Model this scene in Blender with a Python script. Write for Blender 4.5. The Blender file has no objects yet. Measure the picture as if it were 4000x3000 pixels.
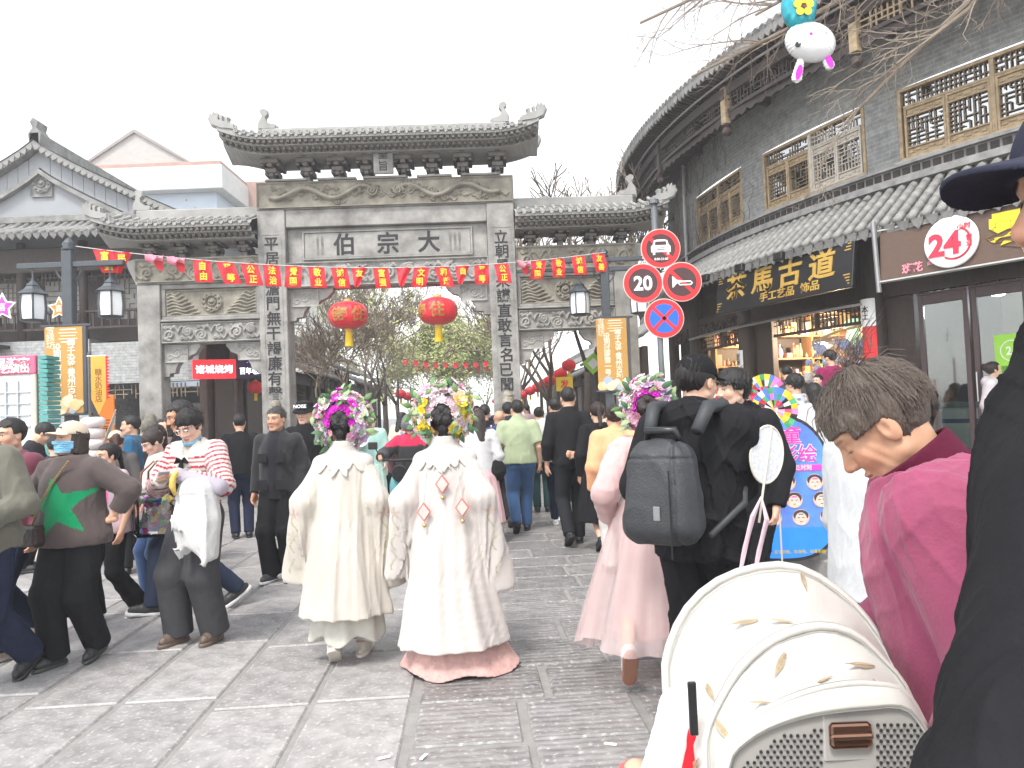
import bpy, bmesh, math, random, time
import numpy as np
from mathutils import Matrix, Vector
S = bpy.context.scene
COL = S.collection
RAD = math.radians
# ------------------------------------------------------------------ camera
FPX, CAMZ = 3000.0, 1.55                     # focal length in photo pixels (4000 wide)
PITCH, ROLL = RAD(2.14), RAD(-2.3)
cam = bpy.data.cameras.new('camera'); cam.sensor_width = 36.0; cam.lens = 36.0 * FPX / 4000.0
cam.clip_start = 0.05; cam.clip_end = 3000
camo = bpy.data.objects.new('camera', cam); COL.objects.link(camo)
CM = Matrix.Translation((0, 0, CAMZ)) @ Matrix.Rotation(RAD(90) + PITCH, 4, 'X') @ Matrix.Rotation(ROLL, 4, 'Z')
camo.matrix_world = CM; S.camera = camo
# ------------------------------------------------------------------ sky, sun, exposure
W = bpy.data.worlds.new('World'); S.world = W; W.use_nodes = True
nt = W.node_tree; bg = nt.nodes['Background']
sky = nt.nodes.new('ShaderNodeTexSky'); sky.sky_type = 'NISHITA'; sky.sun_disc = False
SUN_EL, SUN_AZ = RAD(58), RAD(205)           # azimuth clockwise from +Y
sky.sun_elevation = SUN_EL; sky.sun_rotation = SUN_AZ
sky.air_density = 1.0; sky.dust_density = 0.8; sky.ozone_density = 1.0
hs = nt.nodes.new('ShaderNodeHueSaturation'); hs.inputs['Saturation'].default_value = 0.16
nt.links.new(sky.outputs[0], hs.inputs['Color']); nt.links.new(hs.outputs[0], bg.inputs[0])
bg.inputs[1].default_value = 0.15
sun = bpy.data.lights.new('sun', 'SUN'); sun.energy = 1.3; sun.angle = RAD(14); sun.color = (1.0, 0.96, 0.9)
suno = bpy.data.objects.new('sun', sun); COL.objects.link(suno)
sd = Vector((math.sin(SUN_AZ) * math.cos(SUN_EL), math.cos(SUN_AZ) * math.cos(SUN_EL), math.sin(SUN_EL)))
suno.rotation_euler = sd.to_track_quat('Z', 'Y').to_euler(); suno.location = (0, 0, 30)
S.view_settings.view_transform = 'Standard'; S.view_settings.look = 'None'
S.view_settings.exposure = 1.6; S.view_settings.gamma = 1.0; S.view_settings.use_curve_mapping = False
S.cycles.max_bounces = 5; S.cycles.diffuse_bounces = 3; S.cycles.glossy_bounces = 2
S.cycles.transmission_bounces = 4; S.cycles.transparent_max_bounces = 8
S.cycles.caustics_reflective = False; S.cycles.caustics_refractive = False
S.cycles.use_adaptive_sampling = True; S.cycles.adaptive_threshold = 0.02

# ------------------------------------------------------------------ layout helpers: where a photo pixel's sight line meets the place
CR = CM.to_3x3()
def ray(px, py):
    return CR @ Vector(((px - 2000) / FPX, (1500 - py) / FPX, -1.0))
def G(px, py, z=0.0):
    d = ray(px, py); t = (z - CAMZ) / d.z
    return Vector((d.x * t, d.y * t, z))
def P(px, py, Y):
    d = ray(px, py); t = Y / d.y
    return Vector((d.x * t, Y, CAMZ + d.z * t))

# ------------------------------------------------------------------ materials
MATS = {}
def mat(name, col, rough=0.6, var=0.12, scale=6.0, bump=0.0, bscale=40.0, metal=0.0, col2=None, spec=None,
        emit=0.0, attr=None, sheen=0.0, alpha=1.0, trans=0.0, stretch=None, mix=0.5, coat=0.0, rvar=0.0, bdist=0.01):
    if name in MATS: return MATS[name]
    m = bpy.data.materials.new(name); m.use_nodes = True; MATS[name] = m
    n = m.node_tree.nodes; l = m.node_tree.links; b = n['Principled BSDF']
    tc = n.new('ShaderNodeTexCoord'); src = tc.outputs['Object']
    if stretch:
        mp = n.new('ShaderNodeMapping'); mp.inputs['Scale'].default_value = stretch
        l.new(src, mp.inputs[0]); src = mp.outputs[0]
    no = n.new('ShaderNodeTexNoise'); no.inputs['Scale'].default_value = scale; no.inputs['Detail'].default_value = 5
    no.inputs['Roughness'].default_value = 0.62; l.new(src, no.inputs['Vector'])
    rp = n.new('ShaderNodeMapRange'); rp.inputs[1].default_value = 0.5 - 0.28; rp.inputs[2].default_value = 0.5 + 0.28
    rp.inputs[3].default_value = 0; rp.inputs[4].default_value = 1; l.new(no.outputs[0], rp.inputs[0])
    mx = n.new('ShaderNodeMix'); mx.data_type = 'RGBA'
    c = tuple(col)
    if attr:
        at = n.new('ShaderNodeAttribute'); at.attribute_name = attr
        mu = n.new('ShaderNodeVectorMath'); mu.operation = 'SCALE'; mu.inputs['Scale'].default_value = 1 - var
        mu2 = n.new('ShaderNodeVectorMath'); mu2.operation = 'SCALE'; mu2.inputs['Scale'].default_value = 1 + var * 0.6
        l.new(at.outputs['Color'], mu.inputs[0]); l.new(at.outputs['Color'], mu2.inputs[0])
        l.new(mu.outputs[0], mx.inputs[6]); l.new(mu2.outputs[0], mx.inputs[7])
    else:
        ca = tuple(max(0, v * (1 - var)) for v in c); cb = tuple(min(1, v * (1 + var)) for v in c) if col2 is None else tuple(col2)
        mx.inputs[6].default_value = (*ca, 1); mx.inputs[7].default_value = (*cb, 1)
    l.new(rp.outputs[0], mx.inputs[0]); l.new(mx.outputs[2], b.inputs['Base Color'])
    b.inputs['Roughness'].default_value = rough; b.inputs['Metallic'].default_value = metal
    if rvar:
        rr = n.new('ShaderNodeMapRange'); rr.inputs[3].default_value = rough - rvar; rr.inputs[4].default_value = rough + rvar
        l.new(rp.outputs[0], rr.inputs[0]); l.new(rr.outputs[0], b.inputs['Roughness'])
    if spec is not None: b.inputs['Specular IOR Level'].default_value = spec
    if sheen: b.inputs['Sheen Weight'].default_value = sheen
    if coat: b.inputs['Coat Weight'].default_value = coat
    if trans: b.inputs['Transmission Weight'].default_value = trans
    if alpha < 1: b.inputs['Alpha'].default_value = alpha
    if emit:
        if attr: l.new(mx.outputs[2], b.inputs['Emission Color'])
        else: b.inputs['Emission Color'].default_value = (*c, 1)
        b.inputs['Emission Strength'].default_value = emit
    if bump:
        nb = n.new('ShaderNodeTexNoise'); nb.inputs['Scale'].default_value = bscale; nb.inputs['Detail'].default_value = 6
        l.new(src, nb.inputs['Vector'])
        bp = n.new('ShaderNodeBump'); bp.inputs['Strength'].default_value = bump; bp.inputs['Distance'].default_value = bdist
        l.new(nb.outputs[0], bp.inputs['Height']); l.new(bp.outputs[0], b.inputs['Normal'])
    return m
def cloth(name, col, rough=0.85, **k):
    return mat(name, col, rough, k.pop('var', 0.14), k.pop('scale', 9), k.pop('bump', 0.35), k.pop('bscale', 120), sheen=k.pop('sheen', 0.15 if max(col) > .12 else 0.0), spec=0.25 if max(col) > .12 else 0.12, bdist=0.004, **k)

# ------------------------------------------------------------------ mesh building
class MB:
    def __init__(s): s.v = []; s.f = []; s.m = []; s.mi = 0
    def add(s, vs, fs):
        o = len(s.v); s.v += [tuple(v) for v in vs]; s.f += [tuple(i + o for i in f) for f in fs]; s.m += [s.mi] * len(fs)
        return s
    def box(s, x0, x1, y0, y1, z0, z1, M=None, taper=0):
        t = taper
        vs = [(x0, y0, z0), (x1, y0, z0), (x1, y1, z0), (x0, y1, z0), (x0 + t, y0 + t, z1), (x1 - t, y0 + t, z1), (x1 - t, y1 - t, z1), (x0 + t, y1 - t, z1)]
        if M is not None: vs = [M @ Vector(v) for v in vs]
        return s.add(vs, [(3, 2, 1, 0), (4, 5, 6, 7), (0, 1, 5, 4), (1, 2, 6, 5), (2, 3, 7, 6), (3, 0, 4, 7)])
    def bbox(s, x0, x1, y0, y1, z0, z1, c=0.01, M=None):     # box with chamfered edges
        X = (x0, x1); Y = (y0, y1); Z = (z0, z1); vs = []; idx = {}
        for i in (0, 1):
            for j in (0, 1):
                for k in (0, 1):
                    p = Vector((X[i], Y[j], Z[k])); sx, sy, sz = (1, -1)[i] * c, (1, -1)[j] * c, (1, -1)[k] * c
                    for a, q in enumerate(((0, sy, sz), (sx, 0, sz), (sx, sy, 0))):
                        idx[i, j, k, a] = len(vs); vs.append(p + Vector(q))
        fs = []
        for i in (0, 1): fs.append([idx[i, j, k, 0] for j, k in ((0, 0), (0, 1), (1, 1), (1, 0))][::(1, -1)[i]])
        for j in (0, 1): fs.append([idx[i, j, k, 1] for i, k in ((0, 0), (1, 0), (1, 1), (0, 1))][::(1, -1)[j]])
        for k in (0, 1): fs.append([idx[i, j, k, 2] for i, j in ((0, 0), (0, 1), (1, 1), (1, 0))][::(1, -1)[k]])
        for i in (0, 1):
            for j in (0, 1): fs.append([idx[i, j, 0, 0], idx[i, j, 1, 0], idx[i, j, 1, 1], idx[i, j, 0, 1]])
            for k in (0, 1): fs.append([idx[i, 0, k, 0], idx[i, 1, k, 0], idx[i, 1, k, 2], idx[i, 0, k, 2]])
        for j in (0, 1):
            for k in (0, 1): fs.append([idx[0, j, k, 1], idx[1, j, k, 1], idx[1, j, k, 2], idx[0, j, k, 2]])
        for i in (0, 1):
            for j in (0, 1):
                for k in (0, 1): fs.append([idx[i, j, k, a] for a in (0, 1, 2)])
        if M is not None: vs = [M @ v for v in vs]
        return s.add(vs, fs)
    def tube(s, pts, rad, n=8, cap=True):
        pts = [Vector(p) for p in pts]; k = len(pts)
        if not hasattr(rad, '__len__'): rad = [rad] * k
        o = []; d0 = (pts[1] - pts[0]).normalized()
        u = d0.orthogonal().normalized()
        for i in range(k):
            d = (pts[min(i + 1, k - 1)] - pts[max(i - 1, 0)])
            d = d.normalized() if d.length > 1e-9 else d0
            u = (u - d * u.dot(d)); u = u.normalized() if u.length > 1e-6 else d.orthogonal().normalized()
            w = d.cross(u)
            for j in range(n):
                a = 2 * math.pi * j / n; o.append(pts[i] + (u * math.cos(a) + w * math.sin(a)) * rad[i])
        fs = [(i * n + j, i * n + (j + 1) % n, (i + 1) * n + (j + 1) % n, (i + 1) * n + j) for i in range(k - 1) for j in range(n)]
        if cap: fs += [tuple(range(n))[::-1], tuple((k - 1) * n + j for j in range(n))]
        return s.add(o, fs)
    def lathe(s, prof, n=16, M=None, sy=1.0):
        vs = []; k = len(prof)
        for r, z in prof:
            for j in range(n):
                a = 2 * math.pi * j / n; vs.append(Vector((r * math.cos(a), sy * r * math.sin(a), z)))
        fs = [(i * n + j, i * n + (j + 1) % n, (i + 1) * n + (j + 1) % n, (i + 1) * n + j) for i in range(k - 1) for j in range(n)]
        fs += [tuple(range(n))[::-1], tuple((k - 1) * n + j for j in range(n))]
        if M is not None: vs = [M @ v for v in vs]
        return s.add(vs, fs)
    def prism(s, poly, y0, y1, M=None):                      # poly in x,z; extruded in y
        n = len(poly); vs = [Vector((x, y0, z)) for x, z in poly] + [Vector((x, y1, z)) for x, z in poly]
        fs = [tuple(range(n)), tuple(range(n, 2 * n))[::-1]] + [(i, n + i, n + (i + 1) % n, (i + 1) % n) for i in range(n)]
        if M is not None: vs = [M @ v for v in vs]
        return s.add(vs, fs)
    def grid(s, pts):                                        # pts[i][j]
        a, b = len(pts), len(pts[0])
        return s.add([p for r in pts for p in r], [(i * b + j, i * b + j + 1, (i + 1) * b + j + 1, (i + 1) * b + j) for i in range(a - 1) for j in range(b - 1)])
    def mesh(s, name, mats, smooth=False):
        me = bpy.data.meshes.new(name); me.from_pydata(s.v, [], s.f)
        for m in (mats if isinstance(mats, (list, tuple)) else [mats]): me.materials.append(m)
        if any(s.m): me.polygons.foreach_set('material_index', s.m)
        if smooth: me.polygons.foreach_set('use_smooth', [True] * len(s.f))
        me.update(); return me
    def obj(s, name, mats, parent=None, smooth=False, **k):
        return link(name, s.mesh(name, mats, smooth), parent, **k)
def link(name, me, parent=None, label=None, cat=None, group=None, kind=None, M=None):
    o = bpy.data.objects.new(name, me); COL.objects.link(o)
    if parent: o.parent = parent
    if M is not None: o.matrix_local = M
    tag(o, label, cat, group, kind); return o
def tag(o, label=None, cat=None, group=None, kind=None):
    for k, v in (('label', label), ('category', cat), ('group', group), ('kind', kind)):
        if v: o[k] = v
    return o
def empty(name, loc=(0, 0, 0), rz=0.0, label=None, cat=None, group=None, parent=None, scale=1.0, kind=None):
    o = bpy.data.objects.new(name, None); COL.objects.link(o); o.empty_display_size = 0.1
    o.location = loc; o.rotation_euler = (0, 0, rz); o.scale = (scale,) * 3
    if parent: o.parent = parent
    return tag(o, label, cat, group, kind)
def copy_tree(o, parent=None):
    c = o.copy(); COL.objects.link(c); c.parent = parent
    for ch in o.children: copy_tree(ch, c)
    return c
TXT = {}
def text_mesh(t, size, m, bold=0.0, ext=0.004, sx=1.0, lines=1.0):
    cu = bpy.data.curves.new('t', 'FONT'); cu.body = t; cu.size = size; cu.extrude = ext; cu.align_x = 'CENTER'; cu.align_y = 'CENTER'
    cu.offset = bold * size; cu.resolution_u = 3; cu.space_line = lines
    o = bpy.data.objects.new('t', cu); COL.objects.link(o)
    me = bpy.data.meshes.new_from_object(o.evaluated_get(bpy.context.evaluated_depsgraph_get()))
    bpy.data.objects.remove(o); bpy.data.curves.remove(cu)
    n = len(me.vertices)
    if n:                                            # re-centre by the outline box
        a = np.empty(n * 3, np.float32); me.vertices.foreach_get('co', a); a = a.reshape(-1, 3)
        a[:, :2] -= (a[:, :2].max(0) + a[:, :2].min(0)) / 2; a[:, 0] *= sx
        me.vertices.foreach_set('co', a.ravel())
    me.materials.clear(); me.materials.append(m); me.update(); return me
def text(t, size, m, M, parent=None, name='lettering', **k):
    key = (t, size, m.name, tuple(sorted(k.items())))
    if key not in TXT: TXT[key] = text_mesh(t, size, m, **k)
    return link(name, TXT[key], parent, M=M)
def face_M(loc, rz=0.0, tilt=0.0):       # a frame standing upright: local x to the right, local y up, local z towards -Y (the viewer) when rz = 0
    return Matrix.Translation(loc) @ Matrix.Rotation(rz, 4, 'Z') @ Matrix.Rotation(RAD(90) + tilt, 4, 'X')
# ------------------------------------------------------------------ implicit surfaces -> smooth continuous meshes (bodies, cloth)
def V3(*a): return np.array(a, np.float32)
def rc(Pt, a, b, ra, rb):
    a = np.asarray(a, np.float32); b = np.asarray(b, np.float32); ba = b - a; pa = Pt - a
    h = np.clip(pa @ ba / max(float(ba @ ba), 1e-9), 0, 1)
    q = pa - h[:, None] * ba
    return np.sqrt(np.einsum('ij,ij->i', q, q)) - (ra + (rb - ra) * h)
def ell(Pt, c, r):
    q = Pt - np.asarray(c, np.float32); r = np.asarray(r, np.float32)
    k0 = np.sqrt(((q / r) ** 2).sum(1)); k1 = np.sqrt(((q / r ** 2) ** 2).sum(1)) + 1e-9
    return k0 * (k0 - 1) / k1
def smin(a, b, k):
    h = np.clip(0.5 + 0.5 * (b - a) / k, 0, 1)
    return b + (a - b) * h - k * h * (1 - h)
def smax(a, b, k): return -smin(-a, -b, k)
def itp(z, zs, arr):                             # quick table look-up of a profile
    t = np.interp(np.linspace(zs[0], zs[-1], 200), zs, arr)
    for _ in (0, 1): t = np.convolve(np.pad(t, 6, 'edge'), np.ones(13) / 13, 'valid')
    t = t.astype(np.float32)
    return t[np.clip((z - zs[0]) * np.float32(199 / (zs[-1] - zs[0])) + np.float32(0.5), 0, 199).astype(np.int32)]
def column(q, zs, aa, bb, yy=0.0, xx=0.0):
    z = q[:, 2]; a = itp(z, zs, aa); b = itp(z, zs, bb)
    y0 = itp(z, zs, yy) if hasattr(yy, '__len__') else np.float32(yy)
    x0 = itp(z, zs, xx) if hasattr(xx, '__len__') else np.float32(xx)
    k = np.sqrt(((q[:, 0] - x0) / a) ** 2 + ((q[:, 1] - y0) / b) ** 2)
    return (k - 1) * np.minimum(a, b)
def wrin(Pt, seed, amp, fx, fy, fz):
    r = np.random.RandomState(seed); d = np.zeros(len(Pt), np.float32); Q = Pt * np.array((fx, fy, fz), np.float32)
    for i in range(3):
        k = (r.randn(3) * (1, 1, .55)).astype(np.float32); k /= np.linalg.norm(k); k2 = r.randn(3).astype(np.float32); k2 /= np.linalg.norm(k2)
        s = 1.0 + 0.75 * i
        w = np.sin(Q @ (k * np.float32(s)) + np.float32(r.rand() * 6) + np.float32(1.6) * np.sin(Q @ (k2 * np.float32(s * 0.7)) + np.float32(r.rand() * 6)))
        w = np.abs(w); d += (w * (2 - w) * 2 - np.float32(1.6)) / np.float32(s)
        if i == 0: g = np.clip(np.float32(0.55) + np.float32(0.7) * np.sin(Q @ (k2[::-1].copy() * np.float32(0.45)) + np.float32(r.rand() * 6)), np.float32(0.1), 1)
    return d * g * np.float32(amp)
OFF = None
def sdf_mesh(f, lo, hi, c):
    lo = np.asarray(lo, np.float32) - 2 * c; hi = np.asarray(hi, np.float32) + 2 * c; B = 5
    nb = np.ceil((hi - lo) / (B * c)).astype(int) + 1
    g = np.stack(np.meshgrid(*[np.arange(k) for k in nb], indexing='ij'), -1).reshape(-1, 3)
    ctr = lo + (g + 0.5) * (B * c)
    d = f(ctr.astype(np.float32)); g = g[np.abs(d) < B * c * 1.0 + 0.012]
    if not len(g): return np.zeros((0, 3)), np.zeros((0, 4), int)
    s = np.stack(np.meshgrid(*[np.arange(B + 1)] * 3, indexing='ij'), -1).reshape(-1, 3)
    idx = (g[:, None, :] * B + s[None]).reshape(-1, 3)
    D = f((lo + idx * c).astype(np.float32)).reshape(len(g), B + 1, B + 1, B + 1)
    NY, NZ = nb[1] * B + 3, nb[2] * B + 3
    # cells
    cor = [(i, j, k) for i in (0, 1) for j in (0, 1) for k in (0, 1)]
    C = np.stack([D[:, i:B + i, j:B + j, k:B + k] for i, j, k in cor], -1).reshape(-1, 8)
    ins = C < 0; act = ins.any(1) & ~ins.all(1)
    cs = np.stack(np.meshgrid(*[np.arange(B)] * 3, indexing='ij'), -1).reshape(-1, 3)
    ci = (g[:, None, :] * B + cs[None]).reshape(-1, 3)[act]; C = C[act]
    acc = np.zeros((len(C), 3), np.float32); cnt = np.zeros(len(C), np.float32)
    for a in range(8):
        for b in range(a + 1, 8):
            pa, pb = np.array(cor[a]), np.array(cor[b])
            if np.abs(pa - pb).sum() != 1: continue
            m = (C[:, a] < 0) != (C[:, b] < 0)
            t = np.where(m, C[:, a] / np.where(m, C[:, a] - C[:, b], 1), 0)
            acc += np.where(m[:, None], pa + t[:, None] * (pb - pa), 0); cnt += m
    vert = lo + (ci + acc / cnt[:, None]) * c
    key = (ci[:, 0].astype(np.int64) * NY + ci[:, 1]) * NZ + ci[:, 2]
    o = np.argsort(key); key = key[o]; vert = vert[o]
    faces = []
    for ax in range(3):
        sl0 = [slice(0, B)] * 3; sl1 = [slice(0, B)] * 3; sl1[ax] = slice(1, B + 1)
        A = D[(slice(None), *sl0)].reshape(-1); Bv = D[(slice(None), *sl1)].reshape(-1)
        m = (A < 0) != (Bv < 0); e = (g[:, None, :] * B + cs[None]).reshape(-1, 3)[m]; neg = (A < 0)[m]
        u, w = [(1, 2), (2, 0), (0, 1)][ax]
        q = []
        ok = np.ones(len(e), bool)
        for du, dw in ((-1, -1), (0, -1), (0, 0), (-1, 0)):
            cc = e.copy(); cc[:, u] += du; cc[:, w] += dw; ok &= (cc >= 0).all(1)
            kk = (cc[:, 0].astype(np.int64) * NY + cc[:, 1]) * NZ + cc[:, 2]
            p = np.clip(np.searchsorted(key, kk), 0, len(key) - 1); ok &= key[p] == kk; q.append(p)
        q = np.stack(q, 1); q[~neg] = q[~neg][:, ::-1]; faces.append(q[ok])
    return vert, np.concatenate(faces)
def np_mesh(name, verts, faces, mats, col=None, smooth=True):
    me = bpy.data.meshes.new(name); nv, nf = len(verts), len(faces)
    me.vertices.add(nv); me.vertices.foreach_set('co', np.ascontiguousarray(verts, np.float32).ravel())
    me.loops.add(nf * 4); me.loops.foreach_set('vertex_index', np.ascontiguousarray(faces, np.int32).ravel())
    me.polygons.add(nf); me.polygons.foreach_set('loop_start', np.arange(0, nf * 4, 4, dtype=np.int32))
    me.polygons.foreach_set('use_smooth', np.ones(nf, bool) if smooth else np.zeros(nf, bool))
    for m in (mats if isinstance(mats, (list, tuple)) else [mats]): me.materials.append(m)
    me.update(calc_edges=True)
    if col is not None:
        a = me.color_attributes.new('Col', 'FLOAT_COLOR', 'POINT')
        a.data.foreach_set('color', np.concatenate([col, np.ones((nv, 1))], 1).astype(np.float32).ravel())
    return me
JOBS = []                                        # surfaces are computed together at the end, on all cores
def sdf_obj(name, f, lo, hi, c, m, parent, colf=None, **k):
    return multi_obj(name, [(f, lo, hi, c, colf)], m, parent, **k)
def multi_obj(name, pieces, m, parent, **k):
    o = link(name, bpy.data.meshes.new(name), parent, **k); JOBS.append((o, pieces, m)); return o
def run_jobs():
    from concurrent.futures import ThreadPoolExecutor
    flat = [(i, pc) for i, (o, ps, m) in enumerate(JOBS) for pc in ps]
    def go(a):
        i, (f, lo, hi, c, colf) = a
        v, q = sdf_mesh(f, lo, hi, c); v = v.astype(np.float32)
        return i, v, q, (colf(v) if colf else None)
    out = {}
    with ThreadPoolExecutor(4) as ex:
        for i, v, q, c in ex.map(go, flat): out.setdefault(i, []).append((v, q, c))
    for i, (o, ps, m) in enumerate(JOBS):
        n = 0; vs, fs, cs = [], [], []
        for v, q, c in out[i]: vs.append(v); fs.append(q + n); cs.append(c); n += len(v)
        old = o.data; o.data = np_mesh(o.name.split('.')[0], np.concatenate(vs), np.concatenate(fs), m, None if cs[0] is None else np.concatenate(cs)); bpy.data.meshes.remove(old)
    JOBS.clear()
def Rx(a): c, s = math.cos(a), math.sin(a); return np.array(((1, 0, 0), (0, c, -s), (0, s, c)), np.float32)
def Ry(a): c, s = math.cos(a), math.sin(a); return np.array(((c, 0, s), (0, 1, 0), (-s, 0, c)), np.float32)
def Rz(a): c, s = math.cos(a), math.sin(a); return np.array(((c, -s, 0), (s, c, 0), (0, 0, 1)), np.float32)
def unit(v): return v / max(np.linalg.norm(v), 1e-9)
def ik(a, b, l1, l2, pole):
    d = b - a; L = np.linalg.norm(d); mx = (l1 + l2) * 0.999
    if L > mx: b = a + d * mx / L; d = b - a; L = mx
    u = d / L; x = (l1 * l1 - l2 * l2 + L * L) / (2 * L); h = math.sqrt(max(l1 * l1 - x * x, 0))
    p = pole - u * (pole @ u); p = unit(p)
    return a + u * x + p * h, b
# ------------------------------------------------------------------ people
SKIN = {}
def skin_mat(): return mat('skin', (0.6, 0.4, 0.3), 0.5, 0.07, 14, 0.15, 160, attr='Col', spec=0.35, bdist=0.003)
def walk(front='R', st=0.24, w=0.075):
    b = dict(); f = 1 if front == 'R' else -1
    k1, k2 = ('fr', 'fl') if f > 0 else ('fl', 'fr'); p1, p2 = ('fpr', 'fpl') if f > 0 else ('fpl', 'fpr')
    b[k1] = (f * w, st, 0.085); b[p1] = -0.10
    b[k2] = (-f * w, -st * 1.15, 0.15); b[p2] = 0.55
    return b
def skel(p):
    k = {}; sw = p.get('sw', 0.175); sex = p.get('fem', False)
    fl = V3(*p.get('fl', (-0.085, 0, 0.085))); fr = V3(*p.get('fr', (0.085, 0, 0.085)))
    pz = p.get('pz', 0.93); py = p.get('py', 0.0)
    for _ in range(60):
        hips = V3(-0.085, py, pz - 0.03), V3(0.085, py, pz - 0.03)
        if max(np.linalg.norm(hips[0] - fl), np.linalg.norm(hips[1] - fr)) < 0.835: break
        pz -= 0.01
    k['pel'] = V3(0, py, pz); k['hip'] = hips
    k['knee'] = [None, None]; k['ank'] = [None, None]
    for i, a in enumerate((fl, fr)):
        yaw = p.get('fy', (0.12, -0.12))[i]
        k['knee'][i], k['ank'][i] = ik(hips[i], a, 0.425, 0.425, V3((0.1 if i else -0.1), 1, 0.1))
    k['footR'] = [Rz(p.get('fy', (0.12, -0.12))[0]) @ Rx(-p.get('fpl', 0)), Rz(p.get('fy', (0.12, -0.12))[1]) @ Rx(-p.get('fpr', 0))]
    Sp = Rz(p.get('twist', 0)) @ Ry(p.get('side', 0)) @ Rx(-p.get('lean', 0.03)); k['S'] = Sp
    def sp(x, y, z): return k['pel'] + Sp @ V3(x, y, z - 0.93)
    k['sp'] = sp
    k['sh'] = [sp(-sw, -0.012, 1.365 + p.get('shl', 0)), sp(sw, -0.012, 1.365 + p.get('shr', 0))]
    k['neck'] = sp(0, -0.012, 1.44)
    hy, hp, hr = p.get('head', (0, 0.05, 0)); Hd = Sp @ Rz(hy) @ Rx(-hp) @ Ry(hr) if p.get('hrel', True) else Rz(hy) @ Rx(-hp) @ Ry(hr)
    k['H'] = Hd; k['hc'] = k['neck'] + 0.5 * (Sp @ V3(0, 0.01, 0.06)) + Hd @ V3(0, 0.018, 0.108)
    k['el'] = [None, None]; k['wr'] = [None, None]; k['hd'] = [None, None]; k['hn'] = [None, None]
    for i, (h, pol, hd, hn) in enumerate((('hl', 'pl', 'dl', 'nl'), ('hr', 'pr', 'dr', 'nr'))):
        s = (-1, 1)[i]; w = p.get(h)
        w = sp(s * (sw + 0.075), 0.04, 0.86) if w is None else V3(*w)
        k['el'][i], k['wr'][i] = ik(k['sh'][i], w, 0.285, 0.25, V3(*p.get(pol, (s * 0.5, -1, -0.3))))
        k['hd'][i] = unit(V3(*p[hd])) if hd in p else unit(k['wr'][i] - k['el'][i])
        n = V3(*p[hn]) if hn in p else V3(-s, 0.25, 0)
        k['hn'][i] = unit(n - k['hd'][i] * (n @ k['hd'][i]))
    k['sw'] = sw
    return k
def prof(p):
    f = p.get('fat', 1.0); fem = p.get('fem', False)
    zs = [0.80, 0.90, 0.98, 1.06, 1.16, 1.27, 1.35, 1.41, 1.46]
    aa = [.155, .168, .158, .142, .148, .16, .135, .085, .05] if not fem else [.155, .17, .155, .128, .132, .143, .12, .075, .046]
    bb = [.10, .112, .105, .098, .102, .112, .10, .075, .055]
    return zs, [a * (1 + (f - 1) * .8) for a in aa], [b * f for b in bb]
def head_sdf(q, c=0.004, old=0):
    q = q.copy(); q[:, 0] = np.abs(q[:, 0])
    d = smin(ell(q, (0, -0.012, 0.03), (0.074, 0.095, 0.088)), ell(q, (0, 0.022, -0.028), (0.06, 0.064, 0.085)), 0.03)
    d = smin(d, rc(q, (0.05, 0.0, -0.055), (0.012, 0.066, -0.092), 0.022, 0.02), 0.025)
    d = smin(d, ell(q, (0.036, 0.054, -0.022), (0.026, 0.024, 0.026)), 0.02)
    d = smin(d, rc(q, (0.012, 0.078, 0.034), (0.046, 0.062, 0.034), 0.012, 0.010), 0.016)
    d = smax(d, -ell(q, (0.03, 0.1, 0.008), (0.02, 0.022, 0.013)), 0.012)
    d = smin(d, ell(q, (0.031, 0.066, 0.008), (0.016, 0.0145, 0.012)), 0.004)
    d = smin(d, rc(q, (0, 0.083, 0.016), (0, 0.104, -0.022), 0.008, 0.0115), 0.012)
    d = smin(d, ell(q, (0.013, 0.092, -0.027), (0.009, 0.012, 0.008)), 0.008)
    d = smin(d, ell(q, (0, 0.083, -0.054), (0.024, 0.011, 0.006)), 0.006)
    d = smin(d, ell(q, (0, 0.080, -0.065), (0.02, 0.011, 0.007)), 0.006)
    e = ell(q, (0.077, -0.012, -0.004), (0.009, 0.019, 0.032)); e = smax(e, -ell(q, (0.088, -0.004, 0.002), (0.009, 0.009, 0.017)), 0.006)
    d = smin(d, e, 0.008)
    if old: d = d + old * (np.sin(q[:, 1] * 260 + 18 * np.abs(q[:, 2] * 6)) * np.exp(-((q[:, 1] - .045) / .03) ** 2 - ((q[:, 2] + .03) / .05) ** 2))
    return d
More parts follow.
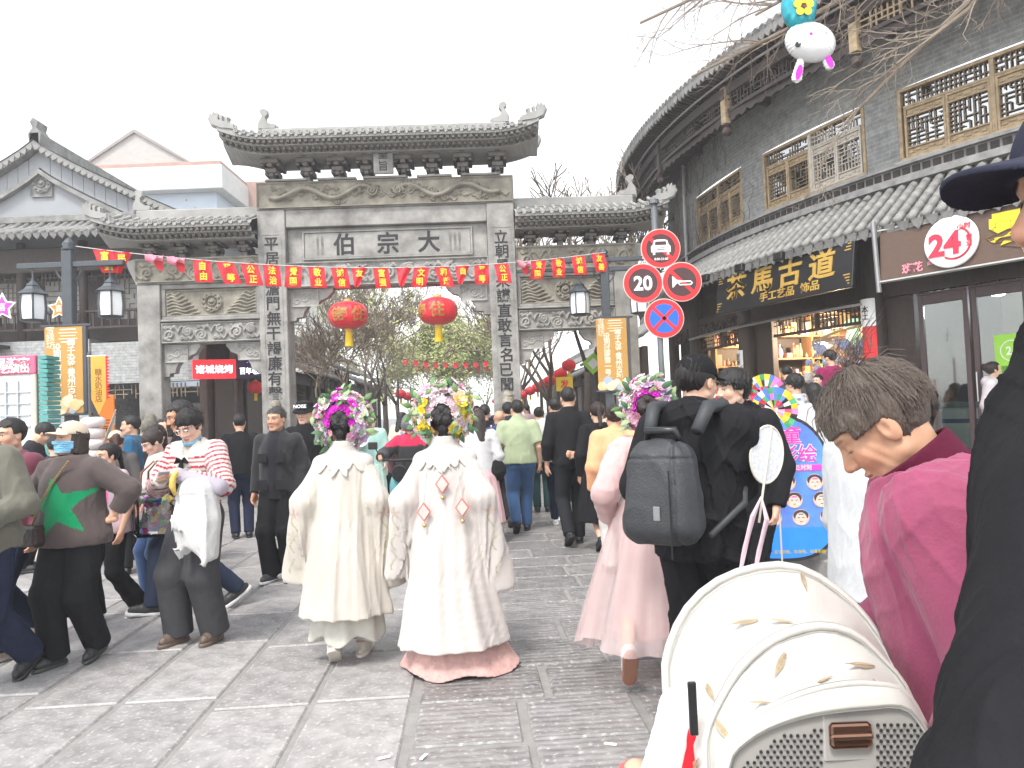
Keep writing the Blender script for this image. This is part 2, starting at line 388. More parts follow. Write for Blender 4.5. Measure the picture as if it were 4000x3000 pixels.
def face_col(q, skin, brow=(0.03, 0.02, 0.02), lip=(0.52, 0.2, 0.18), eyes=True):
    q = q.copy(); q[:, 0] = np.abs(q[:, 0]); c = np.tile(np.array(skin, np.float32), (len(q), 1))
    def blend(d, col, w=0.004):
        t = np.clip(0.5 - d / w, 0, 1)[:, None]; c[:] = c * (1 - t) + np.array(col, np.float32) * t
    warm = np.array(skin, np.float32) * np.array((1.0, 0.82, 0.78), np.float32)
    blend(ell(q, (0.04, 0.07, -0.022), (0.026, 0.03, 0.022)), warm, 0.02)
    blend(ell(q, (0, 0.11, -0.022), (0.016, 0.02, 0.014)), warm, 0.012)
    blend(ell(q, (0, 0.09, -0.0595), (0.024, 0.03, 0.0095)), lip)
    if eyes == 'closed':
        blend(ell(q, (0.0335, 0.085, 0.033), (0.019, 0.04, 0.004)), tuple(.5 * v for v in skin)); blend(ell(q, (0.031, 0.085, 0.003), (0.016, 0.04, 0.0016)), (0.05, 0.03, 0.02), 0.003)
    elif eyes:
        blend(ell(q, (0.0335, 0.085, 0.033 - 0.1 * 0), (0.019, 0.04, 0.0048)), brow)
        blend(ell(q, (0.031, 0.085, 0.008), (0.0145, 0.04, 0.0058)), (0.62, 0.58, 0.55), 0.003)
        blend(ell(q, (0.031, 0.085, 0.008), (0.0065, 0.04, 0.0062)), (0.015, 0.01, 0.01), 0.003)
        blend(ell(q, (0.031, 0.085, 0.0135), (0.017, 0.04, 0.0028)), (0.03, 0.02, 0.02), 0.003)
    blend(np.abs(q[:, 2] + 0.0597) - 0.0012 + 10 * np.maximum(np.abs(q[:, 0]) - 0.022, 0) + 10 * np.maximum(0.06 - q[:, 1], 0), (0.25, 0.07, 0.07), 0.003)
    return c
def hair_sdf(q, style, seed, vol=0.0):
    x, y, z = q[:, 0], q[:, 1], q[:, 2]
    d = ell(q, (0, -0.02, 0.036), (0.086 + vol, 0.105 + vol, 0.097 + vol))
    hl = {'bang': 0.04, 'buzz': 0.058, 'short': 0.066, 'curly': 0.052}.get(style, 0.07)
    edge = 0.004 * np.sin(x * 300 + seed) + 0.003 * np.sin(x * 700 + seed * 2)
    if style == 'buzz': d = d + 0.004
    reg = smax(-(y - (0.028 if style != 'bang' else 0.035)), z - hl - edge, 0.012)          # face opening
    d = smax(d, -reg, 0.008)
    reg2 = smax(-(y + 0.042), z + 0.0 - (0.012 if style in ('short', 'buzz', 'curly') else -0.03), 0.012)   # around the ears
    if style in ('short', 'buzz', 'curly', 'bang', 'bun', 'pony'): d = smax(d, -reg2, 0.008)
    nape = {'short': -0.055, 'buzz': -0.045, 'curly': -0.06, 'bang': -0.06}.get(style, -0.085)
    d = smax(d, -(z - nape), 0.012)
    if style == 'bun':
        d = smin(d, ell(q, (0, -0.115, 0.06), (0.055, 0.05, 0.055)), 0.012)
    if style == 'pony':
        d = smin(d, rc(q, (0, -0.11, 0.05), (0, -0.15, -0.17), 0.034, 0.016), 0.02)
    if style == 'long':
        lo = rc(q, (0, -0.05, 0.0), (0, -0.085, -0.27), 0.085, 0.07) ; lo = smax(lo, y + 0.004, 0.01); d = smin(d, lo, 0.03)
    if style == 'bob':
        lo = column(q, [-0.13, 0.03], [0.09, 0.085], [0.10, 0.10], -0.025); lo = smax(smax(lo, y - 0.03, 0.01), smax(-(z + 0.105), z - 0.05, 0.01), 0.012); d = smin(d, lo, 0.012)
        d = smax(d, -smax(smax(-(y - 0.01), np.abs(x) - 0.062, 0.006), z - 0.045 - edge, 0.006), 0.006)
    if style == 'updo':
        for cx, cy, cz, r in ((0, -.10, .09, .045), (-.04, -.11, .06, .038), (.04, -.11, .06, .038), (-.02, -.125, .03, .036), (.026, -.12, .02, .036), (0, -.09, -.03, .04), (0, -.07, -.075, .034)):
            d = smin(d, ell(q, (cx, cy, cz), (r, r, r)), 0.008)
    if style == 'curly': d = d - 0.008 + wrin(q, seed, 0.007, 95, 95, 95)
    elif style == 'updo': d = d + wrin(q, seed, 0.003, 130, 60, 130)
    else: d = d + wrin(q, seed, 0.0032, 130, 95, 24) + wrin(q, seed + 1, 0.0025, 40, 40, 18)
    return d
def cap_sdf(q, brim=0.085, c=0.004):
    x, y, z = q[:, 0], q[:, 1], q[:, 2]
    d = ell(q, (0, -0.014, 0.04), (0.0905, 0.11, 0.1)); d = smax(d, -(z - 0.036), 0.004)
    d = np.minimum(d, ell(q, (0, -0.014, 0.139), (0.008, 0.008, 0.005)))
    zb = 0.05 - 0.10 * np.maximum(y - 0.08, 0) - 4.0 * x * x
    b = np.maximum(np.abs(z - zb) - max(0.0035, c * .8), (np.sqrt((x / 0.078) ** 2 + ((y - 0.085) / brim) ** 2) - 1) * 0.07)
    b = np.maximum(b, -(y - 0.055)); return smin(d, b, 0.006)
def bucket_sdf(q, c=0.004):
    x, y, z = q[:, 0], q[:, 1], q[:, 2]; r = np.sqrt(x * x + (y + .012) ** 2)
    d = column(q, [0.03, 0.14], [0.092, 0.080], [0.110, 0.096], -0.014); d = smax(d, np.abs(z - 0.082) - 0.045, 0.02)
    b = np.maximum(np.abs(z - 0.04 + (r - 0.1) * 0.85) - max(.004, c), (np.sqrt((x / .122) ** 2 + ((y + .012) / .14) ** 2) - 1) * .14)
    return smin(d, b, 0.008)
def person(label, pos, face=0.0, H=1.68, pose=None, skin=(0.60, 0.36, 0.25), hair='short', haircol=(0.012, 0.010, 0.010), top=None, pants=None,
           skirt=None, shoes=((0.02, 0.02, 0.02), (0.02, 0.02, 0.02)), cap=None, mask=None, glasses=None, group=None, seed=0, old=0.0, cellk=1.0, lite=False, hvol=0.0, bucket=None, eyes=True, shoe_on=(1, 1)):
    p = dict(pose or {}); k = skel(p); pos = Vector(pos); D = max(pos.length, 0.8); s = H / 1.70
    root = empty('person', pos, face, label, 'person', group, scale=s); root['pose'] = 'standing'
    cb = min(max(0.0016 * D, 0.004), 0.03) * cellk / s; chd = max(0.00085 * D, 0.0022) * cellk / s; chn = max(0.001 * D, 0.003) * cellk / s
    zs, aa, bb = prof(p); Sp, pel = k['S'], k['pel']; rs = random.Random(seed)
    def spq(Q): return (Q - pel) @ Sp + V3(0, 0, 0.93)
    def hq(Q): return (Q - k['hc']) @ k['H']
    def torso(Q, e=0.0): q_ = spq(Q); return smax(column(q_, zs, [a + e for a in aa], [b + e for b in bb]), np.maximum(q_[:, 2] - 1.46 - e, 0.83 - q_[:, 2]), 0.03)
    f = p.get('fat', 1.0); fa = 0.5 + 0.5 * f
    def arm(Q, i, e0=0., e1=0., e2=0.):
        return smin(rc(Q, k['sh'][i], k['el'][i], (0.054 + e0) * fa, (0.042 + e1) * fa), rc(Q, k['el'][i], k['wr'][i], (0.041 + e1) * fa, 0.026 + e2), 0.02)
    def leg(Q, i, e0=0., e1=0., e2=0.):
        return smin(rc(Q, k['hip'][i], k['knee'][i], (0.083 + e0) * f, 0.055 + e1), rc(Q, k['knee'][i], k['ank'][i], 0.055 + e1, 0.037 + e2), 0.03)
    def bodyf(Q):
        d = torso(Q, -0.014)
        for i in (0, 1):
            d = smin(d, rc(Q, k['sp'](0, -0.012, 1.40), k['sh'][i], 0.05, 0.052), 0.04)
            d = smin(d, arm(Q, i), 0.03); d = smin(d, leg(Q, i), 0.03)
            d = smin(d, rc(Q, k['ank'][i], k['ank'][i] + k['footR'][i] @ V3(0, 0.13, -0.055), 0.035, 0.024), 0.02)
        return d
    def neckhead(Q):
        d = head_sdf(hq(Q), chd, old)
        n = rc(Q, k['neck'] + k['S'] @ V3(0, 0, -0.06), k['hc'] + k['H'] @ V3(0, -0.022, -0.05), 0.058 * fa, 0.05 * fa)
        return smin(d, n, 0.02)
    allp = np.array(k['sh'] + k['el'] + k['wr'] + k['knee'] + k['ank'] + [k['hc'], k['pel']]); mg = 0.42 if top and top.get('ext') else 0.2; lo, hi = allp.min(0) - mg, allp.max(0) + mg
    # body: one mesh (torso and limbs, head with neck, hands)
    sk = np.array(skin, np.float32); flat = lambda v: np.tile(sk, (len(v), 1))
    pcs = [(bodyf, lo, hi, max(cb * 1.3, 0.01), flat), (neckhead, k['hc'] - 0.22, k['hc'] + 0.16, chd, lambda v: face_col(hq(v), skin, eyes=eyes))]
    for i in (0, 1):
        w, h, n = k['wr'][i], k['hd'][i], k['hn'][i]; sd_ = np.cross(h, n) * (1, -1)[i]; cu = p.get('curl', (0.5, 0.5))[i]
        def handf(Q, w=w, h=h, n=n, sd_=sd_, cu=cu):
            d = rc(Q, w - h * 0.03, w + h * 0.012, 0.026, 0.024)
            for j, (o, L) in enumerate(((0.028, 0.07), (0.0095, 0.078), (-0.0095, 0.072), (-0.027, 0.056))):
                kn = w + h * (0.082 - 0.004 * abs(j - 1)) + sd_ * o
                d = smin(d, rc(Q, w + h * 0.012 + sd_ * o * 0.5, kn, 0.0175, 0.0125), 0.012)
                a = cu * 0.9; d1 = h * math.cos(a) + n * math.sin(a); m = kn + d1 * L * 0.55; d2 = h * math.cos(a * 2.2) + n * math.sin(a * 2.2)
                d = smin(d, rc(Q, kn, m, 0.0105, 0.009), 0.004); d = smin(d, rc(Q, m, m + d2 * L * 0.45, 0.009, 0.0075), 0.003)
            t0 = w + h * 0.03 + sd_ * 0.026; t1 = t0 + unit(h * 0.7 + sd_ * 0.6 + n * 0.4) * 0.04
            d = smin(d, rc(Q, t0 - h * .015, t1, 0.014, 0.011), 0.01); return smin(d, rc(Q, t1, t1 + unit(h + n * (0.3 + cu)) * 0.03, 0.011, 0.008), 0.004)
        pcs.append((handf, w - 0.1, w + 0.18, max(chn, 0.004), lambda v: flat(v) * np.array((1, .93, .9), np.float32)))
    multi_obj('body', pcs, skin_mat(), root)
    # hair and headwear
    if hair:
        hm = mat('hair_%02d_%02d' % (int(haircol[0] * 100), int(haircol[2] * 100)), haircol, 0.5, 0.5, 40, 0.6, 90, stretch=(6, 6, 0.8), spec=0.4, bdist=0.004)
        o = sdf_obj('hair', lambda Q: hair_sdf(hq(Q), hair, seed, hvol), k['hc'] - (0.32 if hair in ('long', 'pony') else 0.22), k['hc'] + 0.22, chd * 1.1, hm, root)
    if cap:
        sdf_obj('cap', lambda Q: cap_sdf(hq(Q), c=chd), k['hc'] - 0.22, k['hc'] + 0.22, chd, cloth('cap_%02d%02d%02d' % tuple(int(99 * v) for v in cap), cap), root)
    if bucket:
        sdf_obj('bucket_hat', lambda Q: bucket_sdf(hq(Q), chd), k['hc'] - 0.22, k['hc'] + 0.22, chd, cloth('bhat_%02d' % int(99 * bucket[0]), bucket), root)
    if mask:
        def mf(Q):
            qq = hq(Q); h = head_sdf(qq, chd); zc = np.maximum(np.abs(qq[:, 2] + 0.055) - 0.045, -(qq[:, 1] - 0.018))
            return smax(np.maximum(h - 0.011, -(h - 0.004)), zc, 0.004) + 0.0015 * np.sin(qq[:, 2] * 420)
        sdf_obj('face_mask', mf, k['hc'] - 0.2, k['hc'] + 0.2, chd, cloth('mask_blue', mask), root)
    if glasses:
        g = MB(); Hm = Matrix(k['H'].tolist()).to_4x4(); Hm.translation = Vector(k['hc'].tolist()); r = max(0.0016, 0.0004 * D)
        for sx in (-1, 1):
            g.tube([Hm @ Vector((sx * 0.033 + 0.025 * math.cos(a), 0.1 - 0.012 * abs(math.cos(a)) ** 2, 0.006 + 0.02 * math.sin(a))) for a in np.linspace(0, 6.283, 17)], r, 4)
            g.tube([Hm @ Vector((sx * 0.058, 0.09, 0.012)), Hm @ Vector((sx * 0.082, 0.0, 0.012)), Hm @ Vector((sx * 0.08, -0.02, 0.0))], r, 4)
        g.tube([Hm @ Vector((-0.008, 0.102, 0.008)), Hm @ Vector((0.008, 0.102, 0.008))], r, 4)
        g.obj('glasses', mat('glasses_%02d' % int(glasses[0] * 99), glasses, 0.3, metal=0.6), root)
    # clothes
    def do_top(t):
        e = t.get('loose', 0.025); hem = t.get('hem', 0.86); sl = t.get('sleeve', 1.0); ez = t.get('sl_e', e * 0.75); fl = t.get('flare', 0.010); am = t.get('fold', 0.005)
        z2 = [hem - 0.1, hem + 0.02] + [z for z in zs if z > hem + 0.04]
        def pr(arr, ex):
            base = np.interp(z2, zs, arr); w_ = np.clip((1.30 - np.array(z2)) / 0.4, 0, 1)
            return np.maximum(base, base.max() * 0.0 + (np.interp(1.28, zs, arr) - t.get('waist', 0.0)) * (w_ > 0) * np.minimum(w_ * 3, 1)) + e * ex + fl * w_
        a2, b2 = pr(aa, 1.0), pr(bb, 1.0)
        def topf(Q):
            qs = spq(Q); d = column(qs, z2, a2, b2, t.get('yoff', 0.0)); d = smax(d, qs[:, 2] - 1.47, 0.03)
            for i in (0, 1): d = smin(d, rc(Q, k['sp'](0, -0.012, 1.395), k['sh'][i], 0.05 + e * .4, 0.05 + e * .4), 0.04)
            if t.get('ext'): d = t['ext'](Q, d, k, qs)
            d = smax(d, -(qs[:, 2] - hem), 0.008)
            for i in (0, 1):
                if sl <= 0: continue
                ee = ez; a0 = arm(Q, i, ee, ee * t.get('sl_mid', 1.15), ee * t.get('sl_end', 0.9))
                if sl < 1:
                    L = sl * 2 if sl < 0.5 else (sl - 0.5) * 2; A, Bp = (k['sh'][i], k['el'][i]) if sl < 0.5 else (k['el'][i], k['wr'][i])
                    cp = A + (Bp - A) * L; cut = (Q - cp) @ unit(Bp - A)
                    if sl < 0.5: a0 = rc(Q, k['sh'][i], k['el'][i], (0.054 + ee) * fa, (0.046 + ee * 1.5) * fa)
                    a0 = smax(a0, cut, 0.006)
                else: a0 = smax(a0, (Q - k['wr'][i]) @ unit(k['wr'][i] - k['el'][i]) + 0.0, 0.006)
                d = smin(d, a0, 0.03)
            d = d + wrin(Q, seed + 3, am, t.get('ff', (16, 16, 11))[0], t.get('ff', (16, 16, 11))[1], t.get('ff', (16, 16, 11))[2])
            if D < 7.5: d = d + wrin(Q, seed + 23, am * .35, 44, 44, 26)
            cz = t.get('neck', 1.455)
            nk = rc(Q, k['neck'] + Sp @ V3(0, 0.012, -0.02), k['neck'] + (k['hc'] - k['neck']) * 0.9, 0.062 * fa, 0.075)
            if t.get('collar') in ('stand', 'polo', 'hood', 'shirt'):
                ch = t.get('ch', 0.05)
                col_ = rc(Q, k['neck'] - Sp @ V3(0, 0, 0.01), k['neck'] + (k['hc'] - k['neck']) * 0.55, 0.074 * fa, 0.068 * fa); col_ = smax(col_, qs[:, 2] - (1.445 + ch) + 0.35 * qs[:, 1], 0.006)
                d = smin(d, col_, 0.014)
                if t.get('collar') == 'hood': d = smin(d, ell(qs, (0, -0.10, 1.42), (0.125, 0.07, 0.085)) + wrin(Q, seed + 9, .006, 24, 24, 24), 0.02); 
                nk = rc(Q, k['neck'] + Sp @ V3(0, 0.02, -0.005), k['hc'], 0.052 * fa, 0.07)
            elif t.get('vneck'): nk = np.minimum(nk, rc(Q, k['sp'](0, 0.1, 1.30), k['sp'](0, 0.10, 1.46), 0.004, 0.055))
            return smax(d, -nk, 0.004)
        if 'mat' in t: tm = t['mat']
        elif 'colf' in t: tm = cloth('printed_cloth', (0.5, 0.5, 0.5), attr='Col')
        else: tm = cloth('cloth_%02d%02d%02d' % tuple(int(99 * v) for v in t['col']), t['col'], rough=t.get('rough', 0.85))
        colf = (lambda v: t['colf'](v, spq(v), k)) if 'colf' in t else None
        sdf_obj(t.get('name', 'shirt'), topf, lo, hi, cb, tm, root, colf)
    def do_pants(t):
        e = t.get('loose', 0.02); r3 = t.get('hemr', 0.03); wz = t.get('waist', 1.0); cutz = t.get('cut', 0.0); am = t.get('fold', 0.004)
        def pf(Q):
            qs = Q - k['pel'] + V3(0, 0, 0.93); d = column(qs, zs, [a + e * .6 for a in aa], [b + e * .6 for b in bb]); d = smax(d, -(qs[:, 2] - 0.82), 0.03)
            for i in (0, 1):
                l = leg(Q, i, e, e * 1.1 + t.get('knee', 0), r3); dr = unit(k['ank'][i] - k['knee'][i])
                l = smax(l, (Q - k['ank'][i]) @ dr - t.get('ext', 0.02) + cutz, 0.006); d = smin(d, l, 0.03)
            return smax(d, qs[:, 2] - wz, 0.006) + wrin(Q, seed + 5, am, 18, 18, 9) + (wrin(Q, seed + 29, am * .35, 40, 40, 30) if D < 7.5 else 0)
        sdf_obj(t.get('name', 'trousers'), pf, lo, hi, cb, t.get('mat') or cloth('cloth_%02d%02d%02d' % tuple(int(99 * v) for v in t['col']), t['col']), root)
    def do_skirt(t):
        z0 = t.get('hem', 0.12); wz = t.get('waist', 1.02); r0 = t.get('r', 0.3); n = t.get('pleats', 14); am = t.get('am', 0.02)
        def sf(Q):
            x, y, z = Q[:, 0] - k['pel'][0] - t.get('dx', 0) * np.clip(1 - Q[:, 2] / 0.9, 0, 1), Q[:, 1] - k['pel'][1] - t.get('dy', 0) * np.clip(1 - Q[:, 2] / 0.9, 0, 1), Q[:, 2]
            u = np.clip((wz - z) / (wz - z0), 0, 1.1); th = np.arctan2(y, x)
            r = 0.135 + 0.05 * np.minimum(u * 5, 1) + (r0 - 0.185) * u ** t.get('pw', 0.9) + am * u * (np.sin(n * th + 2 * np.sin(2 * th + seed) + 1.5 * u) + .5 * np.sin(n * 1.7 * th + seed))
            d = (np.sqrt(x * x + (y * t.get('sy', 1.12)) ** 2) - r) * 0.8
            return smax(d, np.maximum(z - wz, z0 + t.get('hw', 0.01) * np.sin(5 * th + seed) - z), 0.006)
        sdf_obj(t.get('name', 'skirt'), sf, V3(-r0 - .2, -r0 - .3, z0 - .02), V3(r0 + .2, r0 + .3, wz + .02), cb, t.get('mat') or cloth('cloth_%02d%02d%02d' % tuple(int(99 * v) for v in t['col']), t['col']), root)
    if top: do_top(top)
    if pants: do_pants(pants)
    if skirt: do_skirt(skirt)
    if shoes:
        up, so = shoes; um = mat('shoe_%02d%02d%02d' % tuple(int(99 * v) for v in up), up, 0.5, 0.15, 20, 0.3, 80); sm = mat('sole_%02d%02d%02d' % tuple(int(99 * v) for v in so), so, 0.6, 0.1, 20)
        for i in (0, 1):
            if not shoe_on[i]: continue
            an, R = k['ank'][i], k['footR'][i]
            def fq(Q, an=an, R=R): return (Q - an) @ R
            def shf(Q, fq=fq):
                q = fq(Q); d = ell(q, (0, 0.045, -0.04), (0.045, 0.13, 0.05)); d = smin(d, rc(q, (0, -0.015, -0.03), (0, -0.01, 0.015), 0.045, 0.042), 0.02)
                return smax(smax(d, -(q[:, 2] + 0.066), 0.004), q[:, 2] - 0.02, 0.01) + 0.002 * np.sin(q[:, 1] * 160) * (q[:, 2] > -0.03)
            def sof(Q, fq=fq):
                q = fq(Q); d = (np.sqrt((q[:, 0] / (0.048 - 0.006 * np.cos((q[:, 1] - .05) * 30))) ** 2 + ((q[:, 1] - 0.045) / 0.142) ** 2) - 1) * 0.045
                return smax(d, np.abs(q[:, 2] + 0.070) - 0.0145, 0.005)
            so_ = sdf_obj('shoe', shf, an - 0.22, an + 0.22, max(cb * .8, .005), um, root); sdf_obj('sole', sof, an - 0.22, an + 0.22, max(cb * .8, .005), sm, so_)
    return root, k
# ------------------------------------------------------------------ ground
M_MORT = mat('mortar', (0.24, 0.232, 0.222), 0.8, 0.2, 9, 0.4, 60)
def slab_mat(name, col, tool, rough):
    m = mat(name, col, rough, 0.4, 7.0, 0.0, col2=tuple(v * 1.45 for v in col), rvar=0.12); n = m.node_tree.nodes; l = m.node_tree.links; b = n['Principled BSDF']
    oi = n.new('ShaderNodeObjectInfo'); tc = n.new('ShaderNodeTexCoord')
    mixn = [x for x in n if x.type == 'MIX'][0]
    hv = n.new('ShaderNodeHueSaturation'); mr = n.new('ShaderNodeMapRange'); mr.inputs[3].default_value = 0.82; mr.inputs[4].default_value = 1.16
    l.new(oi.outputs['Random'], mr.inputs[0]); l.new(mr.outputs[0], hv.inputs['Value']); l.new(mixn.outputs[2], hv.inputs['Color'])
    # pale worn flecks
    vo = n.new('ShaderNodeTexNoise'); vo.inputs['Scale'].default_value = 34; vo.inputs['Detail'].default_value = 3; l.new(tc.outputs['Object'], vo.inputs['Vector'])
    gt = n.new('ShaderNodeMapRange'); gt.inputs[1].default_value = 0.57; gt.inputs[2].default_value = 0.70; l.new(vo.outputs[0], gt.inputs[0])
    mx = n.new('ShaderNodeMix'); mx.data_type = 'RGBA'; mx.inputs[7].default_value = (0.5, 0.48, 0.45, 1)
    ml = n.new('ShaderNodeMath'); ml.operation = 'MULTIPLY'; ml.inputs[1].default_value = 0.8; l.new(gt.outputs[0], ml.inputs[0]); l.new(ml.outputs[0], mx.inputs[0])
    l.new(hv.outputs[0], mx.inputs[6]); l.new(mx.outputs[2], b.inputs['Base Color'])
    bp = n.new('ShaderNodeBump'); bp.inputs['Strength'].default_value = 0.42; bp.inputs['Distance'].default_value = 0.012
    nb = n.new('ShaderNodeTexNoise'); nb.inputs['Scale'].default_value = 26; nb.inputs['Detail'].default_value = 5; l.new(tc.outputs['Object'], nb.inputs['Vector'])
    h = nb.outputs[0]
    if tool:
        wv = n.new('ShaderNodeTexWave'); wv.bands_direction = 'Y'; wv.inputs['Scale'].default_value = tool; wv.inputs['Distortion'].default_value = 2.2; wv.inputs['Detail'].default_value = 2; wv.inputs['Detail Scale'].default_value = 1.2
        l.new(tc.outputs['Object'], wv.inputs['Vector']); ad = n.new('ShaderNodeMath'); ad.operation = 'ADD'; mm = n.new('ShaderNodeMath'); mm.operation = 'MULTIPLY'; mm.inputs[1].default_value = 0.8
        l.new(wv.outputs[0], mm.inputs[0]); l.new(mm.outputs[0], ad.inputs[0]); l.new(h, ad.inputs[1]); h = ad.outputs[0]
    l.new(h, bp.inputs['Height']); l.new(bp.outputs[0], b.inputs['Normal'])
    return m
SLAB_A = slab_mat('stone_slab_pitted', (0.27, 0.26, 0.256), 0, 0.5)
SLAB_B = slab_mat('stone_slab_tooled', (0.205, 0.197, 0.195), 5.2, 0.36)
ground = MB().box(-400, 400, -30, 900, -0.4, -0.012).obj('ground', M_MORT, kind='structure')
STR = RAD(3.4)                                 # the street runs slightly to the left of the sight line
def s2w(u, v): return Vector((u * math.cos(STR) - v * math.sin(STR), u * math.sin(STR) + v * math.cos(STR), 0))
street = empty('street', (0, 0, 0), STR, kind='structure')
rg = random.Random(4)
slabs = {}
def slab(u0, u1, v0, v1, m, far):
    g = 0.017; w, d = round((u1 - u0 - 2 * g) / 0.04) * 0.04, round((v1 - v0 - 2 * g) / 0.04) * 0.04
    cu, cv = (u0 + u1) / 2, (v0 + v1) / 2; z = rg.uniform(-0.003, 0.002)
    if far is not None:
        far.bbox(cu - w / 2, cu + w / 2, cv - d / 2, cv + d / 2, -0.06, z, 0.005); return
    key = (w, d, m.name)
    if key not in slabs: slabs[key] = MB().bbox(-w / 2, w / 2, -d / 2, d / 2, -0.06, 0, 0.009).mesh('slab', m)
    o = link('slab', slabs[key], street); o.location = (cu, cv, z); o.rotation_euler = (rg.uniform(-.003, .003), rg.uniform(-.003, .003), 0)
farA, farB = MB(), MB()
UB = -0.36                                     # edge between the pitted strips and the tooled band
u = UB; si = 0
while u > -15:
    w = rg.uniform(0.53, 0.62); v = 1.2 + rg.random()
    while v < 34:
        L = rg.uniform(0.8, 1.15); near = v < 10.2 and abs(u) < 0.62 * v + 1.0
        if v > 16 and u < -8: break
        slab(u - w, u, v, v + L, SLAB_A, None if near else farA); v += L
    u -= w
v = 1.4
while v < 60:
    d = rg.uniform(0.47, 0.58); u = UB + 0.02 + 0.0; uu = u - rg.random() * 0.5; first = True
    while uu < 3.9:
        w = rg.uniform(0.6, 0.95); a = max(uu, u)
        if uu + w - a > 0.15: slab(a, uu + w, v, v + d, SLAB_B, None if v < 10.0 and uu < 0.62 * v + 0.6 else farB)
        uu += w
    v += d
farA.obj('slab_field', SLAB_A, street, kind='stuff'); farB.obj('slab_field', SLAB_B, street, kind='stuff')

# ------------------------------------------------------------------ memorial stone gate
M_ST = mat('gate_stone', (0.225, 0.216, 0.202), 0.85, 0.45, 3.0, 0.5, 30, col2=(0.42, 0.406, 0.38))
M_STW = mat('gate_stone_weathered', (0.19, 0.172, 0.14), 0.9, 0.45, 3.5, 0.5, 40, col2=(0.38, 0.35, 0.285))
M_STR = mat('gate_roof_stone', (0.31, 0.305, 0.29), 0.85, 0.25, 3.0, 0.4, 30)
M_STD = mat('gate_stone_eave_shade', (0.125, 0.113, 0.102), 0.9, 0.4, 4.0, 0.5, 40, col2=(0.20, 0.182, 0.165))  # darker copy of the gate stone: under-eave shade, with dirt, put into its colour
M_INK = mat('ink_black', (0.012, 0.012, 0.014), 0.6)
def relief(w, h, curves, name, parent, loc, base=0.0, res=0.011, m=None, noise=0.004, seed=1, amp=1.7):
    nx, nz = int(w / res), int(h / res); X, Z = np.meshgrid(np.linspace(-w / 2, w / 2, nx), np.linspace(-h / 2, h / 2, nz), indexing='ij')
    Hh = np.zeros(X.shape, np.float32); G2 = np.stack([X.ravel(), Z.ravel()], 1).astype(np.float32)
    for pts, th, ht in curves:
        pts = np.asarray(pts, np.float32); lo, hi = pts.min(0) - th, pts.max(0) + th
        sel = np.where(((G2 > lo) & (G2 < hi)).all(1))[0]
        if not len(sel): continue
        d = np.full(len(sel), 9, np.float32)
        for i in range(0, len(pts), 60):
            d = np.minimum(d, np.sqrt(((G2[sel][:, None] - pts[None, i:i + 60]) ** 2).sum(-1)).min(1))
        t = np.clip(1 - d / th, 0, 1); Hh.ravel()[sel] = np.maximum(Hh.ravel()[sel], ht * np.sqrt(np.clip(t * (2 - t), 0, 1)))
    r = np.random.RandomState(seed); Hh = Hh * amp + noise * r.rand(*Hh.shape)
    Hh[0] = Hh[-1] = Hh[1]; E_ = np.minimum(np.minimum(X + w / 2, w / 2 - X), np.minimum(Z + h / 2, h / 2 - Z)); Hh = np.where(E_ < 0.02, 0.03 * amp, Hh)
    verts = np.stack([X, -base - Hh, Z], -1).reshape(-1, 3); i, j = np.meshgrid(np.arange(nx - 1), np.arange(nz - 1), indexing='ij'); a = (i * nz + j).ravel()
    o = link(name, np_mesh(name, verts, np.stack([a, a + nz, a + nz + 1, a + 1], 1), m or M_STW), parent); o.location = loc; return o
def spiral(cx, cz, r, turns=1.8, s=1, ph=0.0, n=60):
    t = np.linspace(0, 1, n); a = ph + s * t * turns * 2 * np.pi; rr = r * (1 - t * 0.9)
    return np.stack([cx + rr * np.cos(a), cz + rr * np.sin(a)], 1)
def clouds(w, h, n, rnd, r=0.16):
    c = []
    for i in range(n):
        x = -w / 2 + (i + 0.5) * w / n + rnd.uniform(-.05, .05); z = rnd.uniform(-.28, .3) * h; q = r * h * rnd.uniform(.8, 1.3)
        c.append((spiral(x, z, q, 1.6, rnd.choice((-1, 1)), rnd.random() * 6), q * 0.26, 0.03))
        t = np.linspace(0, 1, 24); c.append((np.stack([x + q + t * q * 2.4, z - q * .5 + .4 * q * np.sin(t * 7)], 1), q * 0.22, 0.024))
    return c
def dragon(w, h, x0, s, rnd):
    t = np.linspace(0, 1, 260); L = w * 0.44; x = x0 + s * t * L; z = h * (0.24 * np.sin(t * 11 + .5) * (1 - .3 * t) + 0.03)
    c = [(np.stack([x, z], 1)[i:i + 40], h * (0.085 + 0.03 * math.sin(i / 260 * 3.1)), 0.055) for i in range(0, 260, 30)]
    for k in range(22):                                   # scales along the back, whiskers, claws
        i = 8 + k * 11; c.append((np.stack([x[i] + np.linspace(-.01, .02, 6), z[i] + np.linspace(0, h * .15, 6)], 1), h * 0.03, 0.045))
    for k in range(4):
        i = 30 + k * 60; c.append((spiral(x[i], z[i] - h * .18, h * .09, 1.1, s, k), h * .03, 0.04))
    c.append((spiral(x0, h * .05, h * .2, 1.7, s, 0), h * .055, 0.06)); c.append((spiral(x0 - s * h * .2, h * .16, h * .1, 1.3, -s, 1), h * .035, 0.05))
    return c
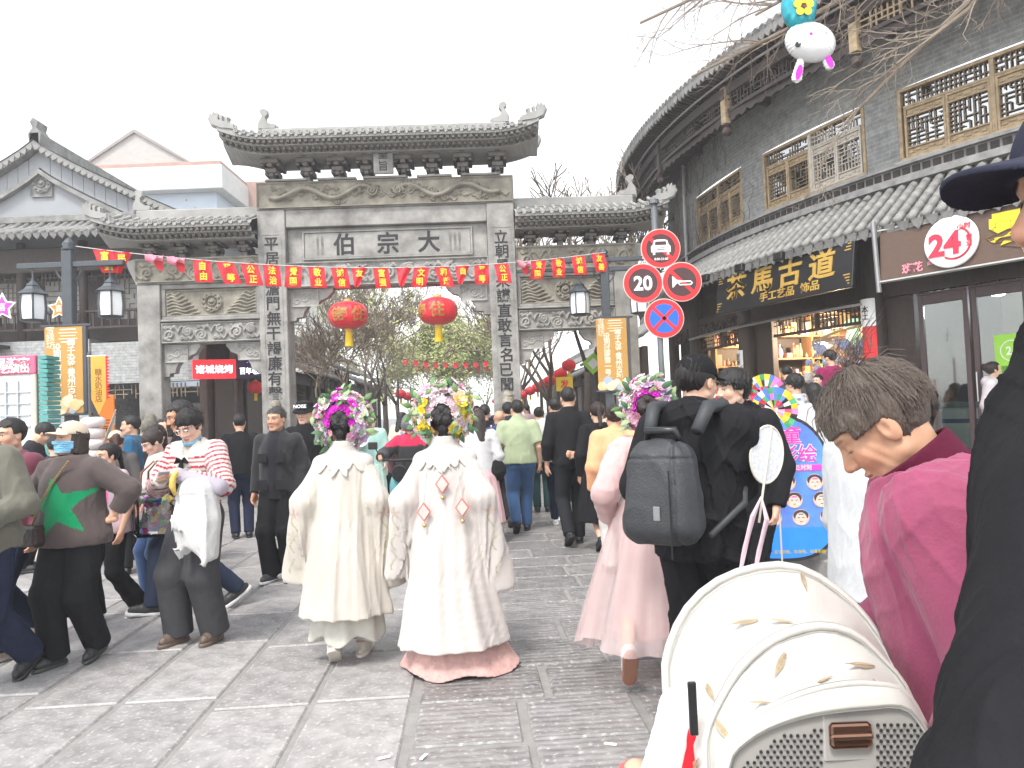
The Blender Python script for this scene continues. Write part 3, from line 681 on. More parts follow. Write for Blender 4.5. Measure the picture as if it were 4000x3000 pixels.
def scrolls(w, h, n):
    c = []
    for i in range(n):
        x = -w / 2 + (i + .5) * w / n; s = 1 if i % 2 else -1
        c.append((spiral(x + .03 * math.sin(i * 2.3), 0.04 * s + .02 * math.sin(i * 5.1), h * (.27 + .06 * math.sin(i * 3.7)), 1.4 + .4 * (i % 3), s, 1.57 * s + .5 * math.sin(i)), h * .07, 0.032)); t = np.linspace(0, 1, 30)
        c.append((np.stack([x - w / n / 2 + t * w / n, h * .32 * np.sin(t * 6.28 + (0 if s > 0 else 3.14))], 1), h * .06, 0.028))
        for q in range(3): c.append((spiral(x + (q - 1) * h * .22, -s * h * .3, h * .1, 1.2, s, q), h * .04, 0.024))
    return c
def medallion(w, h):
    c = []; a = np.linspace(0, 6.29, 90); rr = random.Random(3)
    for r in (.36, .25, .12): c.append((np.stack([np.cos(a), np.sin(a)], 1) * r * h, h * .035, 0.035))
    for k in range(10): c.append((spiral(.3 * h * math.cos(k * .628), .3 * h * math.sin(k * .628), h * .07, 1.3), h * .03, .04))
    c += [(spiral(0, .05 * h, h * .09, 1.5), h * .04, .045)]
    for s in (-1, 1):
        for k in range(7):
            t = np.linspace(0, 1, 50); x = s * (w * .5 - t * (w * .5 - .5 * h) * (1 - .1 * k)); z = (-.42 + .13 * k) * h + .045 * h * np.sin(t * 9 + s)
            c.append((np.stack([x, z], 1)[(np.abs(x) > .02)], h * .045, 0.028))
    return c
GR = RAD(1.6); gp = P(1530, 1300, 15.0)
gate = empty('stone_gate', (gp.x, 15.0, 0), GR, 'carved grey stone memorial gate with three bays and inscribed pillars spanning the street', 'gate')
XI, XO, PW, PD = 2.215, 4.60, 0.53, 0.52       # inner and outer pillar axes
def stone(name, x0, x1, y0, y1, z0, z1, m=M_ST, c=0.012): return MB().bbox(x0, x1, y0, y1, z0, z1, c).obj(name, m, gate)
LCH, RCH = '平居恬澹門無干謁廉有聲', '立朝風采讜直敢言名已聞'
for sx, ch in ((-1, LCH), (1, RCH)):
    x = sx * XI; pl = stone('pillar', x - PW / 2, x + PW / 2, -PD / 2, PD / 2, 0.0, 5.64)
    fr = MB()
    for a, b, z0, z1 in ((-.19, -.165, 1.2, 5.18), (.165, .19, 1.2, 5.18), (-.165, .165, 5.155, 5.18)): fr.box(x + a, x + b, -PD / 2 - .008, -PD / 2 + .01, z0, z1)
    fr.obj('inscription_border', M_ST, pl)
    for i, c in enumerate(ch):
        text(c, 0.285, M_INK, face_M((x + .006 * ((i * 7) % 3 - 1), -PD / 2 - 0.006, 4.98 - i * 0.288)), pl, 'inscribed_character', bold=0.012, sx=0.98)
    MB().bbox(x - .42, x + .42, -.62, .62, 0, .42, .02).obj('plinth', M_ST, gate)
    o = stone('pillar', sx * XO - .215, sx * XO + .215, -.215, .215, 0, 4.28)
    MB().bbox(sx * XO - .36, sx * XO + .36, -.6, .6, 0, .4, .02).obj('plinth', M_ST, gate)
    for xx, zt in ((x, 2.0), (sx * XO, 1.85)):            # drum stones against the pillar feet
        def drum(Q, xx=xx, zt=zt):
            d = ell(Q, (xx, -.44, .95), (.15, .34, .42)); d = smin(d, rc(Q, (xx, -.30, 1.2), (xx, -.27, zt - .12), .15, .1), .12); d = smin(d, ell(Q, (xx, -.42, zt - .28), (.12, .13, .13)), .03)
            d = smin(d, ell(Q, (xx, -.55, zt - .5), (.1, .12, .1)), .04); d = smin(d, np.maximum(np.abs(Q[:, 0] - xx) - .16, np.maximum(np.abs(Q[:, 1] + .42) - .3, np.abs(Q[:, 2] - .5) - .14)), .03)
            return d + wrin(Q, 5, .012, 30, 30, 30)
        sdf_obj('drum_stone', drum, (xx - .25, -.85, .35), (xx + .25, -.05, zt + .05), .02, M_STW, gate)
def roof(x0, x1, zr, ze, dep, upl, upr, nt, hipl, hipr):
    """stone tile roof: ridge at zr, eaves at ze, ends turned up by upl/upr"""
    L = x1 - x0
    def up(x):
        a = max(0, 1 - (x - x0) / 0.9) if upl else 0; b = max(0, 1 - (x1 - x) / 0.9) if upr else 0
        return upl * a ** 2 + upr * b ** 2
    def zf(x, t):                                         # t 0 ridge .. 1 eave, hollow slope
        h = 0
        if hipl: h = max(h, (x0 + hipl - x) / hipl)
        if hipr: h = max(h, (x - x1 + hipr) / hipr)
        t2 = max(t, min(1, h)); return zr + (ze - zr) * (t2 ** 0.85) + up(x) * t2
    xs = np.linspace(x0, x1, 61); ts = np.linspace(0, 1, 7); mb = MB()
    for sy in (-1, 1):
        mb.grid([[(x, sy * dep * t, zf(x, t)) for t in ts][::sy * -1] for x in xs])
        mb.grid([[(x, sy * dep * 1.0, zf(x, 1)), (x, sy * dep, zf(x, 1) - .09)][::sy * -1] for x in xs])
        mb.grid([[(x, sy * dep, zf(x, 1) - .09), (x, sy * dep * .86, zf(x, 1) - .10), (x, sy * dep * .84, zf(x, 1) - .17), (x, sy * dep * .6, zf(x, 1) - .19), (x, sy * dep * .58, zf(x, 1) - .26), (x, 0, ze - .28)][::sy * -1] for x in xs])
    r = mb.obj('roof', M_STR, gate, smooth=False)
    tm = MB(); prof_ = [(0.0, .12), (.3, .1), (1, 0)]
    dx = L / nt; rl = MB().tube([(0, -dep * t, (ze - zr) * (t ** .85) + .012) for t in np.linspace(0.05, 1.03, 7)], 0.036, 7)
    rl.lathe([(.044, 0), (.048, .02), (.03, .028), (.03, .02), (.012, .02), (.01, .03)], 12, Matrix.Translation((0, -dep * 1.03, ze - zr + .012)) @ Matrix.Rotation(RAD(90), 4, 'X')); rme = rl.mesh('roof_tile', M_STR, True)
    drip = MB().prism([(-.05, 0), (-.028, -.045), (0, -.06), (.028, -.045), (.05, 0)], -.02, .0).mesh('drip_tile', M_STR)
    for i in range(nt):
        x = x0 + (i + .5) * dx
        if (hipl and x < x0 + .25) or (hipr and x > x1 - .25): continue
        o = link('roof_tile', rme, r); o.location = (x, 0, zr + up(x) * 1.0)
        o.rotation_euler = (0, 0, 0)
        if up(x) > .02: o.scale = (1, 1, 1.0)
        d = link('drip_tile', drip, r); d.location = (x + dx / 2, -dep - .004, zf(x + dx / 2, 1) - .002)
    raf = MB()
    for i in range(int(L / .11)):
        x = x0 + .06 + i * .11; raf.box(x, x + .055, -dep * .98, -dep * .5, zf(x, 1) - .15, zf(x, 1) - .095); raf.box(x, x + .05, -dep * .8, -dep * .3, zf(x, 1) - .235, zf(x, 1) - .18)
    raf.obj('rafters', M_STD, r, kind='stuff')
    rx0, rx1 = x0 + (hipl * .8 if hipl else 0), x1 - (hipr * .8 if hipr else 0)
    MB().bbox(rx0, rx1, -.09, .09, zr - .05, zr + .15, .02).obj('ridge', M_STR, r)
    def beast(x, s, zz, sc, name, y=0.0, q=None):         # ridge ornaments: outline with rounded depth
        pts = q or [(-.17, 0), (.24, 0), (.26, .1), (.10, .13), (.02, .2), (.0, .3), (.06, .37), (.05, .45), (-.04, .5), (-.12, .46), (-.11, .39), (-.06, .36), (-.1, .28), (-.16, .18)]
        m_ = MB()
        for w_, k_ in ((.085, .86), (.05, 1.0)):
            cx = sum(p_[0] for p_ in pts) / len(pts); cz = sum(p_[1] for p_ in pts) / len(pts)
            m_.prism([(x + s * sc * (cx + (a - cx) * k_), zz + sc * (cz + (b - cz) * k_)) for a, b in pts], y - w_ * sc, y + w_ * sc)
        m_.obj(name, M_STR, r)
    tip = [(-.3, .16), (-.24, .02), (-.05, -.06), (.25, -.1), (.25, .02), (.12, .05), (.11, .12), (.13, .17), (.09, .19), (.05, .16), (.06, .09), (0, .08), (-.01, .16), (.01, .21), (-.03, .23), (-.07, .2), (-.05, .11), (-.1, .13), (-.09, .26), (-.13, .3), (-.15, .22), (-.19, .31), (-.22, .22), (-.26, .27), (-.27, .2)]
    for end, up_, s, xe in ((0, upl, 1, x0), (1, upr, -1, x1)):
        if not up_: continue
        beast(xe + s * hipl * .9 if end == 0 else xe + s * hipr * .9, s, zr + .12, 0.9, 'ridge_beast')
        for sy in (-1, 1): beast(xe + s * .12, s, zf(xe + s * .1, 1) + .02, 0.95, 'corner_beast', sy * dep * .93, tip)
    return r
BR = MB()                                                 # one carved bracket set: stepped blocks growing outwards
for k, (w, d, z0, z1) in enumerate(((.11, .16, 0, .1), (.09, .22, .1, .17), (.22, .24, .17, .25), (.1, .32, .25, .31), (.34, .34, .31, .39), (.12, .44, .39, .44), (.42, .46, .44, .52))):
    BR.bbox(-w / 2, w / 2, -d, d, z0, z1, .012)
    if w > .2:
        for s in (-1, 1): BR.bbox(s * (w / 2 - .02) - .035, s * (w / 2 - .02) + .035, -d * .8, d * .8, z0 - .035, z0 + .012, .008)
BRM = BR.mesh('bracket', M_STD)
# centre bay, from the lintel up
stone('lintel_beam', -XI + PW / 2 + .002, XI - PW / 2 - .002, -.19, .19, 4.12, 4.62)
cb_ = []
rr_ = random.Random(2); WB = 2 * XI - PW
relief(WB - .02, .46, scrolls(WB, .46, 9), 'carved_frieze', gate, (0, -.193, 4.37), m=M_ST)
stone('panel_back', -XI + PW / 2 + .002, XI - PW / 2 - .002, -.09, .12, 4.622, 5.30)
pn = stone('name_panel', -1.62, 1.62, -.125, -.085, 4.70, 5.20)
fb = MB()
for a in ((-1.62, 1.62, 5.2, 5.23), (-1.62, 1.62, 4.67, 4.70), (-1.65, -1.62, 4.67, 5.23), (1.62, 1.65, 4.67, 5.23)): fb.box(a[0], a[1], -.15, -.08, a[2], a[3])
fb.obj('panel_frame', M_ST, pn)
for c, x in (('伯', -.86), ('宗', 0.0), ('大', .80)): text(c, .44, M_INK, face_M((x, -.128, 4.96)), pn, 'inscribed_character', bold=.022)
for x0, s in ((1.22, 1), (-1.36, -1)):
    for i in range(3 if s > 0 else 2): text('\n'.join('大明萬曆癸丑吉日'[:7]), .06, M_ST, face_M((x0 + i * .09, -.127, 4.95)), pn, 'small_inscription', lines=.85)
stone('top_beam', -XI + PW / 2 + .002, XI - PW / 2 - .002, -.22, .22, 5.30, 5.64)
stone('frieze_block', -XI - PW / 2 - .01, XI + PW / 2 + .01, -.24, .24, 5.645, 6.19)
relief(2 * XI + PW - .02, .5, dragon(2 * XI, .5, -.25, -1, rr_) + dragon(2 * XI, .5, .25, 1, rr_) + clouds(4.6, .5, 22, rr_, .12), 'dragon_frieze', gate, (0, -.243, 5.92))
for x0, x1 in ((-2.3, -1.5), (-1.3, -.55), (-.42, .42), (.62, 1.3), (1.5, 2.2)): stone('ledge', x0, x1, -.30, .26, 6.19, 6.235)
for x in (-2.2, -1.52, -.92, -.36, .36, .92, 1.52, 2.2):
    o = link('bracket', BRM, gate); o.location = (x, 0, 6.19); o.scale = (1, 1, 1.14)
stone('eave_beam', -2.45, 2.45, -.2, .2, 6.78, 6.84)
pq = stone('edict_plaque', -.19, .19, -.40, -.34, 6.24, 6.78)
for i, c in enumerate('聖旨'): text(c, .2, M_INK, face_M((0, -.403, 6.62 - i * .23)), pq, 'inscribed_character', bold=.012)
roof(-3.0, 3.0, 7.16, 6.90, .86, .20, .20, 41, .75, .75)
# wings
for sx in (-1, 1):
    a, b = sorted((sx * (XI + PW / 2 + .003), sx * (XO + .24))); ia, ib = sorted((sx * (XI + PW / 2 + .003), sx * (XO - .218)))
    cx, w = (a + b) / 2, b - a; icx, iw = (ia + ib) / 2, ib - ia
    stone('frieze_block', a, b, -.2, .2, 4.285, 4.79); relief(w - .02, .44, scrolls(w, .44, 5), 'carved_frieze', gate, (cx, -.203, 4.54), m=M_STW)
    MB().prism([(sx * (XO + .24), 4.79), (sx * (XO + .42), 4.75), (sx * (XO + .38), 4.6), (sx * (XO + .24), 4.3)], -.19, .19).obj('corbel', M_ST, gate)
    stone('panel_back', ia, ib, -.08, .1, 3.60, 4.28); relief(iw - .18, .5, medallion(iw - .18, .5), 'medallion_panel', gate, (icx, -.083, 3.92), m=M_STW)
    f2 = MB()
    for q in ((ia, ib, 4.19, 4.28), (ia, ib, 3.6, 3.66), (ia, ia + .08, 3.66, 4.19), (ib - .08, ib, 3.66, 4.19)): f2.bbox(q[0], q[1], -.16, -.07, q[2], q[3], .01)
    f2.obj('panel_frame', M_ST, gate); stone('ledge', ia, ib, -.22, .15, 3.555, 3.598)
    stone('lower_beam', ia, ib, -.15, .15, 3.13, 3.55); relief(iw - .02, .38, scrolls(iw, .38, 6), 'carved_frieze', gate, (icx, -.153, 3.34), m=M_ST)
    for k in range(4):
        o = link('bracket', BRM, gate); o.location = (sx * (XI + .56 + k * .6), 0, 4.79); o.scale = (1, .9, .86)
    stone('eave_beam', a, b - .02, -.17, .17, 5.20, 5.27)
    roof(a if sx > 0 else -5.42, 5.42 if sx > 0 else b, 5.62, 5.34, .72, 0 if sx > 0 else .18, .18 if sx > 0 else 0, 17, 0 if sx > 0 else .7, .7 if sx > 0 else 0)
# curved spandrels under the beams
def spandrel(x, s, z, L, Hh):
    pts = [(0, 0), (L, 0), (L, -.06), (L * .86, -Hh * .3), (L * .72, -Hh * .36), (L * .66, -Hh * .45), (L * .45, -Hh * .5), (L * .34, -Hh * .7), (L * .3, -Hh * .88), (L * .16, -Hh * .9), (L * .14, -Hh), (0, -Hh)]
    MB().prism([(x + s * a, z + b) for a, b in pts], -.1, .1).obj('spandrel', M_ST, gate)
    mb_ = [(spiral(0, 0, Hh * .16, 1.7, s), .018, .02), (spiral(s * L * .25, Hh * .1, Hh * .12, 1.5, -s), .016, .02), (spiral(-s * L * .18, -Hh * .12, Hh * .1, 1.3), .016, .02)]
    relief(L * .62, Hh * .55, mb_, 'spandrel_carving', gate, (x + s * L * .36, -.102, z - Hh * .29), m=M_ST, noise=.002, amp=.8)
for s in (-1, 1):
    spandrel(-s * (XI - PW / 2 - .003), s, 4.115, .85, .62); spandrel(s * (XI + PW / 2 + .004), s, 3.125, .7, .62); spandrel(s * (XO - .22), -s, 3.125, .7, .62)
# ------------------------------------------------------------------ rounded corner building on the right
CX, CY, RB = 18.15, 18.0, 14.0
def A(th, off, z): return Vector((CX - (RB + off) * math.cos(th), CY - (RB + off) * math.sin(th), z))
def AM(th, off, z):
    t = Vector((math.sin(th), -math.cos(th), 0)); n = Vector((-math.cos(th), -math.sin(th), 0))
    m = Matrix((( t.x, -n.x, 0, 0), (t.y, -n.y, 0, 0), (0, 0, 1, 0), (0, 0, 0, 1))); m.translation = A(th, off, z); return m
FM = Matrix.Rotation(RAD(90), 4, 'X')
M_WOOD = mat('dark_timber', (0.045, 0.03, 0.026), 0.6, 0.4, 8, 0.4, 30, stretch=(3, 3, .6))
M_OAK = mat('weathered_pine', (0.34, 0.235, 0.125), 0.7, 0.35, 6, 0.4, 30, stretch=(2, 2, 2), col2=(0.52, 0.40, 0.25))
M_OAKP = mat('bleached_pine', (0.52, 0.47, 0.40), 0.75, 0.25, 6, 0.4, 30)
M_LAT = mat('lattice_timber', (0.19, 0.145, 0.095), 0.7, 0.4, 9, 0.3, 40)
M_TILE = mat('grey_roof_tile', (0.20, 0.20, 0.195), 0.85, 0.45, 5, 0.5, 40, col2=(0.34, 0.335, 0.32))
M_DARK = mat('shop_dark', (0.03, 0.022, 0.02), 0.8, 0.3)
M_GOLD = mat('gold_leaf', (0.62, 0.40, 0.09), 0.4, 0.15, 20, metal=0.4)
def brick_mat(name, c1, c2, mo, dirt=0.5):
    m = bpy.data.materials.new(name); m.use_nodes = True; n = m.node_tree.nodes; l = m.node_tree.links; b = n['Principled BSDF']
    uv = n.new('ShaderNodeUVMap'); br = n.new('ShaderNodeTexBrick'); br.inputs['Scale'].default_value = 1.0
    br.inputs['Brick Width'].default_value = 0.25; br.inputs['Row Height'].default_value = 0.068; br.inputs['Mortar Size'].default_value = 0.006; br.inputs['Bias'].default_value = -0.2
    br.inputs['Color1'].default_value = (*c1, 1); br.inputs['Color2'].default_value = (*c2, 1); br.inputs['Mortar'].default_value = (*mo, 1); l.new(uv.outputs[0], br.inputs['Vector'])
    no = n.new('ShaderNodeTexNoise'); no.inputs['Scale'].default_value = 0.9; no.inputs['Detail'].default_value = 7; l.new(uv.outputs[0], no.inputs['Vector'])
    mr = n.new('ShaderNodeMapRange'); mr.inputs[1].default_value = 0.55; mr.inputs[2].default_value = 0.74; l.new(no.outputs[0], mr.inputs[0])
    ml = n.new('ShaderNodeMath'); ml.operation = 'MULTIPLY'; ml.inputs[1].default_value = dirt; l.new(mr.outputs[0], ml.inputs[0])
    mx = n.new('ShaderNodeMix'); mx.data_type = 'RGBA'; mx.inputs[7].default_value = (0.42, 0.42, 0.41, 1); l.new(ml.outputs[0], mx.inputs[0]); l.new(br.outputs[0], mx.inputs[6])
    n2 = n.new('ShaderNodeTexNoise'); n2.inputs['Scale'].default_value = 9; n2.inputs['Detail'].default_value = 6; l.new(uv.outputs[0], n2.inputs['Vector'])
    hs_ = n.new('ShaderNodeHueSaturation'); m2 = n.new('ShaderNodeMapRange'); m2.inputs[1].default_value = .3; m2.inputs[2].default_value = .7; m2.inputs[3].default_value = 0.75; m2.inputs[4].default_value = 1.25
    l.new(n2.outputs[0], m2.inputs[0]); l.new(m2.outputs[0], hs_.inputs['Value']); l.new(mx.outputs[2], hs_.inputs['Color']); l.new(hs_.outputs[0], b.inputs['Base Color'])
    bp = n.new('ShaderNodeBump'); bp.inputs['Strength'].default_value = 0.6; bp.inputs['Distance'].default_value = 0.01; bp.invert = True
    l.new(br.outputs['Fac'], bp.inputs['Height']); l.new(bp.outputs[0], b.inputs['Normal']); b.inputs['Roughness'].default_value = 0.9; return m
M_BRK = brick_mat('grey_brick', (0.21, 0.213, 0.205), (0.245, 0.248, 0.238), (0.31, 0.31, 0.295), 0.55)
M_WBRK = brick_mat('whitewashed_brick', (0.36, 0.37, 0.37), (0.42, 0.42, 0.41), (0.27, 0.28, 0.28), 0.2)
def glass_mat(name, tint=(0.9, 0.95, 0.93), fac=0.16):
    m = bpy.data.materials.new(name); m.use_nodes = True; n = m.node_tree.nodes; l = m.node_tree.links; n.remove(n['Principled BSDF'])
    t = n.new('ShaderNodeBsdfTransparent'); t.inputs[0].default_value = (*tint, 1); g = n.new('ShaderNodeBsdfGlossy'); g.inputs['Roughness'].default_value = 0.03
    f = n.new('ShaderNodeFresnel'); f.inputs[0].default_value = 1.5; ad = n.new('ShaderNodeMath'); ad.inputs[1].default_value = fac; l.new(f.outputs[0], ad.inputs[0])
    mx = n.new('ShaderNodeMixShader'); l.new(ad.outputs[0], mx.inputs[0]); l.new(t.outputs[0], mx.inputs[1]); l.new(g.outputs[0], mx.inputs[2]); l.new(mx.outputs[0], n['Material Output'].inputs[0]); return m
M_GLASS = glass_mat('shop_glass', (.75, .8, .77), .10); M_PANE = glass_mat('window_glass', (0.35, 0.38, 0.38), 0.5)
def uv_grid(name, rows, uvs, m, parent, **k):
    mb = MB().grid(rows); me = mb.mesh(name, m); a, b = len(rows), len(rows[0]); uvl = me.uv_layers.new(name='UVMap')
    flat = [uvs[i][j] for i in range(a) for j in range(b)]
    for lp in me.loops: uvl.data[lp.index].uv = flat[lp.vertex_index]
    return link(name, me, parent, **k)
house = empty('corner_building', (0, 0, 0), 0, 'two storey grey brick corner building with curved front and timber lattice windows', 'building')
# wall: split in strips round the window openings
WINS = [(0.09, 0.245), (0.295, 0.463), (0.503, 0.69)]; Z0, ZS, ZT, Z1 = 4.6, 5.0, 6.1, 7.1
def wall_piece(t0, t1, z0, z1):
    n = max(2, int((t1 - t0) * RB / 0.25) + 1); ths = np.linspace(t0, t1, n); zz = (z0, z1)
    uv_grid('wall', [[A(t, 0, z) for z in zz] for t in ths], [[(t * RB, z) for z in zz] for t in ths], M_BRK, house)
wall_piece(-0.3, 0.95, Z0, ZS); wall_piece(-0.3, 0.95, ZT, Z1); e = -0.3
for a, b in WINS: wall_piece(e, a, ZS, ZT); e = b
wall_piece(e, 0.95, ZS, ZT)
def lattice(mb, x0, x1, z0, z1, y, rnd, cell=0.075, t=0.011):
    nx, nz = max(2, round((x1 - x0) / cell)), max(2, round((z1 - z0) / cell)); dx, dz = (x1 - x0) / nx, (z1 - z0) / nz
    for i in range(1, nx):
        j = 0
        while j < nz:
            L = rnd.choice((1, 2, 2, 3)); j2 = min(nz, j + L)
            if rnd.random() < 0.72: mb.box(x0 + i * dx - t / 2, x0 + i * dx + t / 2, y - .012, y + .012, z0 + j * dz, z0 + j2 * dz)
            j = j2
    for j in range(1, nz):
        i = 0
        while i < nx:
            L = rnd.choice((1, 2, 2)); i2 = min(nx, i + L)
            if rnd.random() < 0.75: mb.box(x0 + i * dx, x0 + i2 * dx, y - .010, y + .010, z0 + j * dz - t / 2, z0 + j * dz + t / 2)
            i = i2
rw = random.Random(11)
def window(parent, M, w, h, mats_, nhalf=2):
    """lattice window: frame, mullions, two casements per half with a transom strip above"""
    fr = MB(); y0, y1 = -.03, .07; f = .05
    for q in ((-w / 2, w / 2, 0, f), (-w / 2, w / 2, h - f, h), (-w / 2, -w / 2 + f, f, h - f), (w / 2 - f, w / 2, f, h - f)): fr.bbox(q[0], q[1], y0, y1, q[2], q[3], .006)
    ob = fr.obj('window', mats_[0], parent, M=M)
    hw = (w - 2 * f) / nhalf
    for k in range(nhalf):
        m_ = mats_[1] if (k % 2) and len(mats_) > 1 else mats_[0]; c = MB(); x0 = -w / 2 + f + k * hw; x1 = x0 + hw
        if k: c.bbox(x0 - .03, x0 + .03, y0 + .004, y1 - .01, f, h - f, .005)
        zt = h - f - .22 * (h / 1.1)
        c.bbox(x0 + .031, x1 - .031, y0 + .008, y1 - .01, zt - .035, zt, .005)
        for q in range(2):
            a, b = x0 + .032 + q * (hw - .06) / 2, x0 + .03 + (q + 1) * (hw - .06) / 2
            for r_ in ((a, a + .035, f, zt - .036), (b - .036, b - .002, f, zt - .036), (a + .035, b - .036, f, f + .03), (a + .035, b - .036, zt - .066, zt - .036), (a + .035, b - .036, f + .12, f + .145), (a + .035, b - .036, zt - .18, zt - .155)):
                c.bbox(r_[0], r_[1], y0 + .012, y1 - .02, r_[2], r_[3], .004)
            for r_ in ((f + .03, f + .12), (zt - .155, zt - .066)):        # carved boards
                c.box(a + .035, b - .036, .01, .03, r_[0], r_[1]); 
                for s_ in range(5): c.box(a + .05 + s_ * (b - a - .1) / 5, a + .05 + (s_ + .7) * (b - a - .1) / 5, -.002, .012, r_[0] + .02 + .02 * (s_ % 2), r_[0] + .05 + .02 * (s_ % 2))
        c.obj('casement', m_, ob)
        lt = MB()
        for q in range(2):
            a, b = x0 + .067 + q * (hw - .06) / 2, x0 - .006 + (q + 1) * (hw - .06) / 2; lattice(lt, a, b, f + .145, zt - .18, .015, rw, .062, .012)
        lattice(lt, x0 + .032, x1 - .032, zt, h - f, .015, rw, .066, .012)
        lt.obj('lattice', M_LAT if m_ is M_OAK else M_OAKP, ob, kind='stuff')
        MB().box(x0 + .02, x1 - .02, .042, .046, f, h - f).obj('pane', M_PANE, ob)
for i, (a, b) in enumerate(WINS):
    tm = (a + b) / 2; w = 2 * RB * math.sin((b - a) / 2)
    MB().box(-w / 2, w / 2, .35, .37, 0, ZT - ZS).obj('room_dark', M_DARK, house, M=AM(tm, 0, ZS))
    window(house, AM(tm, -.06, ZS + .01), w - .02, ZT - ZS - .02, (M_OAK, M_OAKP) if i == 1 else (M_OAK,), 2)
    sl = MB(); sl.bbox(-w / 2 - .03, w / 2 + .03, -.05, .2, -.05, 0, .01); sl.obj('window_sill', M_BRK, house, M=AM(tm, 0, ZS + .006))
    rv = MB()
    for q in ((-w / 2 - .001, -w / 2 + .02), (w / 2 - .02, w / 2 + .001)): rv.box(q[0], q[1], .06, .36, 0, ZT - ZS)
    rv.box(-w / 2, w / 2, .06, .36, ZT - ZS - .02, ZT - ZS + .001); rv.obj('reveal', M_WOOD, house, M=AM(tm, 0, ZS))
# lower tiled skirt roof
def arc_band(mb, t0, t1, prof_, n=90):
    ths = np.linspace(t0, t1, n); mb.grid([[A(t, o, z) for o, z in prof_] for t in ths]); return mb
TB = (-0.12, 0.86)
arc_band(MB(), *TB, [(-.0, 4.62), (.90, 3.88), (.90, 3.82), (.0, 4.40)]).obj('skirt_roof', M_TILE, house)
arc_band(MB(), *TB, [(0.0, 4.98), (.10, 4.98), (.12, 4.93), (.06, 4.92), (.06, 4.78), (.16, 4.77), (.18, 4.66), (0, 4.62)]).obj('skirt_ridge', M_TILE, house)
pc = MB()
for k in range(90):
    t = TB[0] + k * (TB[1] - TB[0]) / 90; pc.box(-.055, .055, -.075, -.055, .0, .1, AM(t, 0, 4.80)); 
pc.obj('ridge_blocks', M_DARK, house, kind='stuff')
dzl = (3.9 - 4.66) / .9
tl = MB(); seg = [(.06 + .14 * i) for i in range(7)]
for i, o in enumerate(seg[:-1]):
    tl.tube([(0, -o, (o) * dzl + .045), (0, -(o + .15), (o + .15) * dzl + .045 - .0)], [.058, .066], 7)
TLM = tl.mesh('barrel_tile', M_TILE, True)
lf = MB().prism([(-.085, .02), (-.07, -.05), (-.035, -.09), (0, -.13), (.035, -.09), (.07, -.05), (.085, .02)], -.012, .012).mesh('drip_tile', M_TILE)
flt = MB()
for i in range(7): flt.box(-.09, .09, -.15, 0, 0, .012, Matrix.Translation((0, -.12 * i - .02, (.12 * i + .02) * dzl + .02)) @ Matrix.Rotation(math.atan(-dzl) * -1 + RAD(-6), 4, 'X').inverted())
FLM = flt.mesh('pan_tile', M_TILE)
nt_ = 74
for k in range(nt_):
    t = TB[0] + (k + .5) * (TB[1] - TB[0]) / nt_
    o = link('barrel_tile', TLM, house, M=AM(t, 0, 4.66 + rw.uniform(-.008, .008)))
    t2 = t + .5 * (TB[1] - TB[0]) / nt_
    link('drip_tile', lf, house, M=AM(t2, .92, 3.905) @ Matrix.Rotation(RAD(rw.uniform(12, 25)), 4, 'X'))
    link('pan_tile', FLM, house, M=AM(t2, 0, 4.64))
# upper eaves: soffit, rafters, fascia lattice, hanging posts
arc_band(MB(), -.25, .9, [(.02, 7.05), (1.25, 7.30)]).obj('soffit', M_WOOD, house)
arc_band(MB(), -.25, .9, [(1.28, 7.28), (1.30, 7.36), (-2.4, 9.0), (-2.6, 8.6), (1.28, 7.28)]).obj('roof', M_TILE, house)
raf = MB()
for k in range(150):
    t = -.24 + k * 1.13 / 150; raf.box(-.035, .035, -1.27, .0, -.07, .02, AM(t, 0, 7.1) @ Matrix.Rotation(RAD(-11), 4, 'X'))
raf.obj('rafters', M_WOOD, house, kind='stuff')
for k in range(120):
    t = -.24 + k * 1.12 / 120; link('drip_tile', lf, house, M=AM(t, 1.31, 7.36) @ Matrix.Rotation(RAD(10 + rw.uniform(-8, 8)), 4, 'X'))
nrl = MB()
for k in range(110):
    t = -.245 + k * 1.12 / 110; nrl.tube([A(t, 1.33, 7.40), A(t, .4, 7.80), A(t, -.8, 8.33)], .07, 6)
nrl.obj('barrel_tiles', M_TILE, house, kind='stuff')
arc_band(MB(), -.25, .9, [(.86, 6.98), (.86, 7.14), (.94, 7.14), (.94, 6.98), (.86, 6.98)]).obj('eave_beam', M_WOOD, house)
arc_band(MB(), -.25, .9, [(.88, 6.66), (.88, 6.72), (.93, 6.72), (.93, 6.66), (.88, 6.66)]).obj('eave_beam', M_WOOD, house)
arc_band(MB(), -.25, .9, [(1.0, 7.18), (1.0, 7.21), (1.03, 7.21), (1.03, 7.18), (1.0, 7.18)]).obj('light_strip', mat('grey_strip', (.35, .33, .33), .5), house)
for t0, t1 in ((-.06, .12), (.13, .31), (.32, .50), (.51, .69)):
    lt = MB(); w = 2 * (RB + .9) * math.sin((t1 - t0) / 2); lattice(lt, -w / 2, w / 2, 0, .26, 0, rw, .085, .02); lt.obj('eave_lattice', M_WOOD if t0 < .5 else M_OAK, house, M=AM((t0 + t1) / 2, .9 - .05, 6.72))
    fr = MB(); n = 40
    pts = [(-w / 2, 0)] + [(-w / 2 + w * i / n, -.08 - .10 * abs(math.sin(i * .9)) * (1 - .6 * math.sin(math.pi * i / n))) for i in range(n + 1)] + [(w / 2, 0)]
    fr.prism(pts, -.012, .012); fr.obj('carved_fringe', M_WOOD, house, M=AM((t0 + t1) / 2, .9 - .05, 6.66))
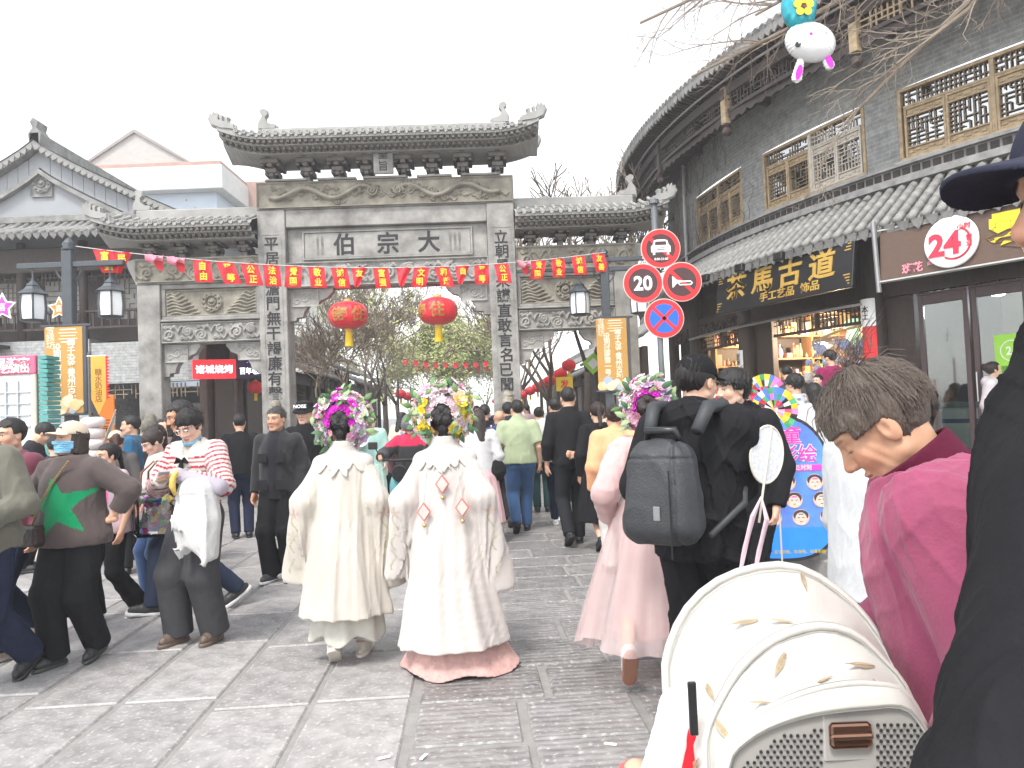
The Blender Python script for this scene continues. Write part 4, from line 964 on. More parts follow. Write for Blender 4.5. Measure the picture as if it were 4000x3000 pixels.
for t in (.125, .315, .505, .695):
    hp = MB(); hp.bbox(-.065, .065, -.065, .065, .2, .85, .01); hp.obj('hanging_post', M_OAK if t > .2 else M_WOOD, house, M=AM(t, .92, 6.28))
    kn = MB().lathe([(.05, .2), (.075, .17), (.05, .14), (.085, .10), (.085, .04), (.05, 0), (.0, -.02)], 10); kn.obj('post_finial', M_WOOD, house, M=AM(t, .92, 6.28))
    hb = MB().bbox(-.06, .06, -1.0, .0, -.1, .1, .01); hb.obj('beam_end', M_WOOD, house, M=AM(t, 0, 7.0))
# ground floor: columns, lintels, shop fronts
ZF = 0.55
arc_band(MB(), -.3, .95, [(-.02, ZF), (-.02, 0)]).obj('base_wall', M_BRK, house)
for t, r_ in ((-.08, .13), (.085, .15), (.25, .15), (.468, .16), (.70, .16)):
    MB().lathe([(r_ * 1.25, 0), (r_ * 1.3, .12), (r_, .16), (r_, 3.9), (r_, 4.0)], 14, Matrix()).obj('column', M_WOOD, house, smooth=True, M=AM(t, .12, ZF))
arc_band(MB(), -.3, .95, [(.02, 3.05), (.10, 3.05), (.10, 3.42), (.02, 3.42)]).obj('lintel', M_WOOD, house)
arc_band(MB(), -.3, .95, [(0, 3.42), (0.0, 4.62)]).obj('fascia_wall', M_WOOD, house)
arc_band(MB(), .09, .47, [(.11, 3.0), (.32, 2.96), (.32, 3.0), (.11, 3.06)]).obj('canopy_strip', mat('grey_metal', (.3, .3, .3), .4, metal=.6), house)
cvs = MB()
for k in range(40):
    t = -.06 + k * .0075; cvs.tube([A(t, .13 + .02 * math.sin(k * 2), 3.12 + .1 * math.sin(k * 1.3)), A(t + .006, .14, 3.2 + .08 * math.sin(k * 2.1)), A(t + .011, .13, 3.1 + .1 * math.cos(k * 1.7))], .02, 5)
cvs.obj('carved_lintel', M_WOOD, house, kind='stuff')
arc_band(MB(), -.3, .95, [(-3.2, ZF), (0.2, ZF)]).obj('shop_floor', mat('shop_floor', (.2, .17, .14), .4), house)
arc_band(MB(), -.3, .95, [(-3.2, 3.5), (0.0, 3.5)]).obj('shop_ceiling', M_DARK, house)
arc_band(MB(), -.3, .95, [(-3.0, ZF), (-3.0, 3.5)]).obj('shop_back_wall', mat('shop_wall', (.16, .10, .06), .7), house)
for t in (-.08, .085, .25, .468, .70):
    MB().box(-.06, .06, 0.05, 3.0, 0, 2.95).obj('partition', M_WOOD, house, M=AM(t, 0, ZF))
for t0, t1 in ((.265, .30), (.475, .51)):
    w = 14 * (t1 - t0); MB().bbox(-w / 2, w / 2, 0, .12, 0, 2.5, .01).obj('wall_pier', M_WOOD, house, M=AM((t0 + t1) / 2, .05, ZF))
for t0, t1 in ((.095, .24), (.305, .455)):
    w = 2 * RB * math.sin((t1 - t0) / 2); tl_ = MB(); lattice(tl_, -w / 2, w / 2, 0, .30, .03, rw, .085, .018)
    for q in ((-w / 2, w / 2, -.05, 0), (-w / 2, w / 2, .30, .34), (-.03, .03, 0, .3)): tl_.box(q[0], q[1], .0, .06, q[2], q[3])
    tl_.obj('transom_lattice', M_WOOD, house, M=AM((t0 + t1) / 2, .03, 2.76))
# shelves and goods
M_SHELF = mat('shop_shelf', (.32, .17, .07), .6, .3, 8)
gcol = [mat('goods_%d' % i, c, .5) for i, c in enumerate(((.55, .25, .08), (.6, .42, .12), (.5, .1, .06), (.35, .2, .12), (.6, .5, .35), (.2, .12, .08), (.55, .3, .4)))]
for (t0, t1, off) in ((.258, .258, 0), (.362, .462, -2.6), (.092, .092, 0), (.10, .235, -2.4)):
    w = RB * (t1 - t0) * .9 if off else 2.5; sh = MB(); n = 6
    for k in range(n + 1): sh.box(-w / 2, w / 2, 0, .3, k * .42, k * .42 + .03)
    for k in range(4): sh.box(-w / 2 + k * w / 3 - .02, -w / 2 + k * w / 3 + .02, 0, .302, .03, n * .42)
    Ms = AM((t0 + t1) / 2, off, ZF + .1) if off else AM(t0, 0, ZF + .1) @ Matrix.Translation((.34, 1.4, 0)) @ Matrix.Rotation(RAD(90), 4, 'Z'); sh.obj('display_shelf', M_SHELF, house, M=Ms)
    gd = MB()
    for k in range(n):
        x = -w / 2 + .04
        while x < w / 2 - .1:
            q = rw.uniform(.05, .13); hh = rw.uniform(.08, .3); gd.mi = rw.randrange(len(gcol)); MM = Ms @ Matrix.Translation((x + q / 2, rw.uniform(.06, .16), k * .42 + .032))
            if rw.random() < .5: gd.bbox(-q / 2, q / 2, -q / 2, q / 2, 0, hh, .008, MM)
            else: gd.lathe([(q * .3, 0), (q * .5, hh * .3), (q * .42, hh * .6), (q * .15, hh * .8), (q * .2, hh)], 8, MM)
            x += q + .015
    gd.obj('shop_goods', gcol, label='rows of small wooden and brass trinkets on the lit shop shelves', cat='goods', kind='stuff')
M_LAMPY = mat('lantern_glow', (1.0, 0.62, 0.12), .5, emit=2.2); M_LAMPW = mat('lamp_white', (1, .97, .9), .5, emit=9)
def fabric_lamp(M, label, m=None):
    e_ = empty('hanging_lamp', (0, 0, 0), 0, label, 'lamp', 'lit lamps inside the corner shops'); e_.matrix_world = M
    for k in range(3): MB().lathe([(.10 - .02 * k, .26 - .2 * k), (.15 - .03 * k, .2 - .2 * k), (.15 - .03 * k, .12 - .2 * k), (.09 - .02 * k, .07 - .2 * k)], 12).obj('lamp_shade', m or M_LAMPY, e_, smooth=True)
    MB().tube([(0, 0, .2), (0, 0, .8)], .006, 5).obj('cord', M_DARK, e_)
fabric_lamp(AM(.445, -.35, 2.55), 'lit yellow tiered lamp hanging beside the red column scroll'); fabric_lamp(AM(.225, -.35, 2.0), 'lit yellow tiered lamp in the shop opening left of the black signboard')
fabric_lamp(AM(.40, -.5, 2.62), 'pale green tiered lamp hanging under the black signboard', mat('lantern_green', (.35, .55, .4), .5, emit=.6))
def bulb(M, label):
    e_ = empty('ceiling_lamp', (0, 0, 0), 0, label, 'lamp', 'lit lamps inside the corner shops'); e_.matrix_world = M
    MB().lathe([(.03, .06), (.09, .04), (.09, 0), (.03, -.02)], 12).obj('bulb', M_LAMPW, e_, smooth=True)
    MB().tube([(0, 0, .06), (0, 0, .4)], .008, 5).obj('cord', M_DARK, e_)
bulb(AM(.352, -.4, 2.5), 'bright white bulb hanging in the trinket shop doorway')
bulb(AM(.55, -1.2, 3.0), 'bright white lamp behind the glass of the snack shop')
for t, off, z, en, c in ((.17, -.9, 2.7, 90, (1, .75, .45)), (.352, -.7, 2.7, 130, (1, .8, .55)), (.58, -1.4, 2.9, 30, (.9, .95, 1))):
    L = bpy.data.lights.new('shop_light', 'POINT'); L.energy = en; L.color = c; L.shadow_soft_size = .12; lo_ = bpy.data.objects.new('shop_light', L); COL.objects.link(lo_); lo_.location = A(t, off, z)
# hanging bouquets, plush and flowers in the trinket shop
hg = MB(); hm_ = [mat('plush_%d' % i, c, .9) for i, c in enumerate(((.45, .38, .6), (.35, .42, .62), (.62, .5, .25), (.35, .42, .3), (.55, .3, .36), (.6, .58, .55)))]
for k in range(60):
    t = rw.uniform(.37, .465); z = rw.uniform(1.85, 2.5) if k < 45 else rw.uniform(1.4, 1.9); r = rw.uniform(.04, .1); hg.mi = rw.randrange(6)
    MM = AM(t, rw.uniform(-.2, .25), z) @ Matrix.Rotation(rw.random() * 6, 4, 'Z') @ Matrix.Rotation(rw.random() * 3, 4, 'X')
    hg.lathe([(r * .2, -r), (r * .8, -r * .6), (r, 0), (r * .6, r * .7), (r * .2, r)], 7, MM)
    for q in range(5): hg.lathe([(.01, 0), (r * .3, r * .3), (.02, r * .8)], 5, MM @ Matrix.Rotation(q * 1.25, 4, 'Z') @ Matrix.Rotation(1.1, 4, 'X') @ Matrix.Translation((0, 0, r * .7)))
hg.obj('hanging_trinkets', hm_, label='lilac, blue and cream plush bouquets hanging in the shop doorway', cat='trinkets', kind='stuff')
MB().tube([A(.385, .2, 2.52), A(.42, .22, 2.62), A(.465, .25, 2.68)], .022, 8).obj('bamboo_pole', mat('bamboo', (.5, .36, .15), .5), label='bamboo pole with plush bouquets hanging across the shop doorway', cat='pole')
# the 24 hour shop: glazed doors
M_DOOR = mat('brown_door_frame', (.08, .05, .05), .45, .2)
for k, (t0, t1) in enumerate(((.515, .565), (.568, .618), (.621, .69))):
    w = RB * (t1 - t0); d = MB()
    for q in ((-w / 2, -w / 2 + .07, 0, 2.45), (w / 2 - .07, w / 2, 0, 2.45), (-w / 2 + .07, w / 2 - .07, 0, .14), (-w / 2 + .07, w / 2 - .07, 2.31, 2.45)): d.bbox(q[0], q[1], 0, .06, q[2], q[3], .006)
    dd = d.obj('glass_door', M_DOOR, house, M=AM((t0 + t1) / 2, .06, ZF)); MB().box(-w / 2 + .07, w / 2 - .07, .025, .031, .14, 2.31).obj('pane', M_GLASS, dd)
    if k == 1: MB().tube([(-w / 2 + .04, -.05, .9), (-w / 2 + .04, -.05, 1.3)], .014, 8).obj('handle', mat('steel', (.5, .5, .5), .3, metal=1), dd)
    tt = MB(); lattice(tt, -w / 2, w / 2, 0, .42, .02, rw, .11, .022); tt.box(-w / 2, w / 2, -.01, .05, -.03, 0); tt.obj('transom_lattice', M_DOOR, house, M=AM((t0 + t1) / 2, .06, ZF + 2.48))
    MB().box(-w / 2, w / 2, .04, .045, 0, .42).obj('pane', M_PANE, house, M=AM((t0 + t1) / 2, .06, ZF + 2.48))
po = empty('poster', (0, 0, 0), 0, 'lime green poster with a 24 in a ring on the glass door', 'poster'); po.matrix_world = AM(.603, .10, 2.0)
M_LIME = mat('lime_print', (.30, .62, .05), .5, .03); M_WHT = mat('white_print', (.8, .8, .78), .5, .03); M_DKG = mat('dark_green_print', (.03, .12, .02), .6)
MB().bbox(-.21, .21, -.005, .004, -.32, .32, .002).obj('sheet', M_LIME, po)
rg_ = MB().tube([(.135 * math.cos(a), -.008, .1 + .135 * math.sin(a)) for a in np.linspace(0, 6.283, 33)], .008, 4); rg_.obj('ring', M_WHT, po)
text('24', .15, M_WHT, Matrix.Translation((0, -.007, .1)) @ FM, po, bold=.02, ext=.001); text('营业中', .10, M_DKG, Matrix.Translation((0, -.007, -.14)) @ FM, po, ext=.001, bold=.01); text('~美好 出门左转~', .035, M_DKG, Matrix.Translation((0, -.007, -.24)) @ FM, po, ext=.001)
fz = empty('freezer', (0, 0, 0), 0, 'white chest freezer with a blue stripe behind the glass door', 'freezer'); fz.matrix_world = AM(.575, -.5, ZF)
MB().bbox(-.75, .75, -.3, .3, 0, .82, .03).obj('cabinet', mat('white_enamel', (.75, .77, .77), .35, .04), fz); MB().box(-.752, .752, -.304, -.298, .6, .66).obj('stripe', mat('blue_stripe', (.04, .07, .25), .4), fz); MB().bbox(-.77, .77, -.32, .32, .82, .9, .02).obj('lid', mat('grey_lid', (.3, .35, .36), .2), fz)
# signboards
ts = empty('shop_sign', (0, 0, 0), 0, 'black lacquer signboard with large gold characters under the tiled awning', 'sign'); ts.matrix_world = AM(.385, .84, 3.53) @ Matrix.Rotation(RAD(-8), 4, 'X')
M_BLK = mat('black_lacquer', (.012, .012, .014), .35, .2, 20)
MB().bbox(-1.58, 1.58, -.03, .04, -.38, .38, .012).obj('board', M_BLK, ts)
for c, x in zip('茶馬古道', (-1.02, -.36, .3, .98)): text(c, .46, M_GOLD, Matrix.Translation((x, -.036, .06)) @ FM, ts, bold=.022, sx=1.18, ext=.008)
text('手工艺品  饰品', .165, M_GOLD, Matrix.Translation((.28, -.036, -.24)) @ FM, ts, bold=.02, sx=1.25)
for sx in (-1, 1):
    for sz in (-1, 1):
        cm = MB()
        for k in range(4): cm.box(sx * 1.53 - (sx * .03 * (k + 1) if sx > 0 else 0), sx * 1.53 + (.03 * (k + 1) if sx < 0 else 0), -.036, -.03, sz * (.32 - .045 * k) - .008, sz * (.32 - .045 * k) + .008)
        cm.obj('corner_ornament', M_GOLD, ts)
for x in (-1.45, -.5, .45):
    MB().tube([(x, .1, .5), (x - .02, -.35, .30)], .012, 6).obj('lamp_arm', mat('grey_metal2', (.3, .3, .3), .4, metal=.6), ts); MB().bbox(x - .12, x + .08, -.42, -.33, .17, .30, .015).obj('flood_lamp', M_BLK, ts)
bs = empty('shop_sign', (0, 0, 0), 0, 'brown wood grain signboard with a round white 24 disc and yellow lettering', 'sign'); bs.matrix_world = AM(.612, .84, 3.51) @ Matrix.Rotation(RAD(-4), 4, 'X')
M_BRN = mat('brown_laminate', (.11, .065, .045), .5, .25, 10, stretch=(1, 1, 14)); M_RED = mat('red_print', (.72, .02, .06), .45, .05); M_YEL = mat('yellow_letter', (.85, .62, .02), .4, .05); M_PNK = mat('pink_letter', (.75, .25, .32), .45, .05)
MB().bbox(-1.4, 1.5, -.03, .06, -.35, .35, .01).obj('board', M_BRN, bs)
ed = MB()
for z in (-.37, .35): ed.box(-1.42, 1.52, -.05, .05, z, z + .02)
ed.obj('edge_trim', mat('pale_trim', (.5, .5, .48), .5), bs)
MB().tube([(-1.45, -.06, .5), (-1.42, -.06, -.5)], .035, 8).obj('rain_pipe', mat('grey_metal', (.3, .3, .3)), house, M=AM(.612, .84, 3.51))
MB().lathe([(.32, 0), (.335, .02), (.335, .05), (.32, .06)], 40, Matrix.Translation((-.43, -.028, 0)) @ FM).obj('disc', M_WHT, bs)
text('24', .40, M_RED, Matrix.Translation((-.50, -.095, -.02)) @ FM, bs, bold=.035, ext=.006)
MB().tube([(-.38 + .2 * math.cos(a), -.094, -.03 + .2 * math.sin(a)) for a in np.linspace(-2.2, 1.1, 24)], .013, 5).obj('arc', M_RED, bs)
text('小时', .085, M_RED, Matrix.Translation((-.26, -.095, .17)) @ FM, bs, bold=.01); text('营\n业', .08, M_RED, Matrix.Translation((-.20, -.095, -.02)) @ FM, bs, bold=.01, lines=.9)
text('班花', .14, M_PNK, Matrix.Translation((-.95, -.034, -.24)) @ FM, bs, bold=.03); text('的零食', .06, M_PNK, Matrix.Translation((-.66, -.034, -.22)) @ FM, bs, bold=.02)
text('零', .52, M_YEL, Matrix.Translation((.30, -.034, 0)) @ FM, bs, bold=.03, sx=1.2, ext=.012); text('食', .52, M_YEL, Matrix.Translation((.95, -.034, 0)) @ FM, bs, bold=.03, ext=.012)
# scrolls on the columns
M_ORG = mat('orange_cloth', (.75, .25, .04), .7, .15); M_REDC = mat('red_cloth', (.70, .02, .025), .6, .15, 20)
def scroll(t, off, z0, z1, w, m, label, chars, top=True):
    e_ = empty('column_scroll', (0, 0, 0), 0, label, 'scroll'); e_.matrix_world = AM(t, off, z0)
    n = 9
    def strip(a, b): return MB().grid([[( .16 * math.sin(x / .16), -.16 * math.cos(x / .16) + .16, z) for z in np.linspace(a, b, 6)] for x in np.linspace(-w / 2, w / 2, n)])
    strip(0, (z1 - z0) * .72).obj('lower_cloth', m, e_, smooth=True); strip((z1 - z0) * .722, z1 - z0).obj('upper_cloth', M_WHT, e_, smooth=True)
    text('\n'.join(chars), .12, M_INK, Matrix.Translation((0, -.004, (z1 - z0) * .86)) @ FM, e_, lines=.85)
scroll(.468, .33, 1.55, 3.05, .30, M_REDC, 'red and white cloth scroll wrapped on the timber column between the two shops', '本土')
scroll(.25, .31, 1.4, 2.55, .22, M_ORG, 'orange scroll wrapped on the timber column left of the trinket shop', '好运')
# pavement, kerb and steps
def koff(t): return 5.0 - 2.4 * min(1, max(0, (.62 - t) / .5)) ** 1.3
pav = MB().grid([[A(t, koff(t), .13), A(t, 1.8, .13)] for t in np.linspace(-.3, 1.1, 70)]); PV = pav.obj('pavement', slab_mat('pavement_stone', (.22, .215, .21), 0, .6), kind='structure')
KM = mat('kerb_stone', (.25, .24, .23), .75, .25, 8, .4, 40)
for k in range(40):
    t = -.25 + k * .034; pa, pb = A(t, koff(t) + .05, 0), A(t + .0335, koff(t + .0335) + .05, 0); L_ = (pb - pa).length
    MB().bbox(0, L_, 0, .22, -.02, .135, .015).obj('kerb_stone', KM, PV, M=Matrix.Translation(pa) @ Matrix.Rotation(math.atan2(pb.y - pa.y, pb.x - pa.x), 4, 'Z'))
for off, z in ((1.75, .34), (1.35, .55)):
    for k in range(16):
        t = -.25 + k * .075; w = (RB + off) * .0743; MB().bbox(-w / 2, w / 2, 0, 1.5 if z > .5 else .55, z - .3, z, .012).obj('step_stone', KM, PV, M=AM(t, off, 0))
# climbing stems and downpipe at the shaded end
vn = MB(); 
for k in range(46):
    t = rw.uniform(-.05, .26); z = rw.choice((4.95, 4.95, 6.3)); p_ = [A(t, .03, z)]
    for i in range(7): t += rw.uniform(-.012, .012); z += rw.uniform(.08, .26); p_.append(A(t, .03 + rw.uniform(0, .06), min(z, 7.2)))
    vn.tube(p_, [.009 - .001 * i for i in range(8)], 4)
vn.obj('climbing_stems', mat('dry_stem', (.16, .12, .09), .9), label='bare climbing plant stems clinging to the curved brick wall', cat='plant', kind='stuff')
MB().tube([A(.055, .1, 7.0), A(.052, .1, 6.0), A(.05, .1, 4.2)], .035, 8).obj('downpipe', mat('pale_pipe', (.45, .44, .44), .5), house)
# ------------------------------------------------------------------ grey gabled hall on the left
M_GREYW = mat('grey_plaster', (0.30, 0.31, 0.325), 0.9, 0.08, 1.2, 0.25, 60)
M_WW = mat('white_plaster', (0.6, 0.6, 0.58), 0.85, 0.12, 2, 0.2, 50)
rl = random.Random(21)
HX, HY = -11.3, 18.6
hall = empty('gabled_hall', (HX, HY, 0), 0, 'old grey gabled hall with tiled bargeboard and timber upper floor behind the lamp post', 'building')
def gz(x):
    a = abs(x) / 3.75; return 8.6 - 2.0 * (a ** 0.88)
xs = [3.75 * i / 14 for i in range(-14, 15)]
MB().prism([(-3.6, 6.0)] + [(x, gz(x) - .14) for x in xs] + [(3.6, 6.0)], 0, 9).obj('gable_wall', M_GREYW, hall)
for sx in (-1, 1):
    MB().grid([[(sx * 4.0 * k / 12, y, gz(4.0 * k / 12) + (.0)) for y in (-.35, 9.3)][::sx] for k in range(13)]).obj('roof_slope', M_TILE, hall)
    for j, (o0, o1, y0, y1, mm) in enumerate(((-.20, -.02, -.33, -.02, M_TILE), (-.62, -.22, -.10, .0, M_GREYW), (-.78, -.66, -.16, .0, M_TILE))):
        bd = MB()
        for k in range(14):
            x0, x1 = sx * 3.75 * k / 14, sx * 3.75 * (k + 1) / 14 - (sx * .012 if j == 1 else 0); bd.mi = 0
            vs = [(x0, y0, gz(x0) + o0), (x1, y0, gz(x1) + o0), (x1, y0, gz(x1) + o1), (x0, y0, gz(x0) + o1)]; vs += [(a, y1, c) for a, b, c in vs]
            bd.add(vs, [(0, 1, 2, 3), (7, 6, 5, 4), (0, 4, 5, 1), (1, 5, 6, 2), (2, 6, 7, 3), (3, 7, 4, 0)])
        bd.obj('bargeboard', mm, hall)
    for k in range(26):
        x = sx * (.1 + 3.7 * k / 26); link('drip_tile', lf, hall, M=Matrix.Translation((x, -.35, gz(x) - .08)) @ Matrix.Rotation(sx * RAD(28), 4, 'Y'))
MB().prism([(-.12, 8.45), (.12, 8.45), (.16, 8.75), (.06, 8.9), (.1, 9.05), (-.02, 9.15), (-.1, 9.05), (-.04, 8.9), (-.15, 8.75)], -.3, .1).obj('ridge_end', M_TILE, hall)
MB().bbox(-.14, .14, -.3, 9.2, 8.45, 8.8, .03).obj('ridge', M_TILE, hall)
relief(.55, .65, medallion(.5, .6)[:14], 'round_ornament', hall, (0, -.01, 7.6), m=M_TILE, amp=1.6)
MB().grid([[(x, -1.2, 6.08), (x, -.5, 6.32), (x, .02, 6.62)] for x in (-5.5, 4.4)]).obj('skirt_roof', M_TILE, hall)
stl = MB().tube([(0, -1.22, .02), (0, -.5, .28), (0, 0, .58)], .07, 7).mesh('barrel_tile', M_TILE, True)
for k in range(52):
    x = -5.4 + k * .19; link('barrel_tile', stl, hall, M=Matrix.Translation((x, 0, 6.07 + rl.uniform(-.02, .02)))); link('drip_tile', lf, hall, M=Matrix.Translation((x + .095, -1.22, 6.07)) @ Matrix.Rotation(RAD(20), 4, 'X'))
MB().bbox(-5.5, 4.4, -.2, .25, 6.6, 6.78, .02).obj('skirt_ridge', M_TILE, hall)
MB().bbox(-5.4, 4.3, -.35, .3, 5.35, 5.95, .02).obj('beam', M_WOOD, hall)
MB().bbox(-5.4, 4.2, .3, .5, 3.7, 5.36, .01).obj('upper_wall', M_WOOD, hall)
for k, x in enumerate((-5.0, -3.4, -1.9, -.4, 1.1, 2.6, 4.1)):
    MB().lathe([(.1, 0), (.1, 2.4)], 10, Matrix.Translation((x, -.25, 3.7))).obj('column', M_WOOD, hall, smooth=True)
    if k < 6:
        w = MB(); lattice(w, x + .25, x + 1.3, 4.25, 5.25, .28, rl, .12, .02); w.obj('lattice', M_LAT, hall, kind='stuff')
        MB().box(x + .25, x + 1.3, .293, .299, 4.25, 5.25).obj('pane', mat('paper_pane', (.32, .32, .31), .8), hall)
        t_ = MB(); lattice(t_, x + .12, x + 1.4, 5.05, 5.32, -.26, rl, .1, .02); t_.obj('fringe_lattice', M_WOOD, hall, kind='stuff')
rail = MB()
for z in (3.95, 4.35): rail.bbox(-5.4, 4.3, -.32, -.25, z, z + .06, .01)
for k in range(46): rail.box(-5.4 + k * .21, -5.36 + k * .21, -.3, -.27, 4.0, 4.36)
rail.obj('balcony_rail', M_WOOD, hall)
def uvbox(name, x0, x1, y0, y1, z0, z1, m, parent):
    o = MB().box(x0, x1, y0, y1, z0, z1).obj(name, m, parent); me = o.data; u = me.uv_layers.new(name='UVMap')
    for lp in me.loops:
        c = me.vertices[lp.vertex_index].co; u.data[lp.index].uv = (c.x + c.y, c.z)
    return o
uvbox('lower_wall', -5.6, 1.32, -.45, 2, 0, 3.7, M_WBRK, hall); uvbox('side_wall', 1.321, 4.3, -.4, -.1, 2.62, 3.6, M_WBRK, hall)
fl_ = MB(); lattice(fl_, 1.45, 4.2, 2.25, 2.58, -.3, rl, .1, .025); fl_.obj('lattice_frieze', M_LAT, hall, kind='stuff')
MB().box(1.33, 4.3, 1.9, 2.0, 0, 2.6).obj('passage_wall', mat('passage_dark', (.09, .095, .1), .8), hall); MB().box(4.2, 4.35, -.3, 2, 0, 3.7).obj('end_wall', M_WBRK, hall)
MB().bbox(2.5, 3.2, 1.6, 1.9, 1.75, 2.15, .02).obj('air_conditioner', mat('ac_grey', (.25, .25, .24), .5), hall)
for k in range(2):                                         # outside stair
    MB().prism([(-3.6 + 0, 3.0), (-.6, 4.05), (-.6, 4.25), (-3.6, 3.2)], -.75 - .3 * k, -.66 - .3 * k).obj('stair_rail', M_WOOD, hall)
st_ = MB()
for k in range(12): st_.box(-3.6 + .25 * k, -3.3 + .25 * k, -1.05, -.47, 2.55 + .09 * k, 2.62 + .09 * k)
st_.obj('stair_treads', M_WOOD, hall)
# pale modern blocks beyond
M_BLUEW = mat('pale_blue_render', (0.48, 0.54, 0.62), 0.9, 0.08, 0.4); M_REDT = mat('red_tile', (0.38, 0.24, 0.2), .8, .2, 3)
b1 = P(540, 700, 42); blk = empty('apartment_block', (b1.x, 42, 0), 0, 'pale blue rendered apartment block with a flat white cornice and red roof edge', 'building')
MB().bbox(-4.6, 4.3, 0, 10, 0, 14.4, .02).obj('wall', M_BLUEW, blk); MB().bbox(-5.2, 4.9, -.7, 10.6, 14.4, 15.7, .03).obj('cornice', M_WW, blk); MB().bbox(-5.1, 4.8, -.6, 10.5, 15.705, 15.95, .02).obj('roof_edge', M_REDT, blk)
MB().prism([(-3.9, 15.95), (-.4, 18.1), (3.1, 15.95)], .6, 8).obj('attic_gable', mat('attic_grey', (.42, .40, .38), .9), blk); MB().prism([(-4.1, 15.95), (-.4, 18.3), (3.3, 15.95), (3.1, 15.95), (-.4, 18.1), (-3.9, 15.95)], .45, 8.1).obj('attic_roof', mat('attic_brown', (.28, .25, .24), .9), blk)
for k in range(4):
    w = MB().bbox(2.2, 3.4, -.03, .03, 1.5 + 3.1 * k, 3.1 + 3.1 * k, .02).obj('window', M_WW, blk); MB().box(2.28, 3.32, -.045, -.035, 1.58 + 3.1 * k, 3.02 + 3.1 * k).obj('pane', M_PANE, w)
b2 = P(985, 760, 46); bl2 = empty('apartment_block', (b2.x, 46, 0), 0, 'white apartment block with red tiled roof behind the stone gate pillar', 'building')
MB().bbox(-2.6, 3, 0, 9, 0, 13.6, .02).obj('wall', M_WW, bl2); MB().bbox(-3.1, 3.4, -.6, 9.4, 13.6, 14.2, .03).obj('eave_slab', M_WW, bl2); MB().prism([(-3.1, 14.2), (-1.9, 16.0), (3.4, 16.0), (3.4, 14.2)], -.5, 9).obj('roof', M_REDT, bl2)
for k in range(4):
    for j in range(2): w = MB().bbox(-2.2 + j * 2.2, -1.0 + j * 2.2, -.04, .04, 1.6 + 3 * k, 3.2 + 3 * k, .02).obj('window', mat('bare_alu', (.4, .42, .42), .4), bl2); MB().box(-2.12 + j * 2.2, -1.08 + j * 2.2, -.055, -.045, 1.7 + 3 * k, 3.1 + 3 * k).obj('pane', M_PANE, w)
b3 = P(-150, 600, 32); bl3 = empty('apartment_block', (b3.x, 32, 0), 0, 'white block with an orange brick chimney behind the gabled hall', 'building')
MB().bbox(-3, 2.2, 0, 8, 0, 11.9, .02).obj('wall', M_WW, bl3); MB().prism([(-6, 14.2), (3.0, 12.2), (3.0, 11.8), (-6, 13.8)], -.6, 8).obj('roof', mat('grey_slab', (.4, .4, .39), .9), bl3); ch = MB().bbox(1.0, 2.0, 2, 3, 12.0, 13.9, .03).obj('chimney', mat('orange_brick', (.45, .25, .14), .9, .25, 6), bl3); MB().bbox(.85, 2.15, 1.85, 3.15, 13.9, 14.1, .02).obj('chimney_cap', M_WW, ch)
# ------------------------------------------------------------------ shop rows beyond the gate
M_ROW = mat('old_timber', (0.07, 0.05, 0.042), .7, .35, 6, .3, 30); M_SHUT = mat('roller_shutter', (.14, .12, .11), .5, .2, stretch=(1, 1, 30), bump=.4, bscale=4)
def shop_unit(side, u, v, L, h, desc, shut):
    o = s2w(u, v); e_ = empty('street_shop', o, STR + (RAD(90) if side < 0 else RAD(-90)), desc, 'shop')      # local -Y faces the street, X along it
    MB().bbox(-L / 2, L / 2, .6, .78, 0, h, .02).obj('wall', M_ROW, e_)
    MB().grid([[(x, -.55, h - .25), (x, .7, h + .35), (x, 1.9, h + 1.2)] for x in (-L / 2 - .1, L / 2 + .1)]).obj('roof', M_TILE, e_)
    tm = MB().tube([(0, -.57, h - .24), (0, .7, h + .37), (0, 1.9, h + 1.22)], .06, 6).mesh('barrel_tile', M_TILE, True)
    for k in range(int(L / .26)): link('barrel_tile', tm, e_, M=Matrix.Translation((-L / 2 + .13 + k * .26, 0, rl.uniform(-.015, .015))))
    MB().bbox(-L / 2, L / 2, 1.7, 2.0, h + 1.1, h + 1.4, .03).obj('ridge', M_TILE, e_)
    for k in range(3): MB().lathe([(.11, 0), (.1, h - .1)], 8, Matrix.Translation((-L / 2 + .15 + k * (L - .3) / 2, 0, 0))).obj('column', M_WOOD, e_, smooth=True)
    MB().bbox(-L / 2, L / 2, -.06, .12, h - .55, h - .3, .01).obj('beam', M_WOOD, e_)
    for k in range(2):
        x0 = -L / 2 + .35 + k * (L - .3) / 2; x1 = x0 + L / 2 - .55
        if shut: MB().bbox(x0, x1, .52, .58, .05, h - .9, .01).obj('shutter', M_SHUT, e_)
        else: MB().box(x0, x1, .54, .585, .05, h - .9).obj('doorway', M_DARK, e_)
        q = MB(); lattice(q, x0, x1, h - .9, h - .56, .5, rl, .13, .025); q.obj('transom_lattice', M_LAT, e_, kind='stuff')
    return e_
for i, (v, L, h, d, sh_) in enumerate(((19.5, 5, 3.5, 'closed timber shop with brown shutter just beyond the gate, under the red lit sign', 1), (24.8, 5, 3.2, 'low timber shop beside the shuttered one, left side of the street', 0), (30.2, 5, 3.6, 'timber shop in the middle of the left row beyond the gate', 0), (36, 6, 3.3, 'timber shop far down the left row of the street', 0), (44, 8, 3.6, 'last timber shop visible at the end of the left row', 0))): shop_unit(-1, -5.0, v, L, h, d, sh_)
for i, (v, L, h, d, sh_) in enumerate(((25.2, 5, 3.4, 'timber shop past the corner building with lantern rows in front', 0), (30.7, 5, 3.1, 'low timber shop in the middle of the right row beyond the gate', 0), (36.5, 6, 3.5, 'timber shop far down the right row of the street', 1), (44.5, 8, 3.4, 'last timber shop visible at the end of the right row', 0))): shop_unit(1, 4.7, v, L, h, d, sh_)
